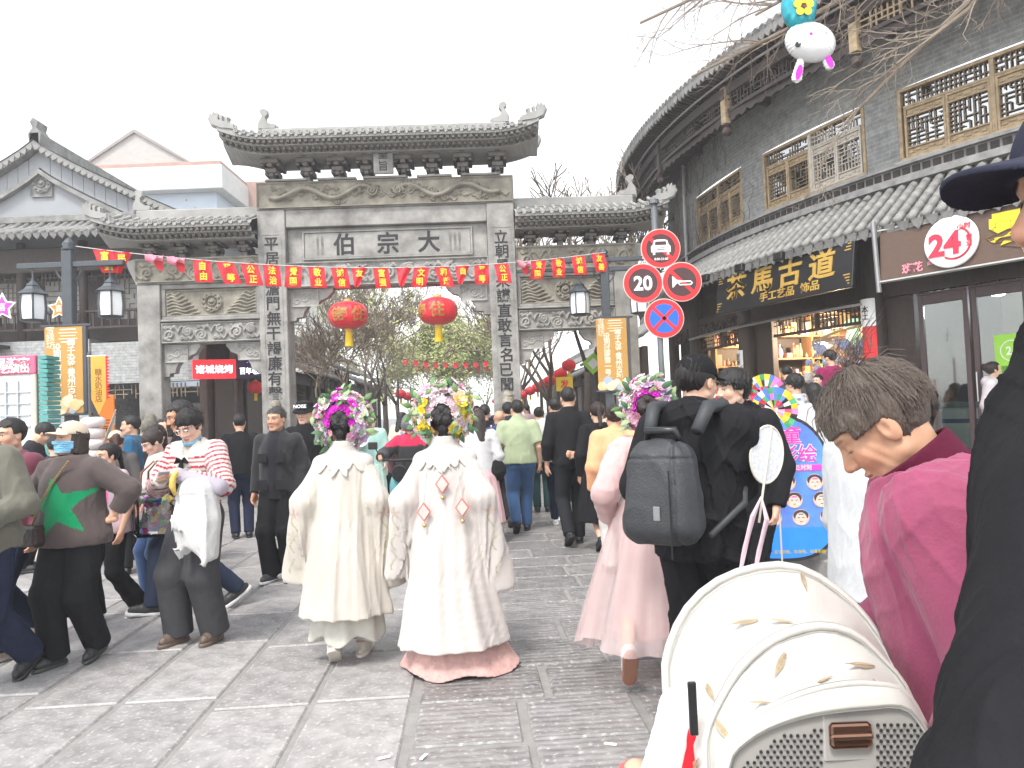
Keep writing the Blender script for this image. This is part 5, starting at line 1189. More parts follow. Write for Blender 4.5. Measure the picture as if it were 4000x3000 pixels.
ls = P(868, 1442, 16.3); le = empty('lit_sign', (ls.x, 16.3, ls.z), RAD(22), 'red and purple lit sign with white characters hanging off the left shop row', 'sign', scale=.78)
MB().bbox(-.75, .35, -.05, .05, -.26, .26, .01).obj('red_panel', mat('led_red', (.75, .02, .03), .4, emit=.5), le); MB().bbox(.352, 1.15, -.05, .05, -.26, .26, .01).obj('purple_panel', mat('led_purple', (.06, .02, .08), .4), le)
MLED = mat('led_white', (.8, .9, 1), .4, emit=1.6)
text('诸城烧烤', .24, MLED, Matrix.Translation((-.2, -.056, 0)) @ FM, le, bold=.004); text('百年老店', .2, MLED, Matrix.Translation((.76, -.056, -.06)) @ FM, le, bold=.004, sx=.8); text('· · · ·', .14, mat('led_blue', (.05, .1, .9), .4, emit=1.5), Matrix.Translation((.76, -.056, .17)) @ FM, le, bold=.04)
# ------------------------------------------------------------------ trees
M_BARK = mat('bark', (.10, .08, .068), .95, .35, 14, .7, 40); M_TWIG = mat('twig', (.25, .205, .16), .95, .3, 20)
def tree(name, label, base, h, seed, lean=(0, 0), fork=.35, spread=.6, leaf=None, nleaf=0, depth=5, trunk=.14, nb=3, group='bare street trees', twig=1.0, lsz=.05):
    r = random.Random(seed); tr, cr, lv = MB(), MB(), MB(); ends = []
    def grow(p, d, L, rad, lev):
        n = 4 if lev < 3 else 3; pts = [p]; rr = [rad]
        for i in range(n):
            d = (d + Vector((r.uniform(-1, 1), r.uniform(-1, 1), r.uniform(-.5, .9))) * (.10 + .05 * lev)).normalized(); p = p + d * L / n; pts.append(p); rr.append(rad * (1 - .45 * (i + 1) / n))
        rr = [max(x_, .0085 * twig) for x_ in rr]; (tr if lev < 2 else cr).tube(pts, rr, 8 if lev == 0 else (6 if lev < 3 else 3), lev < 2)
        if lev >= depth: ends.append(p); return
        k = nb if lev < 2 else r.choice((2, 3, 3, 4)) if lev < depth - 1 else r.choice((3, 4))
        for i in range(k):
            a = r.uniform(0, 6.28); ax = d.orthogonal().normalized(); ax.rotate(Matrix.Rotation(a + i * 6.28 / k, 3, d)); ang = spread * r.uniform(.6, 1.25)
            nd = (d * math.cos(ang) + ax * math.sin(ang) + Vector((0, 0, .12))).normalized(); j = len(pts) - 1 - (r.randrange(2) if lev else 0)
            grow(pts[j], nd, L * r.uniform(.62, .86), rr[j] * r.uniform(.6, .8), lev + 1)
        if lev >= 1: ends.extend(pts[1:])
    d0 = Vector((lean[0], lean[1], 1)).normalized(); grow(Vector((0, 0, 0)), d0, h * fork, trunk, 0)
    e_ = empty(name, base, 0, label, 'tree', group); tr.obj('trunk', M_BARK, e_, smooth=True); c_ = cr.obj('crown', M_TWIG, e_)
    if leaf:
        for i in range(nleaf):
            p = r.choice(ends) + Vector((r.gauss(0, .22), r.gauss(0, .22), r.gauss(0, .22))); a = Vector((r.gauss(0, 1), r.gauss(0, 1), r.gauss(0, 1))).normalized(); b = a.orthogonal().normalized(); s = lsz * r.uniform(.6, 1.4)
            lv.add([p - a * s, p + b * s * .6, p + a * s, p - b * s * .6], [(0, 1, 2, 3)])
        lv.obj('foliage', leaf, e_, kind='stuff')
    return e_
M_BUD = mat('spring_leaf', (.40, .41, .17), .7, .3, 3); M_LEAF = mat('fresh_leaf', (.38, .42, .16), .7, .3, 2)
for i, (u, v, h, lab, n) in enumerate(((-2.75, 18.4, 5.6, 'forked bare street tree in front of the lit red sign', 0), (-2.9, 22.5, 7.2, 'bare street tree with a fine twiggy crown beyond the gate, behind the left big lantern', 500), (-2.9, 27.5, 7.6, 'bare street tree second past the lit sign, faint green buds', 1800), (-2.8, 33, 8, 'budding street tree half way down the left row', 2500))):
    tree('street_tree', lab, s2w(u, v), h, 40 + i, leaf=M_BUD if n else None, nleaf=n, spread=.66, fork=.26, depth=6, lsz=.05, twig=1.3)
for i, (u, v, h, lab, ln) in enumerate(((2.35, 18.2, 6.8, 'dark leaning bare tree in the right bay of the gate', (-.28, 0)), (3.0, 19.6, 9.4, 'tall bare tree rising above the right wing of the gate', (.1, .1)), (2.6, 24, 9.0, 'bare street tree behind the lantern row past the gate', (0, 0)), (2.5, 29.5, 9.2, 'bare street tree further along behind the lantern row', (-.1, 0)), (2.4, 36, 9, 'far bare street tree near the end of the right row', (-.1, 0)))):
    tree('street_tree', lab, s2w(u, v), h, 60 + i, lean=ln, spread=.62, fork=.27, depth=6 if i else 5, trunk=.15, twig=1.9 if i == 1 else 1.3, leaf=M_TWIG if i == 1 else None, nleaf=1500, lsz=.03)
for i, (u, v, h) in enumerate(((-1.5, 38, 12.5), (-.9, 47, 14), (-2.8, 55, 15), (1.6, 60, 12))):
    tree('street_tree', ('yellow green leafing tree closing the street view between the lanterns', 'yellow green leafing tree, tallest one closing the street', 'pale leafing tree at the far end of the street', 'pale leafing tree at the far end behind the right row')[i], s2w(u, v), h, 80 + i, leaf=M_LEAF if i < 2 else M_BUD, nleaf=15000, spread=.75, fork=.17, depth=6, lsz=.07, twig=2.2, group='leafing trees at the street end')
tree('sapling', 'thin yellowish sapling rising behind the left wing roof of the gate', P(960, 1000, 24).xy.to_3d(), 7.6, 95, spread=.4, fork=.35, depth=5, trunk=.06, leaf=mat('dry_leaf', (.5, .4, .16), .8), nleaf=250, lsz=.06)
# near tree just right of the picture: its limbs hang into the top right corner
def limbs(name, label, base, top, targets, seed):
    r = random.Random(seed); tr, cr = MB(), MB(); tr.tube([base, (Vector(base) + Vector(top)) / 2 + Vector((.05, .05, 0)), top], [.17, .14, .11], 10)
    def twig(p, d, L, rad, lev):
        pts = [p]
        for i in range(5): d = (d + Vector((r.gauss(0, 1), r.gauss(0, 1), r.gauss(-.1, .7))) * .16).normalized(); p = p + d * L / 5; pts.append(p)
        cr.tube(pts, [rad * (1 - .13 * i) for i in range(6)], 4 if lev < 2 else 3, False)
        if lev < 3:
            for i in range(r.choice((3, 4, 5))):
                j = r.randrange(1, 6); a = d.orthogonal().normalized(); a.rotate(Matrix.Rotation(r.uniform(0, 6.28), 3, d)); twig(pts[j], (d + a * r.uniform(.5, 1.1)).normalized(), L * r.uniform(.35, .6), rad * .5, lev + 1)
    for q, tg in enumerate(targets):
        a, b = Vector(top), Vector(tg); m = (a + b) / 2 + Vector((0, 0, .35)); pts = [a, a.lerp(m, .5) + Vector((r.gauss(0, .1), r.gauss(0, .1), .12)), m, m.lerp(b, .5) + Vector((r.gauss(0, .08), r.gauss(0, .08), .06)), b]
        cr.tube(pts, [.06, .045, .032, .022, .014], 6)
        for k in range(9):
            t = r.uniform(.35, 1); i = min(3, int(t * 4)); p = pts[i].lerp(pts[i + 1], t * 4 - i); d = (pts[i + 1] - pts[i]).normalized(); s_ = d.orthogonal().normalized(); s_.rotate(Matrix.Rotation(r.uniform(0, 6.28), 3, d)); twig(p, (d + s_ * .8).normalized(), r.uniform(.5, 1.1), .010, 1)
    e_ = empty(name, (0, 0, 0), 0, label, 'tree'); tr.obj('trunk', M_BARK, e_, smooth=True); cr.obj('crown', M_TWIG, e_)
limbs('overhanging_tree', 'bare tree whose thin branches hang over the corner building from outside', (5.9, 6.4, .1), (5.6, 6.6, 5.6), (P(2500, 90, 8), P(2700, 300, 8.5), P(2950, 60, 8), P(2650, -40, 8.2), P(3300, 480, 8), P(3500, 250, 7.5)), 5)
# ------------------------------------------------------------------ lamp posts with banners
M_POST = mat('lamp_post_paint', (.055, .065, .075), .45, .15, 10); M_LGL = mat('opal_glass', (.85, .87, .88), .35, .03, trans=0.0)
M_BAN = mat('mustard_banner', (.50, .27, .065), .7, .08, 4); M_CRM = mat('cream_print', (.8, .74, .6), .6)
def lamp_post(base, ztop, arms, zarm, lants, ban, label, blabel, scale=1.0):
    e_ = empty('street_lamp', base, 0, label, 'street lamp'); s = scale
    MB().bbox(-.075, .075, -.075, .075, .12, ztop - .15, .012).obj('pole', M_POST, e_); MB().bbox(-.16, .16, -.16, .16, 0, .5, .03).obj('pole_base', M_POST, e_)
    MB().lathe([(.08, 0), (.095, .03), (.07, .06), (.09, .1), (.06, .14), (.03, .18), (0, .2)], 12, Matrix.Translation((0, 0, ztop - .15))).obj('finial', M_POST, e_, smooth=True)
    for za in zarm: MB().bbox(arms[0], arms[1], -.045, .045, za - .04, za + .04, .008).obj('crossarm', M_POST, e_)
    for sx in (-1, 1): MB().tube([(sx * .06, 0, zarm[-1] - .1 - .05 * math.sin(a) if 0 else zarm[-1] - .06 - .16 * a / 6), (sx * (.06 + .14 * a / 6), 0, zarm[-1] - .06)] if 0 else [(sx * (.07 + .12 * math.sin(q)), 0, zarm[-1] - .25 + .2 * q / 1.6) for q in np.linspace(0, 1.6, 8)], .014, 6).obj('scroll_bracket', M_POST, e_)
    for x, zt, zb in lants:
        h = zt - zb; l = MB().lathe([(.02, zt), (.025, zt - .05 * h), (.055, zt - .10 * h), (.10, zt - .17 * h), (.09, zt - .18 * h), (.13, zt - .26 * h), (.225, zt - .37 * h), (.215, zt - .385 * h), (.10, zt - .36 * h)], 6, Matrix.Translation((x, 0, 0))).obj('lantern_roof', M_POST, e_)
        MB().lathe([(.165, zb + .05 * h), (.178, zb + .3 * h), (.165, zt - .385 * h)], 6, Matrix.Translation((x, 0, 0))).obj('lantern_glass', M_LGL, e_)
        fr = MB()
        for k in range(6): a = k * math.pi / 3; fr.tube([(x + .172 * math.cos(a), .172 * math.sin(a), zb + .05 * h), (x + .184 * math.cos(a), .184 * math.sin(a), zb + .3 * h), (x + .172 * math.cos(a), .172 * math.sin(a), zt - .385 * h)], .015, 4)
        fr.obj('lantern_bars', M_POST, l); MB().lathe([(.12, zb), (.2, zb + .03), (.19, zb + .055 * h), (.1, zb + .06 * h)], 6, Matrix.Translation((x, 0, 0))).obj('lantern_base', M_POST, e_); MB().tube([(x, 0, zt), (x, 0, zarm[-1])], .012, 5).obj('hanger', M_POST, e_)
    x0, x1, z0, z1 = ban; b = empty('street_banner', base, 0, blabel, 'banner'); cx, cz, w, h = (x0 + x1) / 2, (z0 + z1) / 2, x1 - x0, z1 - z0
    MB().bbox(x0, x1, -.125, -.095, z0, z1, .004).obj('panel', M_BAN, b); fr = MB(); fr.bbox(x0 - .05, x1 + .12, -.13, -.08, z1, z1 + .035, .006); fr.bbox(x0 - .05, x1 + .12, -.13, -.08, z0 - .035, z0, .006); fr.bbox(x1 + .01, x1 + .06, -.14, -.08, z0, z1, .006); fr.obj('frame', M_POST, b)
    def T(t, sz, x, z, **k): text(t, sz, M_CRM, Matrix.Translation((x, -.1285, z)) @ FM, b, ext=.0015, **k)
    T('\n'.join('雪姨坊'), .13 * w / .55, cx - w * .34, cz + h * .38, lines=.85); T('\n'.join('没到过南第一号'[:7]), .125 * w / .55, cx - w * .17, cz + h * .0, lines=.88, bold=.02); T('\n'.join('等于没来青州古城'), .125 * w / .55, cx + w * .2, cz - h * .0, lines=.88, bold=.02)
    for k, (ww, zz) in enumerate(((.42, .465), (.5, .43), (.4, .395), (.5, .36), (.38, .32))): MB().box(cx + w * .12 - w * ww / 2, cx + w * .12 + w * ww / 2, -.1275, -.126, cz + h * zz - .006, cz + h * zz + (.012 if k in (0, 4) else .006)).obj('print_line', M_CRM, b)
    rb = random.Random(int(x0 * 100))
    for k in range(9):
        r = rb.uniform(.05, .09) * w / .55; c = rb.choice(((.75, .6, .42), (.7, .5, .25), (.78, .7, .55), (.75, .45, .4), (.35, .42, .5))); xx = x0 + r * .8 + (w - 1.6 * r) * k / 8
        MB().lathe([(r, 0), (r * .8, .003), (0, .004)], 14, Matrix.Translation((xx, -.1265 - .0008 * k, z0 + r * .75 + (k % 3) * .05)) @ FM).obj('printed_pastry', mat('pastry_%d' % int(c[0] * 1000 + c[2] * 10), c, .6), b)
    return e_
pz = lambda x, y, D: P(x, y, D).z
DL = 11.2; bl = P(280, 1613, DL); fx = lambda px, D, y=1250: P(px, y, D).x
lamp_post((bl.x, DL, 0), pz(283, 940, DL), (fx(75, DL) - bl.x, fx(490, DL) - bl.x), [pz(283, 1034, DL)], [(fx(129, DL, 1150) - bl.x, pz(129, 1088, DL), pz(129, 1259, DL)), (fx(432, DL, 1150) - bl.x, pz(432, 1078, DL), pz(432, 1244, DL))], (fx(196, DL, 1450) - bl.x, fx(343, DL, 1450) - bl.x, pz(270, 1615, DL), pz(270, 1280, DL)), 'dark lamp post with two white lanterns in front of the gabled hall', 'mustard vertical banner with white characters on the lamp post before the gabled hall')
DR = 14.0; br_ = P(2385, 1613, DR)
lamp_post((br_.x, DR, 0), pz(2370, 975, DR), (fx(2215, DR) - br_.x, fx(2520, DR) - br_.x), [pz(2372, 1014, DR), pz(2372, 1052, DR)], [(fx(2264, DR, 1150) - br_.x, pz(2264, 1090, DR), pz(2264, 1234, DR)), (fx(2500, DR, 1150) - br_.x, pz(2500, 1090, DR), pz(2500, 1228, DR))], (fx(2330, DR, 1380) - br_.x, fx(2448, DR, 1380) - br_.x, pz(2390, 1523, DR), pz(2390, 1246, DR)), 'dark lamp post with two white lanterns before the right wing of the gate', 'mustard vertical banner with white characters beside the traffic signs')
# ------------------------------------------------------------------ flag string across the gate
A0, A1 = P(296, 962, DL - .1), P(2366, 985, DR - .1)
M_FLAG = mat('flag_red', (.72, .03, .045), .65, .08, 8); M_FLGP = mat('flag_back', (.72, .2, .27), .65, .08, 8); M_FTXT = mat('flag_yellow', (.85, .62, .05), .6, .05)
def cat_pt(t): p = A0.lerp(A1, t); p.z -= .30 * 4 * t * (1 - t); return p
MB().tube([cat_pt(t) for t in np.linspace(0, 1, 40)], .006, 5).obj('flag_string', mat('white_cord', (.6, .6, .58), .7), label='white cord strung between the two lamp posts before the gate', cat='cord')
fl = [(400, '富强', 0), (480, '民主', 2), (605, '', 1), (690, '', 1), (787, '自由', 0), (877, '平等', 0), (972, '公正', 0), (1058, '法治', 0), (1147, '爱国', 0), (1234, '敬业', 0), (1322, '诚信', 0), (1403, '友善', 2), (1485, '富强', 0), (1577, '', 2), (1647, '文明', 0), (1722, '和谐', 0), (1806, '自由', 2), (1880, '平等', 0), (1957, '公正', 0), (2040, '', 1), (2107, '爱国', 0), (2180, '敬业', 0), (2258, '诚信', 0), (2335, '友善', 0)]
rf = random.Random(8); seen = {}
for px, t, fold in fl:
    d = ray(px, 1000); a = np.array(((A1 - A0).x, -d.x, (A1 - A0).y, -d.y)).reshape(2, 2); tt = float(np.linalg.solve(a, np.array((-A0.x, -A0.y)))[0])
    p = cat_pt(tt); ang = math.atan2((A1 - A0).y, (A1 - A0).x)
    nm = 'folded' if fold else t; seen[nm] = seen.get(nm, 0) + 1
    wing = 'left wing' if px < 1030 else 'centre bay' if px < 1990 else 'right wing'; MEAN = {'富强': 'prosperity', '自由': 'freedom', '平等': 'equality', '公正': 'justice', '法治': 'rule of law', '爱国': 'patriotism', '敬业': 'dedication', '诚信': 'integrity', '友善': 'friendship', '文明': 'civility', '和谐': 'harmony'}
    lab = 'red flag blown %s on the cord before the gate %s' % ('into a pink bundle' if fold == 1 else 'to a triangle' + {1403: ' past integrity', 1577: ' past prosperity', 1806: ' past harmony'}.get(px, ''), wing) if fold else 'red flag whose yellow characters mean %s, before the gate %s' % (MEAN[t], wing)
    e_ = empty('bunting_flag', p, ang + rf.uniform(-.08, .08), lab, 'flag', 'red flags on the cord before the gate'); sh = rf.uniform(-.12, .12); w, h = .255, .335
    if fold == 0:
        MB().grid([[(-w / 2 + w * i / 6 + sh * z_, .012 * math.sin(i * 1.4 + z_ * 6) + .10 * z_ * rf.choice((1,)) * .3, -h * z_) for z_ in np.linspace(0, 1, 7)][::-1] for i in range(7)]).obj('cloth', M_FLAG, e_, smooth=True)
        for k, c in enumerate(t): text(c, .135, M_FTXT, Matrix.Translation((sh * (.27 + .45 * k), -.018 + .03 * (.27 + .45 * k), -h * (.27 + .45 * k))) @ FM, e_, bold=.03, ext=.002, sx=.9)
    elif fold == 1:
        MB().grid([[(-w / 2 + w * i / 6 + .05 * z_ * math.sin(i), -.12 * math.sin(z_ * 2.2) + .03 * math.sin(i * 1.5), -.10 * z_ + .03 * math.sin(i * 1.1 + z_ * 3)) for z_ in np.linspace(0, 1, 7)][::-1] for i in range(7)]).obj('cloth', M_FLGP, e_, smooth=True)
        MB().add([(-w * .2, 0, -.06), (w * .45, 0, -.08), (w * .4, .02, -.23), (w * .1, .02, -.2)], [(0, 1, 2, 3)]).obj('lower_cloth', M_FLAG, e_)
    else:
        MB().grid([[((-w / 2 + w * i / 6) * (1 - .75 * z_) - .06 * z_, .03 * math.sin(i * 1.2 + z_ * 4), -h * .95 * z_) for z_ in np.linspace(0, 1, 7)][::-1] for i in range(7)]).obj('cloth', M_FLAG, e_, smooth=True)
        if t: text(t[0], .12, M_FTXT, Matrix.Translation((-.01, -.04, -h * .3)) @ FM, e_, bold=.03, ext=.002)
# ------------------------------------------------------------------ lanterns
M_LRED = mat('lantern_silk', (.70, .015, .03), .5, .12, 12, sheen=.2); M_LGOLD = mat('lantern_gold', (.75, .45, .15), .45, .1); M_TAS = mat('tassel_yellow', (.75, .52, .02), .7, .15, 60, stretch=(8, 8, .4))
def lantern_parts(e_, r, hz, big=False):
    n = 32 if big else 16; rows = 13 if big else 8; mb = MB()
    pr_ = [(r * (max(1 - abs(t) ** 2.6, 0)) ** .5 * .9 + r * .1, hz * t) for t in np.linspace(-.98, .98, rows)]
    vs = []
    for rad, z in pr_:
        for j in range(n): k_ = 1 - (.025 if j % 2 else 0); vs.append((rad * k_ * math.cos(6.2832 * j / n), rad * k_ * math.sin(6.2832 * j / n), z))
    mb.add(vs, [(i * n + j, i * n + (j + 1) % n, (i + 1) * n + (j + 1) % n, (i + 1) * n + j) for i in range(rows - 1) for j in range(n)]); mb.obj('silk_body', M_LRED, e_, smooth=not big)
    for s in (-1, 1): MB().lathe([(r * .2, s * hz * .93), (r * .22, s * hz * 1.0), (r * .2, s * hz * 1.16)], 12).obj('collar_ring', M_LGOLD, e_)
    MB().lathe([(r * .17, -hz * 1.16), (r * .22, -hz * 1.16 - r * .75), (r * .0, -hz * 1.16 - r * .74)], 14).obj('tassel', M_TAS, e_)
def wrap_txt(t, size, r, hz, a0, z0, e_):
    me = text_mesh(t, size, M_LGOLD, bold=.03, ext=.001); c = np.empty(len(me.vertices) * 3, np.float32); me.vertices.foreach_get('co', c); c = c.reshape(-1, 3)
    z = np.clip((c[:, 1] + z0) / hz, -.97, .97); rr = r * np.sqrt(np.maximum(1 - np.abs(z) ** 2.6, 0)) * .9 + r * .1 + .006; a = a0 + c[:, 0] / r
    me.vertices.foreach_set('co', np.stack([rr * np.sin(a), -rr * np.cos(a), c[:, 1] + z0], 1).astype(np.float32).ravel()); me.update(); link('gold_character', me, e_)
for px, py, a, lab in ((1360, 1232, .75, 'large red gold-lettered lantern under the gate lintel, farther from the road signs'), (1710, 1215, .05, 'large red gold-lettered lantern under the gate lintel, closer to the road signs')):
    p = P(px, py, 14.95); e_ = empty('palace_lantern', p, 0, lab, 'lantern', 'large lanterns under the gate'); r = .385; lantern_parts(e_, r, .275, True)
    wrap_txt('住', .30, r, .275, a, 0, e_); wrap_txt('佳', .28, r, .275, a - 1.15, 0, e_); wrap_txt('福', .2, r, .275, a - .85, .02, e_); wrap_txt('住', .3, r, .275, a + 1.5, 0, e_)
    MB().tube([(0, 0, .3), (0, 0, max(.4, 4.12 - p.z))], .006, 5).obj('cord', M_POST, e_)
def small_lantern(p, r, lab):
    e_ = empty('red_lantern', p, 0, lab, 'lantern', 'small red lanterns along the street'); lantern_parts(e_, r, r * .8); MB().tube([(0, 0, r * .8), (0, 0, r * 2.2)], .008, 4).obj('cord', M_POST, e_)
for k, (px, py, D) in enumerate(((2222, 1427, 18.0), (2190, 1461, 18.6), (2150, 1487, 20), (2126, 1500, 21), (2100, 1514, 22.5), (2071, 1527, 24), (2041, 1544, 26))): small_lantern(P(px, py, D), .17, 'small red lantern with yellow tassel in the row beyond the right gate bay')
for k, (px, py, D) in enumerate(((998, 1513, 17.5), (1036, 1526, 19))): small_lantern(P(px, py, D), .18, 'small red lantern with yellow tassel beside the left inner pillar of the gate')
for k in range(9): small_lantern(s2w(-2.3, 27 + 3.2 * k) + Vector((0, 0, 2.35)), .2, 'small red lantern in the far row down the left side of the street')
for k in range(8): small_lantern(s2w(1.9, 29 + 3.4 * k) + Vector((0, 0, 2.4)), .2, 'small red lantern in the far row down the right side of the street')
# lantern rails the rows hang from
for u_, v0, v1, z, lb in ((-2.3, 26, 54, 2.75, 'thin dark rail carrying the far left row of small lanterns'), (1.9, 28, 54, 2.8, 'thin dark rail carrying the far right row of small lanterns')):
    e_ = empty('lantern_rail', s2w(u_, v0), STR, lb, 'rail'); MB().tube([(0, 0, z), (0, v1 - v0, z)], .02, 5).obj('rail', M_POST, e_)
    for k in range(6): MB().tube([(0, k * (v1 - v0) / 5, 0), (0, k * (v1 - v0) / 5, z)], .03, 6).obj('post', M_POST, e_)
# distant bunting
for v, z, n in ((31, 3.9, 13), (40, 4.2, 12)):
    e_ = empty('bunting', s2w(-2.6, v), STR, 'far string of small red pennants across the street, %s' % ('first past the gate' if v < 35 else 'second past the gate'), 'bunting'); MB().tube([(5.2 * t, 0, z - .5 * t * (1 - t) * 2) for t in np.linspace(0, 1, 14)], .008, 4).obj('cord', M_POST, e_)
    for k in range(n): x = 5.2 * (k + .5) / n; zz = z - 1.0 * (k + .5) / n * (1 - (k + .5) / n); MB().add([(x - .1, 0, zz), (x + .1, 0, zz), (x + .09, .02, zz - .22), (x - .08, -.02, zz - .2)], [(0, 1, 2, 3)]).obj('pennant', M_FLAG, e_)
# ------------------------------------------------------------------ traffic signs
DS = 11.7; sp_ = P(2597, 1613, DS); M_SRED = mat('sign_red', (.78, .015, .02), .4, .03); M_SBLK = mat('sign_dark', (.055, .018, .02), .4); M_SBLU = mat('sign_blue', (.0, .12, .72), .4, .03); M_SRIM = mat('sign_rim', (.75, .5, .45), .4); M_GPOLE = mat('sign_pole', (.16, .17, .18), .4, metal=.5)
tsn = empty('traffic_signs', (sp_.x, DS, 0), 0, 'grey pole with four round traffic signs: no cars, 20, no horns, no stopping', 'traffic sign')
MB().lathe([(.05, 0), (.05, pz(2580, 790, DS))], 12, Matrix.Translation((0, .08, 0))).obj('pole', M_GPOLE, tsn, smooth=True); MB().lathe([(.075, 0), (.075, .06), (.02, .09)], 12, Matrix.Translation((0, .08, pz(2580, 790, DS)))).obj('pole_cap', M_GPOLE, tsn)
def disc(px, py, inner):
    c = P(px, py, DS); x, z = c.x - sp_.x, c.z; T_ = lambda dy: Matrix.Translation((x, dy, z)) @ FM
    d = MB().lathe([(.305, 0), (.305, .012), (.29, .014)], 40, T_(0.0)).obj('sign_plate', M_SRIM, tsn); MB().lathe([(.292, 0), (.292, .003)], 40, T_(-.0145)).obj('red_field', M_SRED, d); MB().lathe([(.222, 0), (.222, .003)], 40, T_(-.018)).obj('centre_field', inner, d)
    MB().box(-.05, .05, .0, .06, -.02, .02, Matrix.Translation((x * .6, 0.005, z))).obj('bracket', M_GPOLE, tsn); return d, x, z
def slash(d, x, z, a): MB().box(-.235, .235, -.0235, -.0215, -.027, .027, Matrix.Translation((x, 0, z)) @ Matrix.Rotation(a, 4, 'Y')).obj('bar', M_SRED, d)
d, x, z = disc(2580, 971, M_SBLK); slash(d, x, z, RAD(45))
car = MB(); car.prism([(x + a, z + b) for a, b in ((-.15, -.06), (-.15, .03), (-.12, .06), (-.105, .12), (-.06, .135), (.06, .135), (.105, .12), (.12, .06), (.15, .03), (.15, -.06), (.125, -.06), (.125, -.10), (.09, -.10), (.09, -.06), (-.09, -.06), (-.09, -.10), (-.125, -.10), (-.125, -.06))], -.028, -.0245); car.obj('car_symbol', M_WHT, d)
MB().prism([(x - .09, z + .05), (x - .08, z + .105), (x + .08, z + .105), (x + .09, z + .05)], -.0305, -.0285).obj('windscreen', M_SBLK, d); 
for zz in (0.0, -.025): MB().box(x - .06, x + .06, -.0305, -.0285, z + zz, z + zz + .01).obj('grille_line', M_SBLK, d)
text('8:00-21:00', .05, M_WHT, Matrix.Translation((x, -.026, z - .165)) @ FM, d, bold=.02)
d, x, z = disc(2511, 1107, M_SBLK); text('20', .30, M_WHT, Matrix.Translation((x, -.024, z)) @ FM, d, bold=.03, sx=.95)
d, x, z = disc(2663, 1101, M_SBLK); slash(d, x, z, RAD(45))
hn = MB(); hn.prism([(x - .15, z + .09), (x - .15, z - .09), (x - .13, z - .08), (x - .08, z - .025), (x - .0, z - .012), (x - .0, z + .015), (x - .08, z + .03), (x - .13, z + .08)], -.028, -.0245)
hn.tube([(x - .02, -.026, z), (x + .13, -.026, z), (x + .155, -.026, z - .025), (x + .13, -.026, z - .05), (x - .04, -.026, z - .05), (x - .055, -.026, z - .025), (x - .03, -.026, z - .002)], .013, 5); hn.obj('horn_symbol', M_WHT, d)
d, x, z = disc(2594, 1244, M_SBLU); slash(d, x, z, RAD(45)); slash(d, x, z + .0005, RAD(-45))
# ------------------------------------------------------------------ rabbit foil balloon
DB = 6.4; M_FOIL = mat('white_foil', (.72, .72, .72), .22, .06, 6, .3, 30, metal=.35); M_FPNK = mat('magenta_foil', (.75, .02, .5), .25, .05, 6, metal=.2); M_FTEAL = mat('teal_foil', (.02, .3, .36), .25, .3, 14, metal=.3); M_EYE = mat('print_black', (.01, .01, .01), .3); M_FYEL = mat('yellow_foil', (.75, .55, .03), .25, metal=.2)
bc = P(3165, 165, DB); bal = empty('foil_balloon', bc, 0, 'white foil rabbit balloon floating upside down above the street', 'balloon')
sdf_obj('head', lambda Q: ell(Q @ Ry(.25), (0, 0, 0), (.215, .1, .17)) + .003 * np.sin(np.arctan2(Q[:, 2], Q[:, 0]) * 40) * np.clip((np.hypot(Q[:, 0], Q[:, 2]) - .12) * 12, 0, 1), (-.25, -.15, -.25), (.25, .15, .25), .008, M_FOIL, bal)
for x0, z0, x1, z1 in ((-.09, -.16, -.13, -.30), (.11, -.10, .15, -.2)):
    sdf_obj('ear', lambda Q, a=(x0, 0, z0), b=(x1, 0, z1): rc(Q * np.array((1, 1.8, 1), np.float32), a, b, .032, .046) / 1.5 + .002 * np.sin(Q[:, 2] * 220), (-.25, -.1, -.4), (.25, .1, -.02), .007, M_FOIL, bal)
    MB().lathe([(.0, 0), (.02, .002), (.028, .0)], 14, Matrix.Translation((x0 + (x1 - x0) * .75, -.028, z0 + (z1 - z0) * .75)) @ Matrix.Rotation(math.atan2(x0 - x1, z0 - z1), 4, 'Y') @ Matrix.Diagonal((1, 1, 2.4, 1)) @ FM).obj('ear_lining', M_FPNK, bal)
sdf_obj('body', lambda Q: ell(Q, (-.08, .0, .30), (.15, .085, .2)) + .004 * np.sin(Q[:, 0] * 90) * np.cos(Q[:, 2] * 40), (-.3, -.12, .05), (.12, .12, .55), .009, M_FTEAL, bal)
for k in range(5): a = k * 1.257 + .3; MB().lathe([(.0, .0), (.035, .004), (.03, .0)], 10, Matrix.Translation((-.075 + .055 * math.cos(a), -.09, .27 + .055 * math.sin(a))) @ FM).obj('petal', M_FYEL, bal)
MB().lathe([(0, 0), (.022, .006), (.02, 0)], 10, Matrix.Translation((-.075, -.095, .27)) @ FM).obj('flower_centre', mat('brown_foil', (.1, .03, .02), .3), bal)
for sx, x, z in ((-1, -.135, -.05), (1, .085, .03)): MB().lathe([(0, .004), (.022, .002), (.024, -.01)], 14, Matrix.Translation((x, -.083, z)) @ FM).obj('eye', M_EYE, bal); MB().lathe([(0, .004), (.007, 0)], 8, Matrix.Translation((x + .006, -.088, z + .008)) @ FM).obj('eye_glint', M_WHT, bal)
MB().lathe([(0, .004), (.014, 0)], 12, Matrix.Translation((-.03, -.1, .025)) @ FM).obj('nose', M_FPNK, bal)
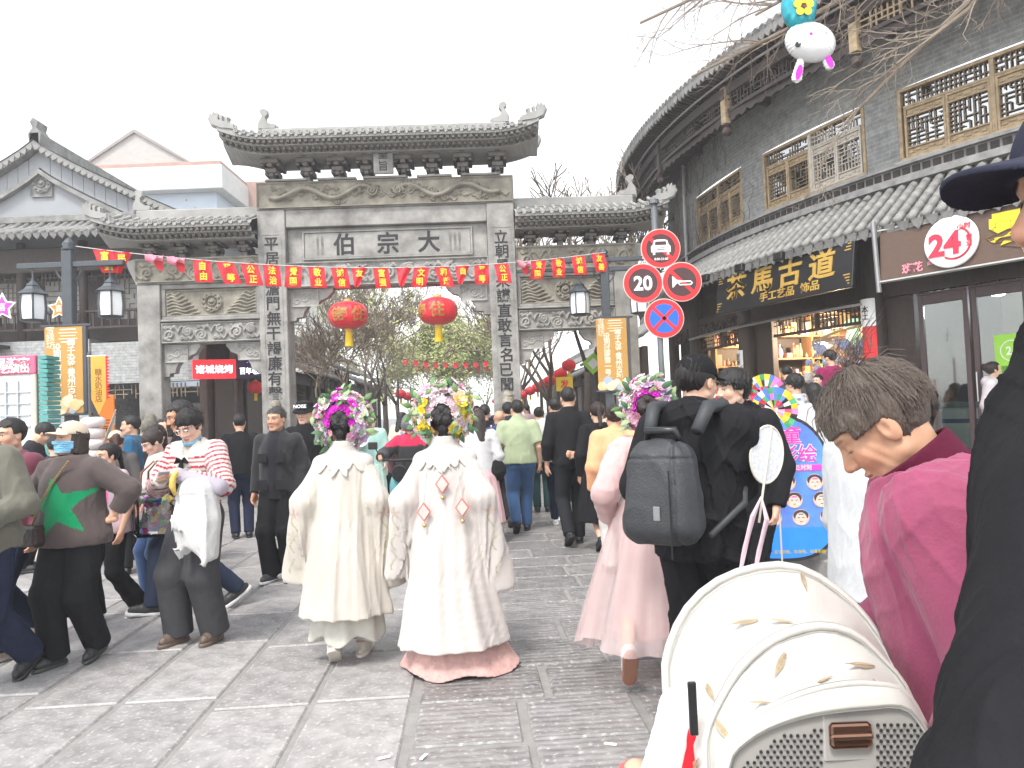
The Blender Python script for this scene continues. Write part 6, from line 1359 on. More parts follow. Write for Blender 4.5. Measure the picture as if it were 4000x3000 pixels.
# ------------------------------------------------------------------ pop-up board for face painting
DP = 6.9; pb = P(3062, 2188, DP); pub = empty('popup_board', (pb.x, DP, .13), RAD(-6), 'blue oval pop-up advertising board with pink characters and painted faces', 'sign')
def ov(k=1.0, n=48):
    o = []
    for i in range(n):
        a = 6.2832 * i / n; c, s = math.cos(a), math.sin(a); x = .50 * (abs(c) ** .75) * (1 if c > 0 else -1); z = .65 + .65 * (abs(s) ** (.95 if s > 0 else .6)) * (1 if s > 0 else -1); w_ = 1 - .12 * max(0, s)
        o.append((x * w_ * k, .65 + (z - .65) * k))
    return o
M_PB = mat('popup_print', (.10, .09, .55), .5, .25, 3, col2=(.10, .35, .75)); MB().prism(ov(1.0), -.02, .02).obj('rim', M_BLK, pub); MB().prism(ov(.955), -.026, -.021).obj('printed_sheet', M_PB, pub); MB().prism([(x, z) for x, z in ov(.95) if z < .32], -.029, -.0265).obj('blue_base_print', mat('popup_blue', (.02, .22, .75), .5), pub)
M_HOT = mat('hot_pink', (.8, .05, .42), .5, .05); T2 = lambda x, z, y=-.032: Matrix.Translation((x, y, z)) @ FM
for t, s, x, z in (('儿童', .17, .03, 1.12), ('面部彩绘', .165, .0, .955)):
    text(t, s, M_WHT, T2(x, z, -.028), pub, bold=.045, ext=.001); text(t, s, M_HOT, T2(x, z, -.0305), pub, bold=.015, ext=.001)
MB().bbox(-.36, .36, -.031, -.0265, .80, .855, .002).obj('title_bar', M_HOT, pub); text('Happy Childhood 童趣时刻', .048, M_WHT, T2(0, .828, -.033), pub, bold=.01, ext=.001)
for r_ in range(3):
    for c in range(4):
        x, z = -.36 + .235 * c + .05 * r_ - .05, .70 - r_ * .155; f = MB().lathe([(.072, 0), (.072, .002)], 18, Matrix.Translation((x, -.028, z)) @ FM).obj('face_photo', mat('print_skin', (.66, .42, .34), .6, .25, 30), pub)
        if abs(x) > .42: continue
        MB().lathe([(.066, 0), (.066, .001)], 14, Matrix.Translation((x, -.030, z + .018)) @ FM @ Matrix.Diagonal((1, .75, 1, 1))).obj('hair_print', mat('print_hair', (.05, .03, .03), .6), f); MB().lathe([(.05, 0), (.05, .001)], 14, Matrix.Translation((x, -.0315, z - .012)) @ FM @ Matrix.Diagonal((1, 1.15, 1, 1))).obj('face_print', mat('print_skin2', (.72, .5, .42), .6, .2, 30), f)
        fe = MB()
        for q in ((-.02, .0), (.02, .0), (0, -.035)): fe.box(x + q[0] - .01, x + q[0] + .01, -.0345, -.033, z + q[1] - .003, z + q[1] + .003)
        fe.obj('feature_print', mat('print_hair', (.05, .03, .03), .6), f); MB().box(x - .02, x + .022, -.0345, -.033, z + .024, z + .034).obj('paint_print', (M_HOT, M_FTEAL, M_SRED)[(r_ + c) % 3], f)
text('咨询加微信', .035, M_WHT, T2(-.22, .17, -.031), pub, ext=.001); text('儿童彩绘、亲子彩绘、纹身贴、创意彩绘', .034, M_FYEL, T2(.05, .09, -.031), pub, ext=.001)
MB().tube([(-.3, .0, .05), (-.35, .45, 0)], .01, 5).obj('prop_leg', M_GPOLE, pub); MB().tube([(.3, .0, .05), (.4, .45, 0)], .01, 5).obj('prop_leg', M_GPOLE, pub)
# ------------------------------------------------------------------ left stalls and banners
D9 = 9.3; s0 = P(30, 1613, D9); stall = empty('market_stall', (s0.x, D9, 0), 0, 'stall with pink sign and white lattice panel next to the lamp post', 'stall')
xr = fx(150, D9, 1450) - s0.x; zt = pz(80, 1390, D9); zs_ = pz(80, 1462, D9)
M_PNKS = mat('pink_sign', (.75, .12, .22), .5, .05); MB().bbox(-1.6, xr, -.06, 0, zs_, zt, .01).obj('sign_board', M_PNKS, stall); text('文化展游客', .145, M_WHT, Matrix.Translation((xr - .42, -.064, zt - .1 * 1)) @ FM, stall, bold=.02); text('唱 文艺演出', .12, M_WHT, Matrix.Translation((xr - .38, -.064, zs_ + .07)) @ FM, stall, bold=.02)
MB().bbox(-1.6, xr - .02, -.03, .0, .1, zs_ - .01, .008).obj('panel', mat('white_board', (.72, .74, .74), .6, .05), stall); lt = MB(); lattice(lt, -1.0, xr - .08, 1.2, zs_ - .08, -.045, rl, .14, .016); lt.obj('panel_lattice', mat('grey_print', (.45, .48, .5), .6), stall, kind='stuff')
for a in (-1.6, xr - .05): MB().bbox(a, a + .05, -.05, .03, 0, zs_, .008).obj('panel_post', mat('pale_wood', (.5, .45, .38), .6), stall)
teal = MB(); n = 44
for k in range(n): teal.box(xr + .03, xr + .03 + .11 - .01 * (k % 2), -.05, .22, .05 + k * (zt - .05) / n, .05 + (k + .8) * (zt - .05) / n)
teal.obj('teal_side', mat('teal_slats', (.08, .30, .28), .6, .2), stall)
D10 = 10.3; o0 = P(388, 1613, D10); pe = empty('pennant_banner', (o0.x, D10, 0), 0, 'orange fringed pennant banner with dark script beside the mustard banner', 'banner')
zA, zB = pz(388, 1392, D10), pz(388, 1560, D10); w = .2
MB().prism([(-w / 2, zA), (w / 2, zA), (w / 2, zB), (0, pz(388, 1622, D10)), (-w / 2, zB)], -.006, .006).obj('cloth', mat('amber_cloth', (.72, .36, .06), .7, .12), pe); fr = MB()
for k in range(14): z = zB + (zA - zB) * k / 14; fr.prism([(w / 2, z), (w / 2 + .05, z + .02), (w / 2, z + .05)], -.004, .004)
fr.obj('fringe', M_REDC, pe); text('\n'.join('糖水奶油店'), .10, mat('brown_print', (.2, .1, .03), .7), Matrix.Translation((0, -.008, (zA + zB) / 2 - .1)) @ FM, pe, lines=.9, ext=.001); MB().tube([(-.14, 0.02, 0), (-.14, .02, zA + .06)], .014, 6).obj('staff', M_GPOLE, pe); MB().tube([(-.16, .01, zA + .01), (w / 2, .01, zA + .01)], .008, 5).obj('top_rod', M_WHT, pe)
o1 = P(420, 1613, 10.8); ob = empty('upright_sign', (o1.x, 10.8, 0), 0, 'narrow orange upright sign with dark characters behind the fringed pennant', 'sign'); MB().bbox(-.1, .1, -.02, .02, .1, pz(420, 1545, 10.8), .006).obj('board', mat('orange_board', (.78, .2, .03), .6), ob); text('\n'.join('三下五除二'), .13, M_INK, Matrix.Translation((0, -.024, 1.4)) @ FM, ob, lines=.9, ext=.001); MB().box(-.12, .12, -.1, .1, 0, .1).obj('foot', M_BLK, ob)
o2 = P(360, 1613, 9.6); cu = empty('candy_stand', (o2.x, 9.6, 0), 0, 'stand of stacked white candy floss tubs behind the masked woman', 'stand'); MB().bbox(-.25, .25, -.2, .25, 0, .9, .02).obj('counter', mat('white_board', (.7, .7, .7)), cu)
for k in range(6): MB().lathe([(.11, 0), (.14, .03), (.14, .10), (.10, .13)], 14, Matrix.Translation((.0 + .01 * (k % 2), 0, .9 + .135 * k))).obj('tub', mat('tub_white', (.72, .64, .62), .5, .1), cu, smooth=True)
for k in range(5): MB().tube([(.1, 0, 1.3), (.28 + .03 * k, -.05 * k, 1.62 + .04 * k)], .008, 5).obj('stick', mat('pale_wood', (.5, .45, .38)), cu)
for px, py, D, m_, lab in ((10, 1200, 10.4, M_HOT, 'pink star shaped cardboard cut-out with white outline on the cord'), (232, 1205, 12.5, M_ORG, 'orange star shaped cardboard cut-out hung by the gabled hall')):
    c = P(px, py, D); e_ = empty('star_cutout', c, 0, lab, 'decoration'); st = lambda R, a0=0: [(R * (1 if i % 2 == 0 else .5) * math.sin(i * math.pi / 5), R * (1 if i % 2 == 0 else .5) * math.cos(i * math.pi / 5)) for i in range(10)]
    MB().prism(st(.2), -.01, .01).obj('outline', M_WHT, e_); MB().prism(st(.155), -.014, -.0105).obj('star', m_, e_); text('喜', .12, M_WHT, Matrix.Translation((0, -.016, 0)) @ FM, e_, ext=.001)
# green lozenge sign beyond the right banner, awning cloth
c = P(2318, 1420, 16.5); e_ = empty('lozenge_sign', c, RAD(-15), 'lime green lozenge sign hanging among the trees by the mustard banner', 'sign'); MB().bbox(-.17, .17, -.02, .02, -.17, .17, .01, Matrix.Rotation(RAD(50), 4, 'Y')).obj('board', M_LIME, e_); MB().box(-.09, .09, -.024, -.021, -.09, .09, Matrix.Rotation(RAD(50), 4, 'Y')).obj('print', M_WHT, e_)
c = P(2205, 1500, 17.4); e_ = empty('hanging_card', c, 0, 'yellow hanging card with a red character under the small lanterns', 'sign'); MB().bbox(-.19, .19, -.01, .01, -.16, .16, .004).obj('card', M_FTXT, e_); text('发', .2, M_RED, Matrix.Translation((0, -.012, 0)) @ FM, e_, bold=.02)
# litter on the slabs
for px, py, a, lab in ((1500, 2965, .4, 'crumpled white tissue lying on a slab joint'), (1655, 2962, 1.2, 'small white paper scrap lying on the tooled slabs'), (2385, 2912, -.4, 'pale wooden stick scrap lying on the tooled slabs')):
    p = G(px, py); MB().bbox(-.03, .03, -.008, .008, 0, .008, .002).obj('litter', M_WHT if a > 0 else M_CRM, label=lab, cat='litter', M=Matrix.Translation(p + Vector((0, 0, .003))) @ Matrix.Rotation(a, 4, 'Z'))
# ------------------------------------------------------------------ the crowd
def at(px, D, z=0.0): p = P(px, 1613, D); return (p.x, D, z)
BLACK, NAVY, GREY, WHITE, JEAN = (.014, .014, .016), (.02, .025, .05), (.06, .062, .068), (.52, .52, .52), (.035, .07, .16)
SH_B, SH_W, SH_BW = ((.015, .015, .016), (.02, .02, .02)), ((.7, .7, .68), (.7, .7, .68)), ((.025, .025, .03), (.7, .7, .7))
PI = math.pi
def flat_part(name, mb, m, root, **k): return mb.obj(name, m, root, **k)
# -- near left
r1, k1 = person('person in olive jacket carrying a pale grey coat, cut by the frame', at(-70, 4.75), 2.9, 1.74, dict(walk('R', .2), hl=(-.22, .22, 1.02), hr=(.2, .28, 1.0)), top=dict(col=(.13, .125, .10), loose=.045, collar='stand', name='jacket', hem=.84, fold=.007), pants=dict(col=NAVY, loose=.03, hemr=.05), shoes=SH_B, seed=1)
def coat(root, c, wdt, h, m, seed, name='draped_coat', dy=.09):
    def f(Q):
        q = Q - V3(*c); d = column(q, [-h, -h * .5, 0, .06], [wdt * .8, wdt, wdt * .75, wdt * .5], [dy * .8, dy, dy * 1.0, dy * .6]); d = smax(d, np.maximum(q[:, 2] - .06, -h + .04 * np.sin(q[:, 0] * 25 + seed) - q[:, 2]), .03)
        return d + wrin(Q, seed, .018, 18, 18, 7)
    sdf_obj(name, f, (c[0] - wdt - .1, c[1] - dy - .1, c[2] - h - .1), (c[0] + wdt + .1, c[1] + dy + .1, c[2] + .15), .011, m, root)
coat(r1, (-.12, .30, 1.02), .17, .50, cloth('pale_coat', (.48, .50, .50)), 4)
MB().bbox(-.30, -.16, .385, .40, .62, .80, .01).obj('reflective_patch', mat('neon', (.6, .7, .03), .5), r1)
person('person in plum top and navy trousers behind the olive jacket', at(55, 5.5), 2.8, 1.66, dict(walk('L', .2)), top=dict(col=(.13, .03, .05), loose=.04, name='jacket'), pants=dict(col=NAVY, loose=.02), shoes=((.45, .36, .3), (.6, .55, .5)), seed=2)
# -- masked woman with star sweater
def star_col(v, qs, k):
    c = np.tile(np.array((.085, .065, .062), np.float32), (len(v), 1)); x, z = v[:, 0] + .02, v[:, 2] - 1.12
    ca, sa = math.cos(.16), math.sin(.16); x, z = x * ca - z * sa, x * sa + z * ca
    a = np.arctan2(x, z); r = np.hypot(x, z); b = np.mod(a, 2 * PI / 5); b = np.minimum(b, 2 * PI / 5 - b); R = .25; ri = R * .40
    lim = R * ri * math.sin(PI / 5) / (R * np.sin(b) + ri * np.sin(PI / 5 - b)); inside = (r < lim) & (v[:, 1] > .02) & (np.abs(z + .0) < .2)
    c[inside] = (.0, .24, .09); return c
r3, k3 = person('woman in cream cap, blue mask and brown sweater with green star', G(300, 2585), 2.96, 1.60, dict(fr=(.085, .10, .085), fl=(-.07, -.12, .11), fpl=.25, fem=True, sw=.175, fat=1.18, hr=(.27, -.03, 1.0), hl=(-.27, -.03, 1.0), pr=(1, -.25, 0), pl=(-1, -.25, 0), head=(-.35, -.12, .05), dr=(-1, .2, -.2), dl=(1, .2, -.2)), hair='bob', haircol=(.03, .02, .018), cap=(.52, .44, .34), mask=(.22, .50, .72), top=dict(colf=star_col, loose=.05, sleeve=.84, hem=.84, flare=.03, name='sweater', sl_e=.025, fold=.006), pants=dict(col=BLACK, loose=.035, hemr=.055, knee=.01), shoes=((.03, .03, .03), (.05, .06, .05)), seed=3)
text('HOMAR', .022, M_INK, Matrix.Translation(Vector((k3['hc'] + k3['H'] @ V3(0, .085, .085)).tolist())) @ Matrix.Rotation(-.35 + PI, 4, 'Z') @ FM, r3, 'cap_print', ext=.001)
bg_ = MB(); bg_.bbox(-.12, .10, -.05, .05, -.075, .07, .02); bg_.obj('shoulder_bag', mat('croc_leather', (.035, .016, .015), .35, .3, 60, .9, 70), r3, M=Matrix.Translation((.19, .21, .93)) @ Matrix.Rotation(-.15, 4, 'Z'))
chn = MB()
for i in range(34): t = i / 33; p = Vector((-.10 + .30 * t, .165 + .045 * math.sin(t * 3.1), 1.43 - .45 * t)); chn.lathe([(.006, -.008), (.010, 0), (.006, .008)], 6, Matrix.Translation(p))
chn.obj('bag_chain', mat('brass_chain', (.35, .25, .12), .4, metal=.7), r3, kind='stuff')
# -- girl in pink tee
def pink_col(v, qs, k):
    c = np.tile(np.array((.56, .42, .46), np.float32), (len(v), 1)); x, z = v[:, 0], v[:, 2]; m = (v[:, 1] > 0) & (np.abs(z - 1.16) < .12 + .03 * np.sin(x * 60)) & (np.abs(x + .02) < .12) & (z + x * .4 > 1.08)
    c[m] = (.72, .16, .38); return c
r4, k4 = person('girl in pink printed tee and flared black trousers behind the masked woman', G(445, 2418), 2.55, 1.43, dict(fr=(.07, .14, .085), fl=(-.08, -.2, .13), fpl=.4, fem=True, sw=.155, hr=(.2, .2, .95)), hair='pony', top=dict(colf=pink_col, loose=.04, sleeve=.42, hem=.84, name='tee_shirt'), pants=dict(col=BLACK, loose=.02, hemr=.06), shoes=((.7, .62, .6), (.7, .66, .64)), seed=4)
text('Childhood', .05, M_INK, Matrix.Translation((-.02, .175, 1.12)) @ Matrix.Rotation(PI, 4, 'Z') @ FM, r4, 'tee_print', bold=.01, ext=.001)
# -- woman in striped cardigan looking at her phone
def stripe_col(v, qs, k):
    c = np.tile(np.array((.56, .54, .5), np.float32), (len(v), 1)); s = np.mod(qs[:, 2], .034) < .014
    for i in (0, 1):
        da = rc(v, k['sh'][i], k['el'][i], .07, .06); db = rc(v, k['el'][i], k['wr'][i], .055, .05); n = (np.abs(qs[:, 0]) > .145) & (np.sign(qs[:, 0]) == (-1, 1)[i]) | (db < .0)
        ta = np.where(db < da, 1 + (v - k['el'][i]) @ unit(k['wr'][i] - k['el'][i]) / .25, (v - k['sh'][i]) @ unit(k['el'][i] - k['sh'][i]) / .285); s = np.where(n, np.mod(ta * .27, .034) < .014, s)
        c[n & (ta > 1.8)] = (.54, .52, .48)
        s = s & ~(n & (ta > 1.8))
    s &= qs[:, 2] > 1.0; c[s] = (.36, .02, .05)
    col_ = (qs[:, 2] > 1.36 + .3 * np.maximum(0, .05 - np.abs(qs[:, 0])) * 0) & (np.hypot(qs[:, 0], qs[:, 1] * .9) < .17); c[col_] = (.57, .55, .5)
    ctr = (np.abs(qs[:, 0]) < .035) & (qs[:, 1] > 0) & (qs[:, 2] > .98); c[ctr] = (.56, .54, .49); return c
r5, k5 = person('woman in red striped cardigan and grey trousers reading her phone', G(785, 2500), 2.86, 1.69, dict(fr=(.125, .08, .085), fl=(-.12, .0, .085), fem=True, sw=.165, head=(.1, .5, 0), hr=(.06, .30, 1.19), dr=(-.6, .5, .1), pr=(.8, -.4, -.7), nr=(0, .3, 1), hl=(-.13, .27, 1.20), pl=(-.8, -.5, -.6), dl=(.4, .6, .5), curl=(.9, .6)), skin=(.66, .43, .33), hair='bang', haircol=(.012, .01, .01), glasses=(.55, .42, .4), top=dict(colf=stripe_col, loose=.025, hem=.99, name='cardigan', vneck=True, sl_e=.03), pants=dict(col=(.055, .055, .06), loose=.03, hemr=.065, knee=.025, waist=1.06), shoes=((.12, .085, .065), (.13, .09, .07)), seed=5)
cm_ = cloth('mask_blue', (.22, .5, .72)); sdf_obj('chin_mask', lambda Q: (lambda q: smax(np.abs(head_sdf(q) - .008) - .004, np.maximum(np.abs(q[:, 2] + .10 + .25 * (q[:, 1] - .03) * 0) - .018, -(q[:, 1] + .02)), .004))((Q - k5['hc']) @ k5['H']), k5['hc'] - .2, k5['hc'] + .2, .006, cm_, r5)
MB().bbox(-.037, .037, -.08, .075, -.005, .005, .004).obj('phone', mat('lilac_phone', (.45, .42, .5), .3), r5, M=Matrix.Translation(Vector((k5['wr'][1] + V3(-.07, .06, .03)).tolist())) @ Matrix.Rotation(.9, 4, 'Z') @ Matrix.Rotation(.5, 4, 'X'))
coat(r5, (-.22, .27, 1.14), .165, .46, cloth('white_fleece', (.56, .555, .545), bump=.8, bscale=60), 7, dy=.12); sdf_obj('folded_sweater', lambda Q: rc(Q, (-.10, .30, 1.22), (-.36, .22, 1.13), .045, .055) + wrin(Q, 8, .010, 30, 30, 30), (-.55, .05, .95), (.05, .45, 1.4), .010, cloth('lilac_knit', (.34, .31, .36)), r5)
MB().tube([(-.13, .36, 1.25), (-.115, .385, 1.21), (-.11, .39, 1.15), (-.13, .385, 1.09)], [.012, .022, .022, .01], 8).obj('banana', mat('banana_skin', (.55, .38, .08), .5, .3, 30), r5, smooth=True)
bow = MB()
for s in (-1, 1):
    bow.tube([(0, .155, 1.31), (s * .03, .17, 1.325), (s * .05, .165, 1.30), (0, .16, 1.305)], [.006, .014, .014, .006], 6); bow.tube([(0, .16, 1.31), (s * .02, .175, 1.22), (s * .03, .175, 1.10)], [.008, .013, .012], 6)
bow.obj('bow_tie', cloth('black_ribbon', BLACK), r5)
def strands(root, k, n, col, seed, front=.06, side=.02, L0=.03, L1=.06, lift=.25, nape=-.05, R=(.088, .108, .10)):
    r = random.Random(seed); Hm = Matrix(k['H'].tolist()).to_4x4(); Hm.translation = Vector(k['hc'].tolist()); mb = MB()
    while n > 0:
        a = r.uniform(0, 6.2832); b = math.acos(r.uniform(-.7, 1)); u = Vector((math.sin(b) * math.cos(a), math.sin(b) * math.sin(a), math.cos(b))); p = Vector((R[0] * u.x, -.02 + R[1] * u.y, .036 + R[2] * u.z)); n -= 1
        if (p.y > .03 and p.z < front) or (abs(p.x) > .05 and p.y > -.045 and p.z < side) or p.z < nape: continue
        f = p - Vector((.01, -.045, .15)); f = (f - u * f.dot(u)).normalized(); f = (f + Vector((r.gauss(0, .25), r.gauss(0, .25), r.gauss(0, .25)))).normalized(); L = r.uniform(L0, L1); w = r.uniform(-.05, lift)
        mb.tube([Hm @ q for q in (p - u * .004, p + f * L * .5 + u * (w * L * .6 + .002), p + f * L + u * (w * L * .7))], [.0016, .0014, .0006], 3, False)
    mb.obj('hair_strands', mat('hair_%02d_%02d' % (int(col[0] * 100), int(col[2] * 100)), col), root, kind='stuff')
strands(r5, k5, 420, (.012, .01, .01), 1, front=.055, lift=.1)
# -- man behind her, women with the clear bag
person('man in dark jacket and jeans walking behind the striped cardigan', at(735, 6.5), 2.15, 1.80, dict(walk('R', .28), head=(0, .3, 0)), skin=(.50, .26, .16), top=dict(col=BLACK, loose=.03, collar='stand', name='jacket'), pants=dict(col=(.03, .04, .07), loose=.02), shoes=SH_BW, seed=6)
r7, k7 = person('woman with fringe holding a clear bag of sweets, jeans and white shoes', G(640, 2345), 2.3, 1.54, dict(walk('R', .12), fem=True, sw=.155, head=(.1, .5, 0), hr=(.05, .33, 1.05), hl=(-.12, .30, 1.12)), hair='bang', haircol=(.03, .018, .014), skin=(.66, .42, .33), top=dict(col=(.5, .48, .46), loose=.03, name='top'), pants=dict(col=JEAN, loose=.02), shoes=((.66, .6, .52), (.7, .66, .6)), seed=7)
cb2 = empty('clear_bag', (0, 0, 0), 0, 'clear plastic tote full of colourful sweets held by the woman with fringe', 'bag'); cb2.matrix_world = Matrix.Translation(P(612, 2000, 6.35)); 
MB().bbox(-.17, .17, -.08, .08, -.2, .17, .03).obj('bag_skin', glass_mat('clear_plastic', (.93, .9, .92), .1), cb2); sw_ = MB(); rs_ = random.Random(5); swm = [mat('sweet_%d' % i, c, .35) for i, c in enumerate(((.7, .1, .4), (.1, .2, .6), (.75, .6, .1), (.6, .3, .6), (.7, .7, .7), (.1, .4, .2)))]
for i in range(70): sw_.mi = rs_.randrange(6); sw_.bbox(-.025, .025, -.014, .014, -.03, .03, .008, Matrix.Translation((rs_.uniform(-.13, .13), rs_.uniform(-.05, .05), rs_.uniform(-.16, .12))) @ Matrix.Rotation(rs_.random() * 6, 4, 'Y') @ Matrix.Rotation(rs_.random() * 3, 4, 'X'))
sw_.obj('sweets', swm, cb2, kind='stuff')
for s in (-1, 1): MB().tube([(-.1, s * .07, .15), (-.09, s * .06, .33), (.0, s * .03, .42), (.09, s * .06, .33), (.1, s * .07, .15)], .009, 6).obj('strap', mat('tan_leather', (.28, .13, .07), .5), cb2, smooth=True)
person('woman in black jacket over white top behind the clear bag', at(618, 7.7), 2.5, 1.57, dict(fem=True, sw=.16, head=(.6, .1, 0)), hair='long', top=dict(col=BLACK, loose=.03, name='jacket'), pants=dict(col=BLACK), seed=8, skin=(.66, .43, .34))
person('dark haired woman half hidden beside the clear bag holder', at(668, 8.6), 2.2, 1.66, dict(fem=True, sw=.16), hair='bob', top=dict(col=(.1, .09, .09)), pants=dict(col=NAVY), seed=9)
person('man in teal blue tee looking sideways by the stone drum', at(520, 9.2), 1.75, 1.70, dict(head=(.1, .05, 0)), top=dict(col=(.015, .085, .17), sleeve=.42, loose=.03, name='tee_shirt'), pants=dict(col=BLACK), seed=10)
person('woman in beige cap seen from behind, brown hair', at(452, 8.2), .5, 1.52, dict(fem=True, sw=.16), hair='pony', haircol=(.06, .025, .018), cap=(.5, .42, .33), top=dict(col=(.1, .09, .09), loose=.03), pants=dict(col=BLACK), seed=11)
person('young vendor in dark tee bending over the stall counter', at(85, 8.6), -1.2, 1.70, dict(lean=.25, head=(.1, .5, 0), hr=(.12, .42, 1.08), hl=(-.1, .42, 1.08)), top=dict(col=(.03, .028, .034), sleeve=.42, name='tee_shirt'), pants=dict(col=BLACK), seed=12, hair='bang')
person('child in grey jacket and sneakers walking behind the masked woman', at(210, 8.4), .3, 1.5, dict(walk('L', .2)), top=dict(col=(.05, .05, .06)), pants=dict(col=JEAN), shoes=SH_BW, seed=13)
person('person in black tee with white shoulder strap by the shuttered shop', at(935, 10.5), .4, 1.68, dict(), top=dict(col=BLACK, sleeve=.4), pants=dict(col=NAVY), seed=14)
# -- man in black jacket, man in bucket hat
def open_jacket(v, qs, k):
    c = np.tile(np.array((.022, .022, .025), np.float32), (len(v), 1)); m = (np.abs(qs[:, 0]) < .045 + .03 * (qs[:, 2] - 1.0)) & (qs[:, 1] > 0); c[m] = (.012, .011, .016); return c
r12, k12 = person('older man in black jacket and shirt walking towards the camera', at(1085, 7.6), 2.98, 1.70, dict(fr=(.085, .06, .085), fl=(-.085, -.02, .085), head=(-.12, .05, 0)), skin=(.52, .29, .19), hair='buzz', haircol=(.04, .038, .036), top=dict(colf=open_jacket, loose=.03, hem=.80, collar='shirt', name='jacket', fold=.006), pants=dict(col=BLACK, loose=.03, hemr=.05), shoes=((.05, .048, .05), (.6, .6, .6)), seed=15)
for s in (-1, 1):
    MB().bbox(s * .09 - .045, s * .09 + .045, .166, .174, 1.16, 1.25, .004).obj('jacket_pocket', cloth('cloth_jacket_black', (.022, .022, .025)), r12); MB().bbox(s * .10 - .05, s * .10 + .05, .173, .181, .90, 1.0, .004).obj('jacket_pocket', cloth('cloth_jacket_black', (.022, .022, .025)), r12)
rbh, kbh = person('man in black bucket hat and black polo behind the older man', at(1195, 8.3), 3.0, 1.76, dict(), skin=(.60, .38, .28), bucket=(.015, .015, .018), top=dict(col=(.012, .012, .014), sleeve=.45, collar='polo', name='polo_shirt', loose=.035), pants=dict(col=BLACK), seed=16)
text('NOISE', .05, M_WHT, Matrix.Translation(Vector((kbh['hc'] + kbh['H'] @ V3(0, .105, .082)).tolist())) @ Matrix.Rotation(PI, 4, 'Z') @ FM, rbh, 'hat_print', bold=.02, ext=.002)
# -- right of the robed women
person('man in light blue shirt walking away beside the flower headdress', at(1688, 10.0), .1, 1.68, dict(walk('L', .18)), top=dict(col=(.30, .42, .62), collar='shirt', loose=.04, name='shirt', hem=.92), pants=dict(col=GREY), seed=17)
r19, k19 = person('woman in white blouse and pink skirt with black shoulder bag', at(1868, 9.3), .3, 1.60, dict(fem=True, sw=.16), hair='long', haircol=(.03, .016, .016), top=dict(col=(.55, .54, .54), loose=.04, name='blouse'), skirt=dict(col=(.62, .40, .42), hem=.25, r=.3), seed=18)
sdf_obj('shoulder_bag', lambda Q: ell(Q, (.2, -.08, .92), (.12, .09, .13)) + wrin(Q, 4, .008, 30, 30, 30), (.02, -.25, .72), (.4, .1, 1.12), .015, cloth('black_bag', (.015, .015, .016)), r19)
r20, k20 = person('person in black with white backpack straps walking away', at(1893, 11.6), 0, 1.70, dict(walk('R', .2)), top=dict(col=BLACK), pants=dict(col=BLACK), seed=19)
bp_ = MB()
for s in (-1, 1): bp_.tube([(s * .10, -.15, 1.38), (s * .12, -.155, 1.2), (s * .03, -.15, 1.05)], .018, 6)
bp_.obj('backpack_straps', mat('white_strap', (.7, .7, .7), .6), r20)
person('balding older man in navy jacket walking away', at(1950, 10.6), .15, 1.60, dict(walk('L', .2), fat=1.08), skin=(.52, .3, .2), hair=None, top=dict(col=(.025, .035, .13), loose=.045, collar='stand', name='jacket', hem=.84), pants=dict(col=(.03, .028, .035), loose=.03), shoes=((.05, .045, .045), (.1, .09, .09)), seed=20)
person('man in green polo shirt and jeans walking away', G(2040, 2078), .04, 1.71, dict(walk('R', .16), fat=1.2, sw=.19, head=(.35, .05, 0)), top=dict(col=(.33, .38, .24), sleeve=.42, collar='polo', loose=.03, name='polo_shirt', hem=.88), pants=dict(col=(.035, .085, .19), loose=.025), shoes=SH_B, seed=21)
person('man in dark cap beside the green polo shirt', at(1985, 11.3), .1, 1.70, dict(), cap=(.03, .03, .035), top=dict(col=(.035, .035, .05), collar='stand', name='jacket'), pants=dict(col=BLACK), seed=22)
person('dark haired woman in white top between the green polo and black sweater', at(2105, 12.0), 0, 1.62, dict(fem=True, sw=.16), hair='bun', top=dict(col=WHITE), pants=dict(col=(.02, .05, .05)), seed=23)
person('man in white tee and navy trousers walking away', at(2168, 10.4), -.2, 1.74, dict(walk('L', .2), head=(.5, 0, 0)), top=dict(col=WHITE, sleeve=.4, name='tee_shirt'), pants=dict(col=NAVY, loose=.02), shoes=SH_W, seed=24)
r26, k26 = person('tall man in black sweater with one hand behind his back', G(2245, 2128), .08, 1.82, dict(walk('R', .14), sw=.185, hr=(.02, -.19, .98), pr=(1, -.5, 0), dr=(-1, -.1, .1), nr=(0, -1, .2), curl=(.4, 1.1)), hair='buzz', top=dict(col=(.012, .012, .013), loose=.025, collar='stand', ch=.03, sleeve=.86, name='sweater', hem=.86), pants=dict(col=(.02, .021, .024), loose=.02), shoes=SH_B, seed=25)
person('woman in long black dress and boots beside the black sweater man', at(2335, 8.6), .1, 1.64, dict(walk('R', .2), fem=True, sw=.16), hair='pony', haircol=(.025, .015, .014), top=dict(col=(.014, .013, .014), loose=.03), skirt=dict(col=(.012, .011, .012), hem=.32, r=.3), shoes=SH_B, seed=26)
r28, k28 = person('person in peach jacket walking away beside the pink gown', at(2400, 7.2), .1, 1.58, dict(walk('L', .15), fem=True, sw=.17), hair='bun', haircol=(.02, .012, .01), top=dict(col=(.72, .36, .19), loose=.05, collar='stand', name='jacket', hem=.85), pants=dict(col=(.6, .58, .55), loose=.02), seed=27)
MB().bbox(.02, .16, -.19, -.18, 1.255, 1.275, .002).obj('white_tape', M_WHT, r28)
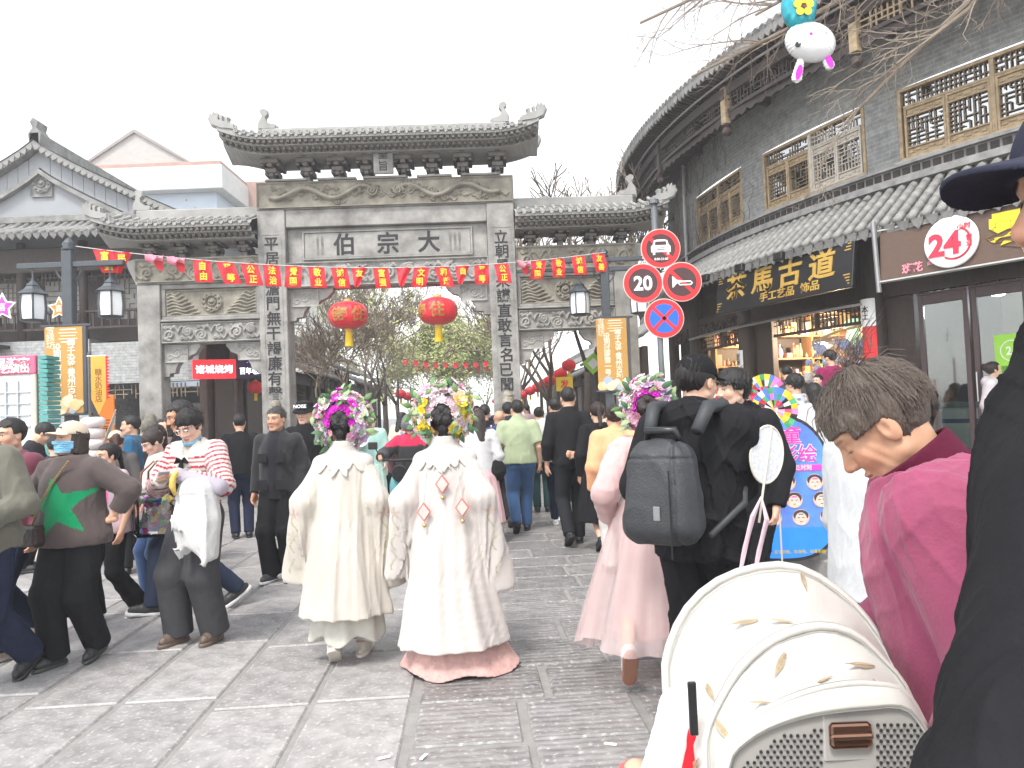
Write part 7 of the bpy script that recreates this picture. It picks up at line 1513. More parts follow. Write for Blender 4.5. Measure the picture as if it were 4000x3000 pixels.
# -- scooter rider
sc = at(1585, 9.6); scoot = empty('scooter', sc, PI - .1, 'teal electric scooter with round headlight coming through the crowd', 'scooter'); M_TEAL = mat('scooter_teal', (.12, .34, .36), .3, .05, coat=.3); M_RUB = mat('rubber', (.015, .015, .015), .7)
sdf_obj('front_shield', lambda Q: smax(ell(Q, (0, .30, .68), (.16, .07, .26)), .42 - Q[:, 2], .02), (-.25, .15, .35), (.25, .45, 1.0), .02, M_TEAL, scoot); MB().lathe([(.085, 0), (.09, .03), (.07, .05)], 20, Matrix.Translation((0, .36, .88)) @ Matrix.Rotation(RAD(-90), 4, 'X')).obj('headlight', mat('lamp_lens', (.6, .62, .62), .15), scoot); MB().lathe([(.1, .02), (.105, .035), (.09, .055)], 20, Matrix.Translation((0, .36, .88)) @ Matrix.Rotation(RAD(-90), 4, 'X')).obj('headlight_ring', M_BLK, scoot)
for y in (.42, -.62):
    w_ = MB(); w_.tube([(0, y + .2 * math.cos(a), .22 + .2 * math.sin(a)) for a in np.linspace(0, 6.283, 25)], .045, 8); ww = w_.obj('wheel', M_RUB, scoot, smooth=True); MB().lathe([(.13, -.03), (.13, .03)], 14, Matrix.Translation((0, y, .22)) @ Matrix.Rotation(RAD(90), 4, 'Y')).obj('rim', mat('steel', (.5, .5, .5)), ww)
MB().tube([(0, .42, .22), (0, .34, .6), (0, .26, 1.0)], .03, 8).obj('fork', M_RUB, scoot); MB().tube([(-.34, .18, 1.06), (-.15, .27, 1.03), (.15, .27, 1.03), (.34, .18, 1.06)], .017, 8).obj('handlebar', M_RUB, scoot)
for s in (-1, 1): MB().tube([(s * .26, .24, 1.05), (s * .34, .26, 1.2)], .008, 5).obj('mirror_stem', M_RUB, scoot); MB().bbox(s * .36 - .06, s * .36 + .06, .25, .27, 1.17, 1.26, .01).obj('mirror', M_RUB, scoot)
MB().bbox(-.13, .13, -.25, .25, .22, .32, .03).obj('footboard', M_RUB, scoot); MB().bbox(-.14, .14, -.85, -.15, .32, .68, .06).obj('body_box', M_TEAL, scoot); MB().bbox(-.14, .14, -.85, -.12, .68, .76, .03).obj('seat', M_RUB, scoot)
def rid(v, qs, k): c = np.tile(np.array((.03, .03, .033), np.float32), (len(v), 1)); c[qs[:, 2] > 1.33] = (.5, .02, .07); return c
def seated(dy): return dict(pz=.80, py=dy, fl=(-.13, dy + .38, .42), fr=(.13, dy + .38, .42), lean=.08)
r16, k16 = person('scooter rider in black and crimson jacket with tinted helmet', (sc[0], sc[1], 0), PI - .1, 1.70, dict(seated(-.3), hl=(-.3, .16, 1.07), hr=(.3, .16, 1.07)), hair=None, top=dict(colf=rid, loose=.045, collar='stand', name='jacket', hem=.86), pants=dict(col=BLACK, loose=.03), seed=30)
r16['pose'] = 'seated'
hl_ = mat('helmet_grey', (.12, .13, .14), .2, .1, coat=.4); sdf_obj('helmet', lambda Q: (lambda q: smax(ell(q, (0, -.01, .02), (.125, .14, .135)), -(q[:, 2] + .07), .01))((Q - k16['hc']) @ k16['H']), k16['hc'] - .2, k16['hc'] + .2, .012, hl_, r16)
r16b, k16b = person('woman pillion passenger with curly hair and blue mask', (sc[0] - .06, sc[1] + .55, 0), PI - .1, 1.62, dict(seated(0), fem=True), hair='curly', haircol=(.03, .012, .012), mask=(.3, .5, .7), top=dict(col=(.1, .05, .06)), pants=dict(col=BLACK), shoes=None, seed=31)
r17, k17 = person('woman in pale teal robe holding a round white fan', at(1452, 12.6), 2.9, 1.62, dict(fem=True, sw=.16, hr=(.1, .28, 1.22)), hair='updo', skin=(.68, .45, .36), top=dict(col=(.35, .55, .5), loose=.05, hem=.6), skirt=dict(col=(.4, .58, .52), hem=.1, r=.3), seed=32)
MB().lathe([(.14, 0), (.15, .006), (.14, .012)], 20, Matrix.Translation((.06, .34, 1.3)) @ Matrix.Rotation(RAD(-90), 4, 'X')).obj('round_fan', mat('fan_silk', (.72, .74, .72), .6), r17)
# -- right side
r31, k31 = person('young man in black hoodie looking aside behind the backpack', at(2878, 5.1), 2.3, 1.77, dict(fat=1.15, sw=.19, head=(-.35, .05, 0)), skin=(.66, .42, .31), hair='curly', haircol=(.016, .012, .011), top=dict(col=(.014, .014, .015), collar='hood', loose=.04, name='hoodie', hem=.84, fold=.007), pants=dict(col=(.014, .014, .015), loose=.05, hemr=.06, fold=.008), seed=33, hvol=.008)
strands(r31, k31, 420, (.016, .012, .011), 2, front=.06, lift=.6, L1=.05, R=(.097, .117, .108)); strands(r12, k12, 300, (.04, .038, .036), 3, lift=.3, L0=.01, L1=.02, front=.06)
def camo(v, qs, k):
    n = np.sin(v[:, 0] * 45 + 2 * np.sin(v[:, 2] * 38)) + np.sin(v[:, 2] * 52 + 2 * np.sin(v[:, 0] * 33 + v[:, 1] * 40)); c = np.tile(np.array((.42, .45, .5), np.float32), (len(v), 1)); c[n > .5] = (.62, .64, .66); c[n < -.7] = (.14, .17, .22); return c
r35, k35 = person('man in grey camouflage tee with curly hair taking a photo', at(3115, 9.0, .13), .1, 1.74, dict(fat=1.15, head=(.5, .05, 0), hl=(-.2, .35, 1.5), pl=(-1, -.2, -.5)), hair='curly', top=dict(colf=camo, sleeve=.45, loose=.05, name='tee_shirt'), pants=dict(col=BLACK), shoes=SH_W, glasses=(.03, .03, .03), seed=34)
MB().lathe([(.07, 0), (.07, .003)], 14, Matrix.Translation((.0, -.185, 1.26)) @ FM @ Matrix.Diagonal((1.2, .8, 1, 1))).obj('tee_print', mat('print_white', (.7, .7, .72), .6), r35); MB().bbox(-.06, .06, -.02, .02, -.035, .035, .008).obj('camera', M_BLK, r35, M=Matrix.Translation((-.2, .42, 1.56)))
person('girl with long black hair and white top seen from behind', at(3185, 8.7, .13), .1, 1.62, dict(fem=True, sw=.16), hair='long', top=dict(col=WHITE, loose=.04), pants=dict(col=(.6, .6, .6)), seed=35)
person('person in maroon sweater standing at the shop shelves', at(3262, 11.3, .55), .2, 1.74, dict(head=(.4, .2, 0)), top=dict(col=(.22, .01, .07), loose=.04, name='sweater'), pants=dict(col=BLACK), mask=(.02, .02, .02), seed=36)
person('shopper with dark bob hair inside the trinket shop', at(3330, 11.8, .55), 0, 1.6, dict(fem=True), hair='bob', top=dict(col=(.3, .06, .06)), pants=dict(col=BLACK), seed=37)
person('small boy in blue jacket sitting up at the shop front', at(3205, 10.4, .72), 2.2, 1.18, dict(), top=dict(col=(.03, .06, .2), loose=.04), pants=dict(col=NAVY), seed=38, skin=(.66, .42, .32))
person('small boy in pale jacket beside the boy in blue', at(3172, 10.3, .6), 2.4, 1.1, dict(), top=dict(col=(.5, .52, .58), loose=.04), pants=dict(col=NAVY), seed=39, skin=(.66, .42, .32))
person('dark haired shopper bending at the shelf by the column', at(3085, 11.0, .55), -.3, 1.55, dict(lean=.3), top=dict(col=(.05, .05, .05)), pants=dict(col=BLACK), seed=40)
person('woman shopper in dark coat behind the orange scroll column', at(2975, 10.6, .13), .4, 1.62, dict(fem=True), hair='long', top=dict(col=(.06, .05, .05)), pants=dict(col=BLACK), seed=41)
r39, k39 = person('girl in pale lilac hoodie with purple lettering by the glass door', at(3890, 10.2, .35), -2.35, 1.62, dict(fem=True, sw=.165, head=(.55, -.12, 0)), skin=(.62, .40, .30), hair='bun', haircol=(.025, .018, .016), top=dict(col=(.46, .42, .44), collar='hood', loose=.05, name='hoodie'), pants=dict(col=GREY), seed=42)
text('SALA UE', .075, mat('purple_print', (.22, .16, .45), .6), Matrix.Translation((0, .178, 1.18)) @ Matrix.Rotation(PI, 4, 'Z') @ FM, r39, 'hoodie_print', bold=.02, ext=.001)
r34, k34 = person('person in white long sleeved shirt with bent arm behind the old woman', at(3395, 3.0), -1.45, 1.66, dict(sw=.17, hl=(-.16, .25, 1.05), pl=(-.3, -1, -.4), hr=(.15, .28, 1.05), head=(-.6, .1, 0)), top=dict(col=(.5, .51, .52), loose=.05, name='shirt', hem=.80, collar='shirt', fold=.005, sl_e=.045), pants=dict(col=BLACK, loose=.02), seed=43)
# pinwheel fans on a vendor's rack
for i, (px, py, D) in enumerate(((2845, 1585, 6.6), (2990, 1545, 6.9), (3025, 1600, 6.6))):
    c = P(px, py, D); e_ = empty('paper_fan', (c.x, c.y, c.z), RAD(10 - 10 * i), ('bright striped paper fan wheel behind the hoodie, next to the cap', 'bright striped paper fan wheel rising behind the hoodie collar', 'red and yellow paper fan wheel beside the camouflage tee')[i], 'paper fan', 'paper fan wheels on the vendor rack'); n = 24; rnd = random.Random(i)
    cm2 = [mat('fan_%d' % j, q, .5) for j, q in enumerate(((.7, .03, .08), (.75, .5, .03), (.05, .3, .12), (.7, .15, .4), (.08, .2, .55), (.7, .7, .66), (.02, .02, .02)))]
    for ring in range(3):
        mb = MB(); r0, r1_ = .03 + .055 * ring, .03 + .055 * (ring + 1)
        for j in range(n): a0, a1 = 6.2832 * j / n, 6.2832 * (j + 1) / n; mb.mi = rnd.randrange(7); mb.add([(r0 * math.cos(a0), -.004 * (j % 2), r0 * math.sin(a0)), (r0 * math.cos(a1), -.004 * (1 - j % 2), r0 * math.sin(a1)), (r1_ * math.cos(a1), -.012 * (1 - j % 2), r1_ * math.sin(a1)), (r1_ * math.cos(a0), -.012 * (j % 2), r1_ * math.sin(a0))], [(0, 1, 2, 3)])
        mb.obj('paper_ring', cm2, e_)
    MB().tube([(0, .015, 0), (0, .015, -c.z)], .008, 5).obj('stick', mat('pale_wood', (.5, .45, .38)), e_)
# -- far crowd through the gate: every one a person
rcw = random.Random(77); COLS = [(.02, .02, .022), (.03, .03, .035), (.52, .52, .52), (.03, .04, .1), (.12, .12, .13), (.5, .08, .1), (.3, .33, .36), (.55, .4, .35), (.05, .09, .2), (.6, .55, .45), (.1, .2, .15), (.65, .45, .5)]
CN = ['black', 'charcoal', 'white', 'navy', 'grey', 'red', 'blue grey', 'beige', 'blue', 'cream', 'green', 'pink']
HN = {'short': 'short hair', 'bob': 'bobbed hair', 'long': 'long hair', 'bun': 'a hair bun', 'curly': 'curly hair'}
spots = []
for v in np.arange(13.2, 40, .62):
    for _ in range(40):
        u = rcw.uniform(-1.75, 1.75) if v > 15.6 else rcw.uniform(-1.7, 2.6); 
        if all((u - a) ** 2 + (v - b) ** 2 > .45 for a, b in spots) and not (abs(abs(u + 1.45) - 2.2) < .5 and 14.2 < v < 15.8): spots.append((u, v)); break
for u, v in [(-4.0, 17.2), (2.8, 14.6), (3.1, 16.5), (3.3, 13.6), (-6.2, 12.5), (-5.2, 13.4), (-7.6, 12.9)]: spots.append((u, v))
for i, (u, v) in enumerate(spots):
    ci = rcw.randrange(12); st = rcw.choice(('short', 'short', 'bob', 'long', 'bun', 'curly')); away = rcw.random() < .55; fem_ = st in ('bob', 'long', 'bun'); D_ = v
    person('%s in %s top, %s, %s, %s' % ('woman' if fem_ else 'man', CN[ci], HN[st], 'walking away' if away else 'coming nearer', 'before the gate' if v < 14.6 else 'just past the gate' if v < 20 else 'half way down the street' if v < 29 else 'far down the street'), s2w(u, v), (0 if away else PI) + rcw.uniform(-.5, .5) + STR, rcw.uniform(1.56, 1.76), dict(walk(rcw.choice('RL'), rcw.uniform(.05, .22)), fem=fem_, sw=.16 if fem_ else .18, fat=rcw.uniform(.95, 1.15), head=(rcw.uniform(-.5, .5), rcw.uniform(-.1, .3), 0)), hair=st, haircol=rcw.choice(((.012, .01, .01), (.03, .018, .014))), top=dict(col=COLS[ci], sleeve=rcw.choice((1, 1, .42)), loose=rcw.uniform(.025, .045)), pants=dict(col=rcw.choice((BLACK, NAVY, JEAN, GREY))), seed=100 + i, group='pedestrians beyond the gate', skin=rcw.choice(((.6, .38, .28), (.66, .43, .33), (.52, .3, .2))), cellk=1.25)
# ------------------------------------------------------------------ robed women with flower headdresses
def petal_flower(name, n, r, m, m2, layers=2, cup=.35):
    mb = MB()
    for L in range(layers):
        for k in range(n):
            a = 6.2832 * (k + .5 * L) / n; rr = r * (1 - .3 * L); w = rr * 2.6 / n; c, s = math.cos(a), math.sin(a); z1, z2 = cup * rr * (.5 + .5 * L), cup * rr * (1 + .8 * L)
            f = lambda q, t, z: (q * c - t * s, q * s + t * c, z); mb.add([f(.05 * rr, 0, 0), f(.55 * rr, -w, z1), f(rr, -w * .5, z2), f(rr * .94, 0, z2 + .06 * r), f(rr, w * .5, z2), f(.55 * rr, w, z1)], [(0, 1, 2, 3), (0, 3, 4, 5)])
    mb.mi = 1; mb.lathe([(r * .2, 0), (r * .22, r * .12), (0, r * .2)], 6); return mb.mesh(name, [m, m2], False)
FM_ = {k: mat('petal_' + k, c, .7, .18, 30) for k, c in dict(magenta=(.62, .02, .50), pink=(.72, .36, .50), pale=(.76, .58, .64), white=(.78, .75, .74), yellow=(.78, .62, .03), lilac=(.60, .45, .66), peach=(.76, .5, .34)).items()}
M_PIST = mat('pistil', (.62, .5, .12), .7); M_FLF = [mat('silk_leaf_%d' % i, c, .65, .25, 12) for i, c in enumerate(((.12, .22, .08), (.27, .36, .18), (.06, .14, .06)))]
FLW = {(k, n): petal_flower('flower', n, r, FM_[k], M_PIST, L) for k in FM_ for n, r, L in ((5, .030, 2), (9, .036, 2), (7, .042, 3))}
lfm = []
for m in M_FLF:
    mb = MB(); mb.grid([[(.016 * math.sin(PI * t) * s, .075 * t, .012 * math.sin(PI * t) - .006 * abs(s)) for t in np.linspace(0, 1, 6)] for s in (-1, 0, 1)]); lfm.append(mb.mesh('leaf', m, True))
def headdress(root, k, spec, seed, R=.18, hz=.035, inner='magenta', ylw=False):
    """flower crown: ring frame on the back of the head, each flower and leaf a piece"""
    r = random.Random(seed); Hm = Matrix(k['H'].tolist()).to_4x4(); Hm.translation = Vector(k['hc'].tolist())
    ring = MB().tube([Hm @ Vector((R * .72 * math.cos(a), -.03, hz + .02 + R * .8 * math.sin(a))) for a in np.linspace(-.9, PI + .9, 30)], .012, 6).obj('flower_crown', M_FLF[2], root)
    def put(me, p, nrm, sc):
        q = Vector(nrm).to_track_quat('Z', 'Y').to_matrix().to_4x4(); o = link(me.name.split('.')[0], me, ring); o.matrix_local = Hm @ Matrix.Translation(p) @ q @ Matrix.Rotation(r.random() * 6.28, 4, 'Z') @ Matrix.Diagonal((sc, sc, sc, 1))
    for i in range(15):                                        # inner garland round the bun
        a = -.25 + (PI + .5) * i / 14; p = Vector((.085 * math.cos(a), -.105 + r.uniform(-.01, .01), hz + .02 + .085 * math.sin(a))); put(FLW[inner, 7 if i % 2 else 9], p, (math.cos(a) * .6, -1, math.sin(a) * .6), r.uniform(.75, 1.0))
    for i in range(125):
        t = i / 125; a = -1.05 + (PI + 2.1) * ((i * .618) % 1); lay = i % 3; rr = R * (.74 + .16 * lay) * r.uniform(.93, 1.08); y = -.10 + .035 * lay + r.uniform(-.02, .02); p = Vector((rr * math.cos(a) * .95, y, hz + .03 + rr * 1.02 * math.sin(a)))
        kk = spec(a, r); put(FLW[kk, r.choice((5, 9, 7))], p, (math.cos(a) * .8 + r.gauss(0, .25), -.75 + .25 * lay, math.sin(a) * .8 + r.gauss(0, .25)), r.uniform(.75, 1.25))
        if i % 2 == 0: pl = Vector((rr * 1.05 * math.cos(a + .12), y - .01, hz + .03 + rr * 1.05 * math.sin(a + .12))); put(r.choice(lfm), pl, (r.gauss(0, .5), -1, r.gauss(0, .5)), r.uniform(.8, 1.25))
M_SILK = mat('cream_silk', (.66, .60, .53), .55, .06, 3, .15, 40, sheen=.4, attr='Col'); M_SLKW = cloth('white_lace', (.50, .465, .43), bump=.9, bscale=70)
def robe_ext(hemw, sl, open_=0.0):
    def ext(Q, d, k, qs):
        zs_ = [hemw[0], .6, .9, 1.12, 1.28, 1.36, 1.43]; a_ = [hemw[1], .27, .235, .205, .17, .12, .07]; b_ = [hemw[2], .235, .195, .165, .135, .10, .068]
        th = np.arctan2(qs[:, 1], qs[:, 0]); low = np.clip((1.22 - qs[:, 2]) / .9, 0, 1)
        e = column(qs, zs_, a_, b_, -.02, 0) + low * (.012 * np.sin(8 * th + 1.5 * qs[:, 2]) + .007 * np.sin(17 * th + 1.3 + 2 * np.sin(3 * qs[:, 2])))
        d = smin(d, smax(e, qs[:, 2] - 1.43, .03), .03)
        for i in (0, 1):
            s = (-1, 1)[i]; w = k['wr'][i]; el = k['el'][i]; en = w + V3(s * .015, -.02, -sl[i])
            c = smin(rc(Q, k['sh'][i], el, .058, .085), rc(Q, el, en, .085, .125), .05); dr = unit(en - el); c = smax(c, (Q - en) @ dr - .02, .02); ph = np.arctan2(Q[:, 1] - el[1], (Q[:, 0] - el[0]) * s)
            c = c + np.clip((1.25 - Q[:, 2]) * 2.2, 0, 1) * (.011 * np.sin(5 * ph + 6 * Q[:, 2]) + .006 * np.sin(11 * ph - 9 * Q[:, 2] + 1))
            d = smin(d, c, .02)
        return d
    return ext
def robe_col(base, motif, seed):
    r = np.random.RandomState(seed); pts = r.rand(16, 3)
    def f(v, qs, k):
        c = np.tile(np.array(base, np.float32), (len(v), 1)); c *= (1 + .05 * np.sin(v[:, 2:3] * 9 + v[:, 0:1] * 7))
        for i in (0, 1):
            for j in range(3):
                p = k['el'][i] + (k['wr'][i] + V3(0, 0, -.2) - k['el'][i]) * (.2 + .36 * j) + V3((-1, 1)[i] * .05, -.10, 0); q = v - p; a = np.arctan2(q[:, 2], q[:, 0]); rr = np.sqrt((q ** 2).sum(1)); m = (rr < .030 + .016 * np.sin(5 * a + j)); c[m] = .45 * c[m] + .55 * np.array(motif[j % len(motif)], np.float32); m = (np.abs(q[:, 0] - .02 * np.sin(q[:, 2] * 40 + j)) < .006) & (np.abs(q[:, 2] + .06) < .05) & (q[:, 1] < .06) & (rr < .12); c[m] = (.32, .30, .2)
        return c
    return f
def cape(root, k, robe_off, m, scal, z0, name='cloud_collar'):
    pel, Sp = k['pel'], k['S']
    def f(Q):
        qs = (Q - pel) @ Sp + V3(0, 0, .93); th = np.arctan2(qs[:, 1], qs[:, 0]); d = column(qs, [1.0, 1.12, 1.28, 1.36, 1.43, 1.5], [.21, .207, .172, .122, .075, .062], [.17, .167, .137, .102, .072, .062], -.02)
        for i in (0, 1): d = smin(d, rc(Q, k['sp'](0, -.012, 1.39), k['sh'][i], .046, .052), .04)
        sh = np.abs(d - robe_off) - .007; lim = z0 - .05 * np.abs(np.cos(scal * th)) - .06 * np.clip(np.cos(2 * th), -1, 0) * 0 - .05 * (np.abs(th + PI / 2) < .35) - .04 * np.clip(np.abs(qs[:, 0]) / .2, 0, 1)
        return smax(sh, np.maximum(lim - qs[:, 2], qs[:, 2] - 1.50), .004)
    sdf_obj(name, f, (-.35, -.35, 1.1), (.35, .35, 1.62), .007, m, root)
MAGP = lambda a, r: r.choice(('pink', 'pink', 'pale', 'lilac', 'white', 'magenta') if math.sin(a) > .1 else ('pink', 'pale', 'lilac', 'white'))
wl = dict(walk('R', .10), fem=True, sw=.145, shl=-.025, shr=-.025, pl=(-.15, -1, 0), pr=(.15, -1, 0), head=(0, .08, 0), hl=(-.30, .05, .90), hr=(.28, .05, .88))
rl1, kl1 = person('woman in long cream silk robe with magenta and pink flower headdress', G(1365, 2575), .02, 1.60, wl, hair='updo', haircol=(.012, .01, .01), top=dict(colf=robe_col((.47, .43, .375), ((.42, .2, .17), (.35, .3, .22), (.48, .12, .15)), 3), mat=M_SILK, hem=.33, loose=.03, sleeve=0, ext=robe_ext((.25, .325, .30), (.30, .34)), collar='stand', ch=.045, name='robe', fold=.0045, ff=(15, 15, 3.5)), skirt=dict(mat=cloth('white_brocade', (.49, .475, .42), bump=.7, bscale=50), hem=.17, r=.25, waist=.9, pleats=7, am=.02, hw=.03, pw=1.5), shoes=((.56, .52, .45), (.6, .55, .48)), seed=51, cellk=.9)
cape(rl1, kl1, .011, M_SLKW, 5, 1.36); headdress(rl1, kl1, MAGP, 1)
YLP = lambda a, r: r.choice(('white', 'pale', 'pale', 'white', 'pink')) if math.sin(a) > .55 else r.choice(('yellow', 'yellow', 'white', 'white', 'pale', 'peach'))
rl2, kl2 = person('woman in long white robe and pink skirt with pale and yellow flower headdress', G(1772, 2595), -.06, 1.61, dict(walk('L', .08), fem=True, sw=.147, shl=-.025, shr=-.025, pl=(-.15, -1, 0), pr=(.15, -1, 0), side=-.02, head=(.1, .05, 0), hl=(-.31, .08, .92), hr=(.29, .03, .89)), hair='updo', haircol=(.014, .011, .01), top=dict(colf=robe_col((.49, .445, .415), ((.4, .25, .15), (.5, .45, .35)), 5), mat=M_SILK, hem=.17, loose=.03, sleeve=0, ext=robe_ext((.12, .375, .37), (.30, .36)), collar='stand', ch=.045, name='robe', fold=.0045, ff=(15, 15, 3.5)), skirt=dict(mat=cloth('pink_brocade', (.52, .32, .29), var=.3, scale=22, bump=.5), hem=.015, r=.40, waist=.9, pleats=6, am=.014, hw=.012, dx=.05, pw=3.2), shoes=((.56, .52, .45), (.6, .55, .48)), seed=52, cellk=.9)
cape(rl2, kl2, .011, M_SLKW, 6, 1.36); headdress(rl2, kl2, YLP, 2, R=.185, hz=.05, inner='pale')
M_PRIM = mat('coral_edge', (.6, .12, .1), .6); M_GBELL = mat('gilt_bell', (.55, .38, .16), .35, metal=.8)
for x, z in ((0, 1.20), (-.12, 1.03), (.125, 1.05)):
    y = -.205 - .02 * (z < 1.1); fr = MB().prism([(x - .045, z), (x, z + .062), (x + .045, z), (x, z - .062)], y - .004, y + .006).obj('pendant', M_PRIM, rl2); MB().prism([(x - .036, z), (x, z + .05), (x + .036, z), (x, z - .05)], y - .008, y - .0045).obj('pendant_face', M_SLKW, fr); MB().tube([(x * .8, -.20, 1.30), (x, y, z + .06)], .004, 5).obj('pendant_cord', M_SLKW, rl2); MB().lathe([(0, -.016), (.014, -.006), (.014, .006), (0, .016)], 8, Matrix.Translation((x, y, z - .085))).obj('bell', M_GBELL, fr, smooth=True)
# -- lady in pink tulle
M_TUL = mat('pink_tulle', (.62, .47, .46), .8, .12, 4, alpha=.42); M_TUL2 = cloth('blush_lining', (.55, .39, .375), bump=.4, bscale=30)
rp, kp = person('woman in pink tulle gown with pink and magenta flower headdress', G(2580, 2640), -.12, 1.62, dict(fr=(.07, .16, .085), fl=(-.19, -.32, .24), fpl=1.0, fem=True, sw=.165, head=(-.1, .1, 0), hl=(-.27, .08, .95)), hair='updo', haircol=(.02, .012, .01), top=dict(col=(.55, .37, .36), hem=.9, loose=.035, sl_e=.036, collar='stand', name='bodice'), skirt=dict(mat=M_TUL2, hem=.27, r=.27, waist=1.1, pleats=9, am=.02, name='underskirt'), shoes=((.62, .62, .62), (.32, .15, .10)), seed=53)
tg = []  # sheer overskirt, lifted at the trailing foot
for i in range(121):
    th = 6.28319 * i / 120; row = []
    for j in range(25):
        u = j / 24; z = 1.12 - (.98 - .16 * max(0, math.cos(th - 4.0))) * u; r = .17 + .26 * u ** .85 + .036 * u * (math.sin(9 * th + 2 * math.sin(2 * th)) + .6 * math.sin(17 * th + 2 * u)); row.append((r * math.cos(th) - .05 * u, r * math.sin(th) * .95 - .09 * u, z + .03 * u * math.sin(4 * th)))
    tg.append(row)
MB().grid(tg).obj('tulle_overskirt', M_TUL, rp, smooth=True)
headdress(rp, kp, lambda a, r: r.choice(('pink', 'pale', 'white', 'pink', 'lilac')), 3, R=.15)
# ------------------------------------------------------------------ man with backpack
rb_, kb = person('man in black cap and jacket with a large black backpack', at(2712, 3.75), -.62, 1.79, dict(fr=(.09, .1, .085), fl=(-.08, -.12, .10), fpl=.15, sw=.19, fat=1.05, head=(-.25, .12, 0), hr=(.06, .34, 1.14), pr=(.35, -1, -.5), hl=(-.2, .2, 1.05)), skin=(.56, .34, .24), hair='short', cap=(.012, .012, .013), glasses=(.5, .38, .2), top=dict(col=(.016, .016, .018), loose=.045, collar='hood', name='jacket', hem=.78, fold=.009, rough=.7, sl_e=.042, waist=0.0), pants=dict(col=(.012, .012, .013), loose=.03, hemr=.04, fold=.006), shoes=((.62, .64, .66), (.25, .5, .65)), seed=54)
def pack(Q):
    q = (Q - V3(-.02, -.33, 1.11)) @ Rz(0) @ Rx(-.05); x, y, z = q[:, 0], q[:, 1], q[:, 2]; w = .155 - .10 * z ; d = smax(smax(np.abs(x) - w, np.abs(y) - (.115 - .03 * np.clip(z / .3, 0, 1)), .09), np.abs(z) - .222, .10)
    seam = .007 * np.exp(-((x - .095 + .12 * z * (z > .0)) / .008) ** 2) * (y < 0) + .006 * np.exp(-((z - .14) / .006) ** 2) * (y < 0); return d + seam + wrin(Q, 6, .004, 12, 12, 12)
bpk = sdf_obj('backpack', pack, (-.32, -.58, .70), (.3, -.1, 1.5), .007, mat('backpack_nylon', (.028, .03, .034), .55, .2, 30, .4, 120), rb_); MB().tube([(-.09, -.31, 1.31), (-.08, -.34, 1.37), (.05, -.34, 1.37), (.06, -.31, 1.31)], .018, 8).obj('carry_handle', M_BLK, bpk, smooth=True)
for s in (-1, 1): MB().tube([(s * .11, -.25, 1.36), (s * .13, -.16, 1.465), (s * .14, -.02, 1.47), (s * .15, .13, 1.36), (s * .17, .13, 1.2), (s * .22, -.02, 1.03), (s * .15, -.25, .92)], [.03, .034, .034, .032, .026, .016, .014], 8).obj('shoulder_strap', mat('strap_nylon', (.03, .033, .037), .6, .2, 30), bpk, smooth=True)
MB().bbox(-.015, .015, -.4555, -.448, 1.0, 1.06, .003).obj('zip_pull', mat('grey_tag', (.2, .2, .2), .4), bpk); MB().tube([(.065, -.462, 1.21), (.068, -.466, .85)], .004, 5).obj('zip', mat('zip_black', (.01, .01, .01), .3), bpk)
wf = empty('hand_fan', (0, 0, 0), 0, 'round white silk fan with pale pink tassels held by the backpack man', 'fan'); wf.matrix_world = Matrix.Translation(P(2995, 1775, 3.62)) @ Matrix.Rotation(.5, 4, 'Z') @ Matrix.Rotation(.25, 4, 'Y')
MB().tube([(.105 * math.cos(a), 0, .135 * math.sin(a)) for a in np.linspace(0, 6.2832, 33)], .006, 6).obj('fan_rim', mat('fan_rim', (.62, .58, .5), .5), wf); MB().lathe([(.104, 0), (.104, .002)], 28, FM @ Matrix.Diagonal((1, 1.28, 1, 1))).obj('fan_silk', mat('embroidered_silk', (.6, .61, .62), .6, .25, 60), wf); MB().tube([(0, -.006, .13), (0, -.006, -.32)], .006, 6).obj('fan_handle', mat('fan_rim', (.62, .58, .5)), wf)
for j in range(2):
    tb = MB()
    for q in range(5): x = -.05 + .09 * j - .01 * q; tb.tube([(0, 0, -.2), (x, -.02 - .006 * q, -.3), (x - .03 + .008 * q, -.02, -.45 - .03 * (q % 3)), (x - .04 + .012 * q, -.01, -.60 - .02 * (q % 2))], [.004, .007, .008, .006], 5)
    tb.obj('tassel', cloth('pink_ribbon', (.68, .5, .56)), wf)
# ------------------------------------------------------------------ old woman in magenta jacket
po_ = P(3830, 1613, 1.52)
ro, ko = person('older woman in magenta jacket bowing her head over the stroller', (po_.x, 1.52, 0), PI / 2 - .42, 1.65, dict(fem=True, sw=.175, fat=1.1, lean=.20, head=(0, .50, 0), hl=(-.23, .10, .88), pl=(-.5, -1, -.3), hr=(.2, .3, .95)), skin=(.50, .285, .18), hair=None, old=.0009, eyes='closed', top=dict(col=(.27, .055, .112), loose=.05, collar='stand', ch=.035, name='jacket', hem=.75, fold=.006, sl_e=.06, ff=(13, 13, 9), rough=.75), pants=dict(col=BLACK), seed=61)
Hm = Matrix(ko['H'].tolist()).to_4x4(); Hm.translation = Vector(ko['hc'].tolist())
M_OHAIR = mat('greying_hair', (.075, .052, .04), .55, .5, 60, .5, 90, stretch=(5, 5, .8), col2=(.17, .135, .11))
def ohair(Q):
    q = (Q - ko['hc']) @ ko['H']; x, y, z = np.abs(q[:, 0]), q[:, 1], q[:, 2]; d = ell(q, (0, -.016, .04), (.089, .112, .103))
    d = smax(d, -smax(-(y - .052 + .25 * (z - .03)), z - .045, .008), .006); d = smax(d, -smax(smax(-(y + .022), z - .016, .008), -(x - .05), .008), .006); d = smax(d, -(z + .075 + .3 * (y + .03)), .012); return d + wrin(q, 5, .0028, 170, 120, 26)
sdf_obj('hair', ohair, ko['hc'] - .22, ko['hc'] + .22, .0035, M_OHAIR, ro)
st_m = MB(); rh = random.Random(9)
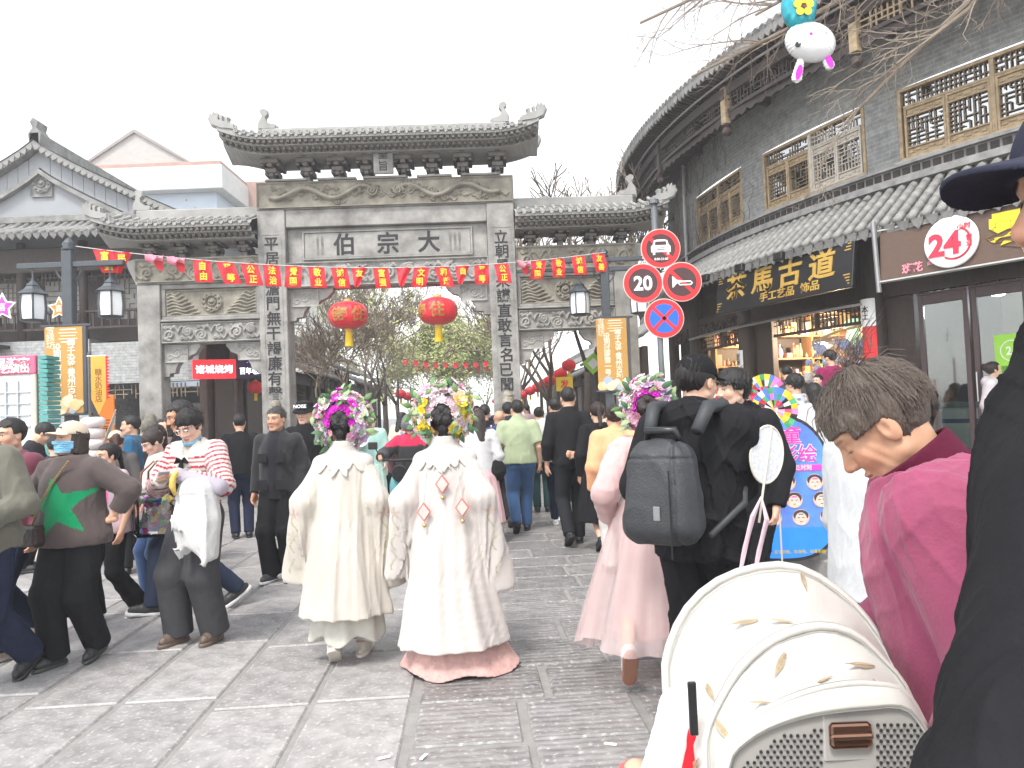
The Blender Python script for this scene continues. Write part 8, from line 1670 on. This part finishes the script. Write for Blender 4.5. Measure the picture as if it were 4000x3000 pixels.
for i in range(1500):
    a = rh.uniform(0, 6.2832); b = math.acos(rh.uniform(-.15, 1)); n = Vector((math.sin(b) * math.cos(a), math.sin(b) * math.sin(a), math.cos(b))); p = Vector((.086 * n.x, -.016 + .109 * n.y, .04 + .10 * n.z))
    if p.y > .0 and p.z < .10: continue
    if abs(p.x) > .045 and p.y > -.06 and p.z < .07: continue
    crown = Vector((0, -.05, .15)); fl_ = (p - crown); fl_ = (fl_ - n * fl_.dot(n)).normalized(); L = rh.uniform(.035, .075); lift = rh.uniform(.0, .16) if rh.random() < .9 else rh.uniform(.2, .6)
    pts = [p, p + fl_ * L * .5 + n * (.003 + lift * L * .5), p + fl_ * L + n * (lift * L * .6 - .012 * (1 - lift))]; st_m.tube([Hm @ q for q in pts], [.0011, .0009, .0004], 3, False)
for i in range(70):
    p = Vector((rh.gauss(0, .03), -.06 + rh.gauss(0, .025), .14)); d = Vector((rh.gauss(0, .5), -.6 + rh.gauss(0, .4), 1)).normalized(); L = rh.uniform(.04, .09); st_m.tube([Hm @ p, Hm @ (p + d * L * .6), Hm @ (p + d * L + Vector((0, -.03, -.01)))], [.0008, .0006, .0003], 3, False)
st_m.obj('hair_strands', M_OHAIR, ro, kind='stuff')
cl_ = cloth('dark_maroon', (.085, .012, .03))
def lining(Q):
    d = rc(Q, ko['neck'] - ko['S'] @ V3(0, 0, .01), ko['neck'] + (ko['hc'] - ko['neck']) * .5, .083, .085); qs = (Q - ko['pel']) @ ko['S'] + V3(0, 0, .93); d = np.abs(d) - .006; return smax(d, np.maximum(qs[:, 2] - 1.505 + .5 * qs[:, 1], 1.42 - qs[:, 2]), .004)
sdf_obj('collar_lining', lining, ko['neck'] - .2, ko['neck'] + .25, .0045, cl_, ro)
# ------------------------------------------------------------------ man in black at the right edge
pm_ = P(4552, 1613, .86)
rm, km = person('tall man in black jacket and navy cap close at the right edge', (pm_.x, .84, 0), .55, 1.90, dict(sw=.18, shl=-.10, shr=-.06, fat=.95, head=(1.0, .06, 0), hl=(-.17, .12, 1.0), pl=(-1, -.45, -.4), hr=(.26, .0, .84)), skin=(.56, .34, .24), hair='short', cap=(.03, .032, .05), top=dict(col=(.016, .016, .017), loose=.06, collar='stand', name='jacket', hem=.76, fold=.008, sl_e=.04, ff=(12, 12, 7)), pants=dict(col=BLACK), seed=62)
# ------------------------------------------------------------------ stroller
def curve(pts, D0, D1, DM, n=28):
    """a hoop through sight points; depth runs D0 (left foot) - DM (crown) - D1 (right foot)"""
    P_ = [np.array((float(a), float(b))) for a, b in pts]; L = np.concatenate([[0], np.cumsum([np.linalg.norm(P_[i + 1] - P_[i]) for i in range(len(P_) - 1)])]); o = []
    for s in np.linspace(0, L[-1], n):
        i = min(np.searchsorted(L, s, 'right') - 1, len(P_) - 2); t = (s - L[i]) / (L[i + 1] - L[i]); p0, p1, p2, p3 = P_[max(i - 1, 0)], P_[i], P_[i + 1], P_[min(i + 2, len(P_) - 1)]
        q = .5 * (2 * p1 + (p2 - p0) * t + (2 * p0 - 5 * p1 + 4 * p2 - p3) * t * t + (3 * p1 - p0 - 3 * p2 + p3) * t ** 3); u = s / L[-1]; D = (D0 * (1 - u) + D1 * u) + (DM - (D0 + D1) / 2) * math.sin(PI * u) ** .8; o.append(P(q[0], q[1], D))
    return o
H1 = curve([(2690, 3250), (2639, 3000), (2602, 2670), (2607, 2556), (2656, 2425), (2729, 2328), (2835, 2255), (2973, 2214), (3095, 2214), (3209, 2263), (3323, 2352), (3404, 2450), (3469, 2556), (3534, 2686), (3600, 2850)], 1.42, 1.40, 1.68)
H2 = curve([(2790, 3250), (2761, 3000), (2763, 2873), (2810, 2751), (2900, 2604), (3014, 2507), (3136, 2458), (3250, 2450), (3355, 2490), (3453, 2588), (3528, 2680), (3600, 2850)], 1.38, 1.38, 1.50)
H3 = curve([(2790, 3300), (2802, 3000), (2851, 2881), (2973, 2783), (3136, 2710), (3298, 2674), (3420, 2674), (3534, 2702), (3620, 2850)], 1.34, 1.34, 1.36)
H4 = curve([(2810, 3350), (2851, 3000), (2908, 2914), (3014, 2849), (3176, 2800), (3380, 2775), (3542, 2775), (3640, 2900)], 1.31, 1.31, 1.33)
M_CAN = mat('stroller_cream', (.47, .462, .43), .55, .04, 5, .12, 30, sheen=.2); M_PLA = mat('stroller_plastic', (.40, .385, .36), .4, .04); M_FEA = mat('gold_print', (.36, .28, .17), .6, .3, 40)
pp = P(3250, 2900, 1.4); strl = empty('stroller', (pp.x, 1.45, 0), 0, 'cream baby stroller with feather print folding canopy in front of the old woman', 'stroller'); off = Vector((pp.x, 1.45, 0))
def loft(a, b, sag, rows, name, m, fold=.006):
    g = []
    for i in range(len(a)):
        col_ = []
        for j in range(rows + 1):
            t = j / rows; p = a[i].lerp(b[i], t) - off; c = Vector((0, .08, -.30)) + (pp - off) * 0 + Vector((0, 0, .85)); inn = (c - p).normalized(); u = i / (len(a) - 1); f_ = sag * math.sin(PI * t) + fold * math.sin(PI * t) * math.sin(u * 34 + 5 * t + 2 * math.sin(u * 11)); col_.append(p + inn * f_)
        g.append(col_)
    o = MB().grid(g).obj(name, m, strl, smooth=True); s_ = o.modifiers.new('thick', 'SOLIDIFY'); s_.thickness = .004; return o
pan = [loft(H1, H2, .018, 10, 'canopy_panel', M_CAN, .011), loft(H2, H3, .028, 10, 'canopy_panel', M_CAN, .010), loft(H3, H4, -.006, 6, 'canopy_rim', M_CAN, .001)]
for h, r, n_ in ((H1, .0095, 'canopy_hoop'), (H2, .0085, 'canopy_hoop'), (H3, .006, 'canopy_hoop')): MB().tube([p - off for p in h], r, 8).obj(n_, M_CAN, strl, smooth=True)
M_SEAM = mat('canopy_seam', (.30, .29, .26), .7)
for a_, b_, t_ in ((H1, H2, .07), (H2, H1, .07), (H2, H3, .06), (H3, H2, .05), (H3, H4, .9)): MB().tube([a_[i].lerp(b_[i], t_) - off + Vector((0, -.004, .003)) for i in range(len(a_))], .0011, 4).obj('seam', M_SEAM, strl)
def feather_on(panel, rows, i, j, ang, L):
    me = panel.data; n = rows + 1; p = me.vertices[i * n + j].co; a = me.vertices[(i + 1) * n + j].co - p; b = me.vertices[i * n + j + 1].co - p; nn = a.cross(b).normalized()
    if nn.dot(p + off - Vector((0, 0, CAMZ))) > 0: nn = -nn
    a.normalize(); d = (a * math.cos(ang) + nn.cross(a) * math.sin(ang)).normalized(); s = nn.cross(d); f = MB(); base = p + nn * .0045
    f.tube([base - d * L * .6, base + d * L * .5], .0008, 4)
    for k in range(9):
        t = -.45 + k * .1; w = L * .12 * math.sin(PI * (k + 1.2) / 11)
        for sg in (-1, 1): q = base + d * L * t; f.add([q, q + d * L * .07, q + d * L * .14 + s * sg * w, q + d * L * .05 + s * sg * w * .9], [(0, 1, 2, 3)])
    f.obj('feather_print', M_FEA, panel)
for i, j, a, L in ((6, 5, .3, .055), (9, 7, 1.2, .06), (5, 2, 2.4, .06), (4, 6, 1.9, .07), (13, 6, .2, .06), (17, 2, 2.0, .05), (3, 3, 1.2, .05), (15, 8, 2.5, .05)): feather_on(pan[0], 10, i, j, a, L)
for i, j, a, L in ((8, 4, 1.3, .06), (14, 3, 1.0, .06), (20, 4, .7, .065), (12, 8, 2.2, .05), (17, 7, .4, .05), (22, 6, 2.6, .05)): feather_on(pan[1], 10, i, j, a, L)
lb = P(2668, 2745, 1.50) - off; MB().bbox(-.008, .008, -.004, .004, -.05, .05, .002).obj('brand_tab', M_BLK, strl, M=Matrix.Translation(lb + Vector((.012, -.03, 0))))
# moulded back shell with rows of holes, buckle
c0, c1 = P(2840, 3050, 1.335) - off, P(3640, 3050, 1.335) - off
shell = MB(); rowsS = []
for i in range(len(H4)):
    a = H4[i] - off; col_ = []
    for j in range(9): t = j / 8; col_.append(Vector((a.x, a.y + .008 + .05 * t * t, a.z * (1 - t) + .58 * t)))
    rowsS.append(col_)
sh_o = shell.grid(rowsS).obj('back_shell', M_PLA, strl, smooth=True); hol = MB().lathe([(.0031, 0), (.003, .0012), (.002, .0015)], 8).mesh('vent_hole', mat('hole_dark', (.03, .03, .03), .8)); nh = 0
for r_ in range(11):
    for c_ in range(29):
        px, py = 2880 + c_ * 26 + (13 if r_ % 2 else 0), 2830 + r_ * 21
        if 3205 < px < 3420 or px > 3600: continue
        xm = (px - 2851) / 690; top = 3000 - 150 * max(0, min(1, xm / .25)) - 75 * max(0, min(1, (xm - .2) / .6)) + 32
        if py < top: continue
        p = P(px, py, 1.33); b_ = min(range(len(H4)), key=lambda i: abs(H4[i].x - p.x)); a = H4[b_]; t = max(0, (a.z - p.z) / (a.z - .58)); y = a.y + .008 + .05 * t * t; nh += 1
        if nh <= 300: link('vent_hole', hol, sh_o, M=Matrix.Translation(Vector((p.x * y / 1.33, y - .0022, CAMZ + (p.z - CAMZ) * y / 1.33)) - off) @ FM)
bk = P(3315, 2880, 1.335) - off; MB().bbox(-.052, .052, -.012, .01, -.05, .055, .012).obj('buckle_plate', M_PLA, strl, M=Matrix.Translation(bk + Vector((0, .012, 0)))); bz = MB().bbox(-.036, .036, -.008, .0, -.020, .024, .006).obj('buckle', mat('rose_gold', (.30, .17, .12), .25, .2, 10, metal=.8), strl, M=Matrix.Translation(bk + Vector((0, -.004, .005))))
MB().bbox(-.036, .036, -.014, -.006, -.004, .006, .003).obj('buckle_bar', mat('rose_gold', (.3, .17, .12)), strl, M=Matrix.Translation(bk + Vector((0, -.004, .005))))
# seat, chassis and wheels below the picture
MB().bbox(-.2, .2, .0, .5, .42, .52, .04).obj('seat', M_CAN, strl); MB().tube([(-.2, .1, .6), (-.24, .25, .4), (-.24, .55, .15)], .014, 8).obj('frame_tube', M_PLA, strl); MB().tube([(.23, .1, .6), (.27, .25, .4), (.27, .55, .15)], .014, 8).obj('frame_tube', M_PLA, strl); MB().tube([(-.24, .1, .5), (-.24, -.2, .12)], .014, 8).obj('frame_tube', M_PLA, strl); MB().tube([(.27, .1, .5), (.27, -.2, .12)], .014, 8).obj('frame_tube', M_PLA, strl)
for x in (-.24, .27):
    for y in (.55, -.2): w_ = MB().tube([(x, y + .09 * math.cos(a), .11 + .09 * math.sin(a)) for a in np.linspace(0, 6.2832, 21)], .02, 8).obj('wheel', M_RUB, strl, smooth=True); MB().lathe([(.06, -.012), (.06, .012)], 12, Matrix.Translation((x, y, .11)) @ Matrix.Rotation(RAD(90), 4, 'Y')).obj('rim', M_PLA, w_)
# baby in the stroller: sleeve and red bib peep out on the left
bb = P(2640, 2960, 1.56); baby, kby = person('baby in red vest and white sleeves sitting in the stroller', (bb.x + .05, 1.56, .345), .25, .80, dict(seated(0), sw=.21, side=.3, hl=(-.29, .06, .82), pl=(-.3, -1, -.2), head=(-.4, .5, 0)), top=dict(col=(.74, .73, .72), loose=.04, name='sleeved_top'), pants=dict(col=(.6, .1, .1)), seed=71, hair='buzz'); baby['pose'] = 'seated'
sdf_obj('red_vest', lambda Q: (lambda qs: smax(smax(column(qs, [.8, 1.1, 1.3, 1.42], [.26, .265, .26, .18], [.19, .19, .18, .12]), np.abs(qs[:, 2] - 1.15) - .28, .02), -rc(Q, kby['sh'][0] + V3(-.03, 0, 0), kby['el'][0], .02, .03), .01))((Q - kby['pel']) @ kby['S'] + V3(0, 0, .93)), (-.4, -.4, .6), (.4, .4, 1.5), .02, cloth('red_padded', (.72, .01, .02)), baby)
# ------------------------------------------------------------------ thin bright haze in the air
hz_ = MB().box(-70, 70, -3, 120, -1.4, 22).obj('haze', None, kind='stuff')
hm2 = bpy.data.materials.new('haze'); hm2.use_nodes = True; hn = hm2.node_tree; hn.nodes.remove(hn.nodes['Principled BSDF']); pv = hn.nodes.new('ShaderNodeVolumePrincipled')
pv.inputs['Color'].default_value = (.95, .96, .97, 1); pv.inputs['Density'].default_value = 0.0036; pv.inputs['Anisotropy'].default_value = 0.3
hn.links.new(pv.outputs[0], hn.nodes['Material Output'].inputs['Volume']); hz_.data.materials.clear(); hz_.data.materials.append(hm2)
run_jobs()
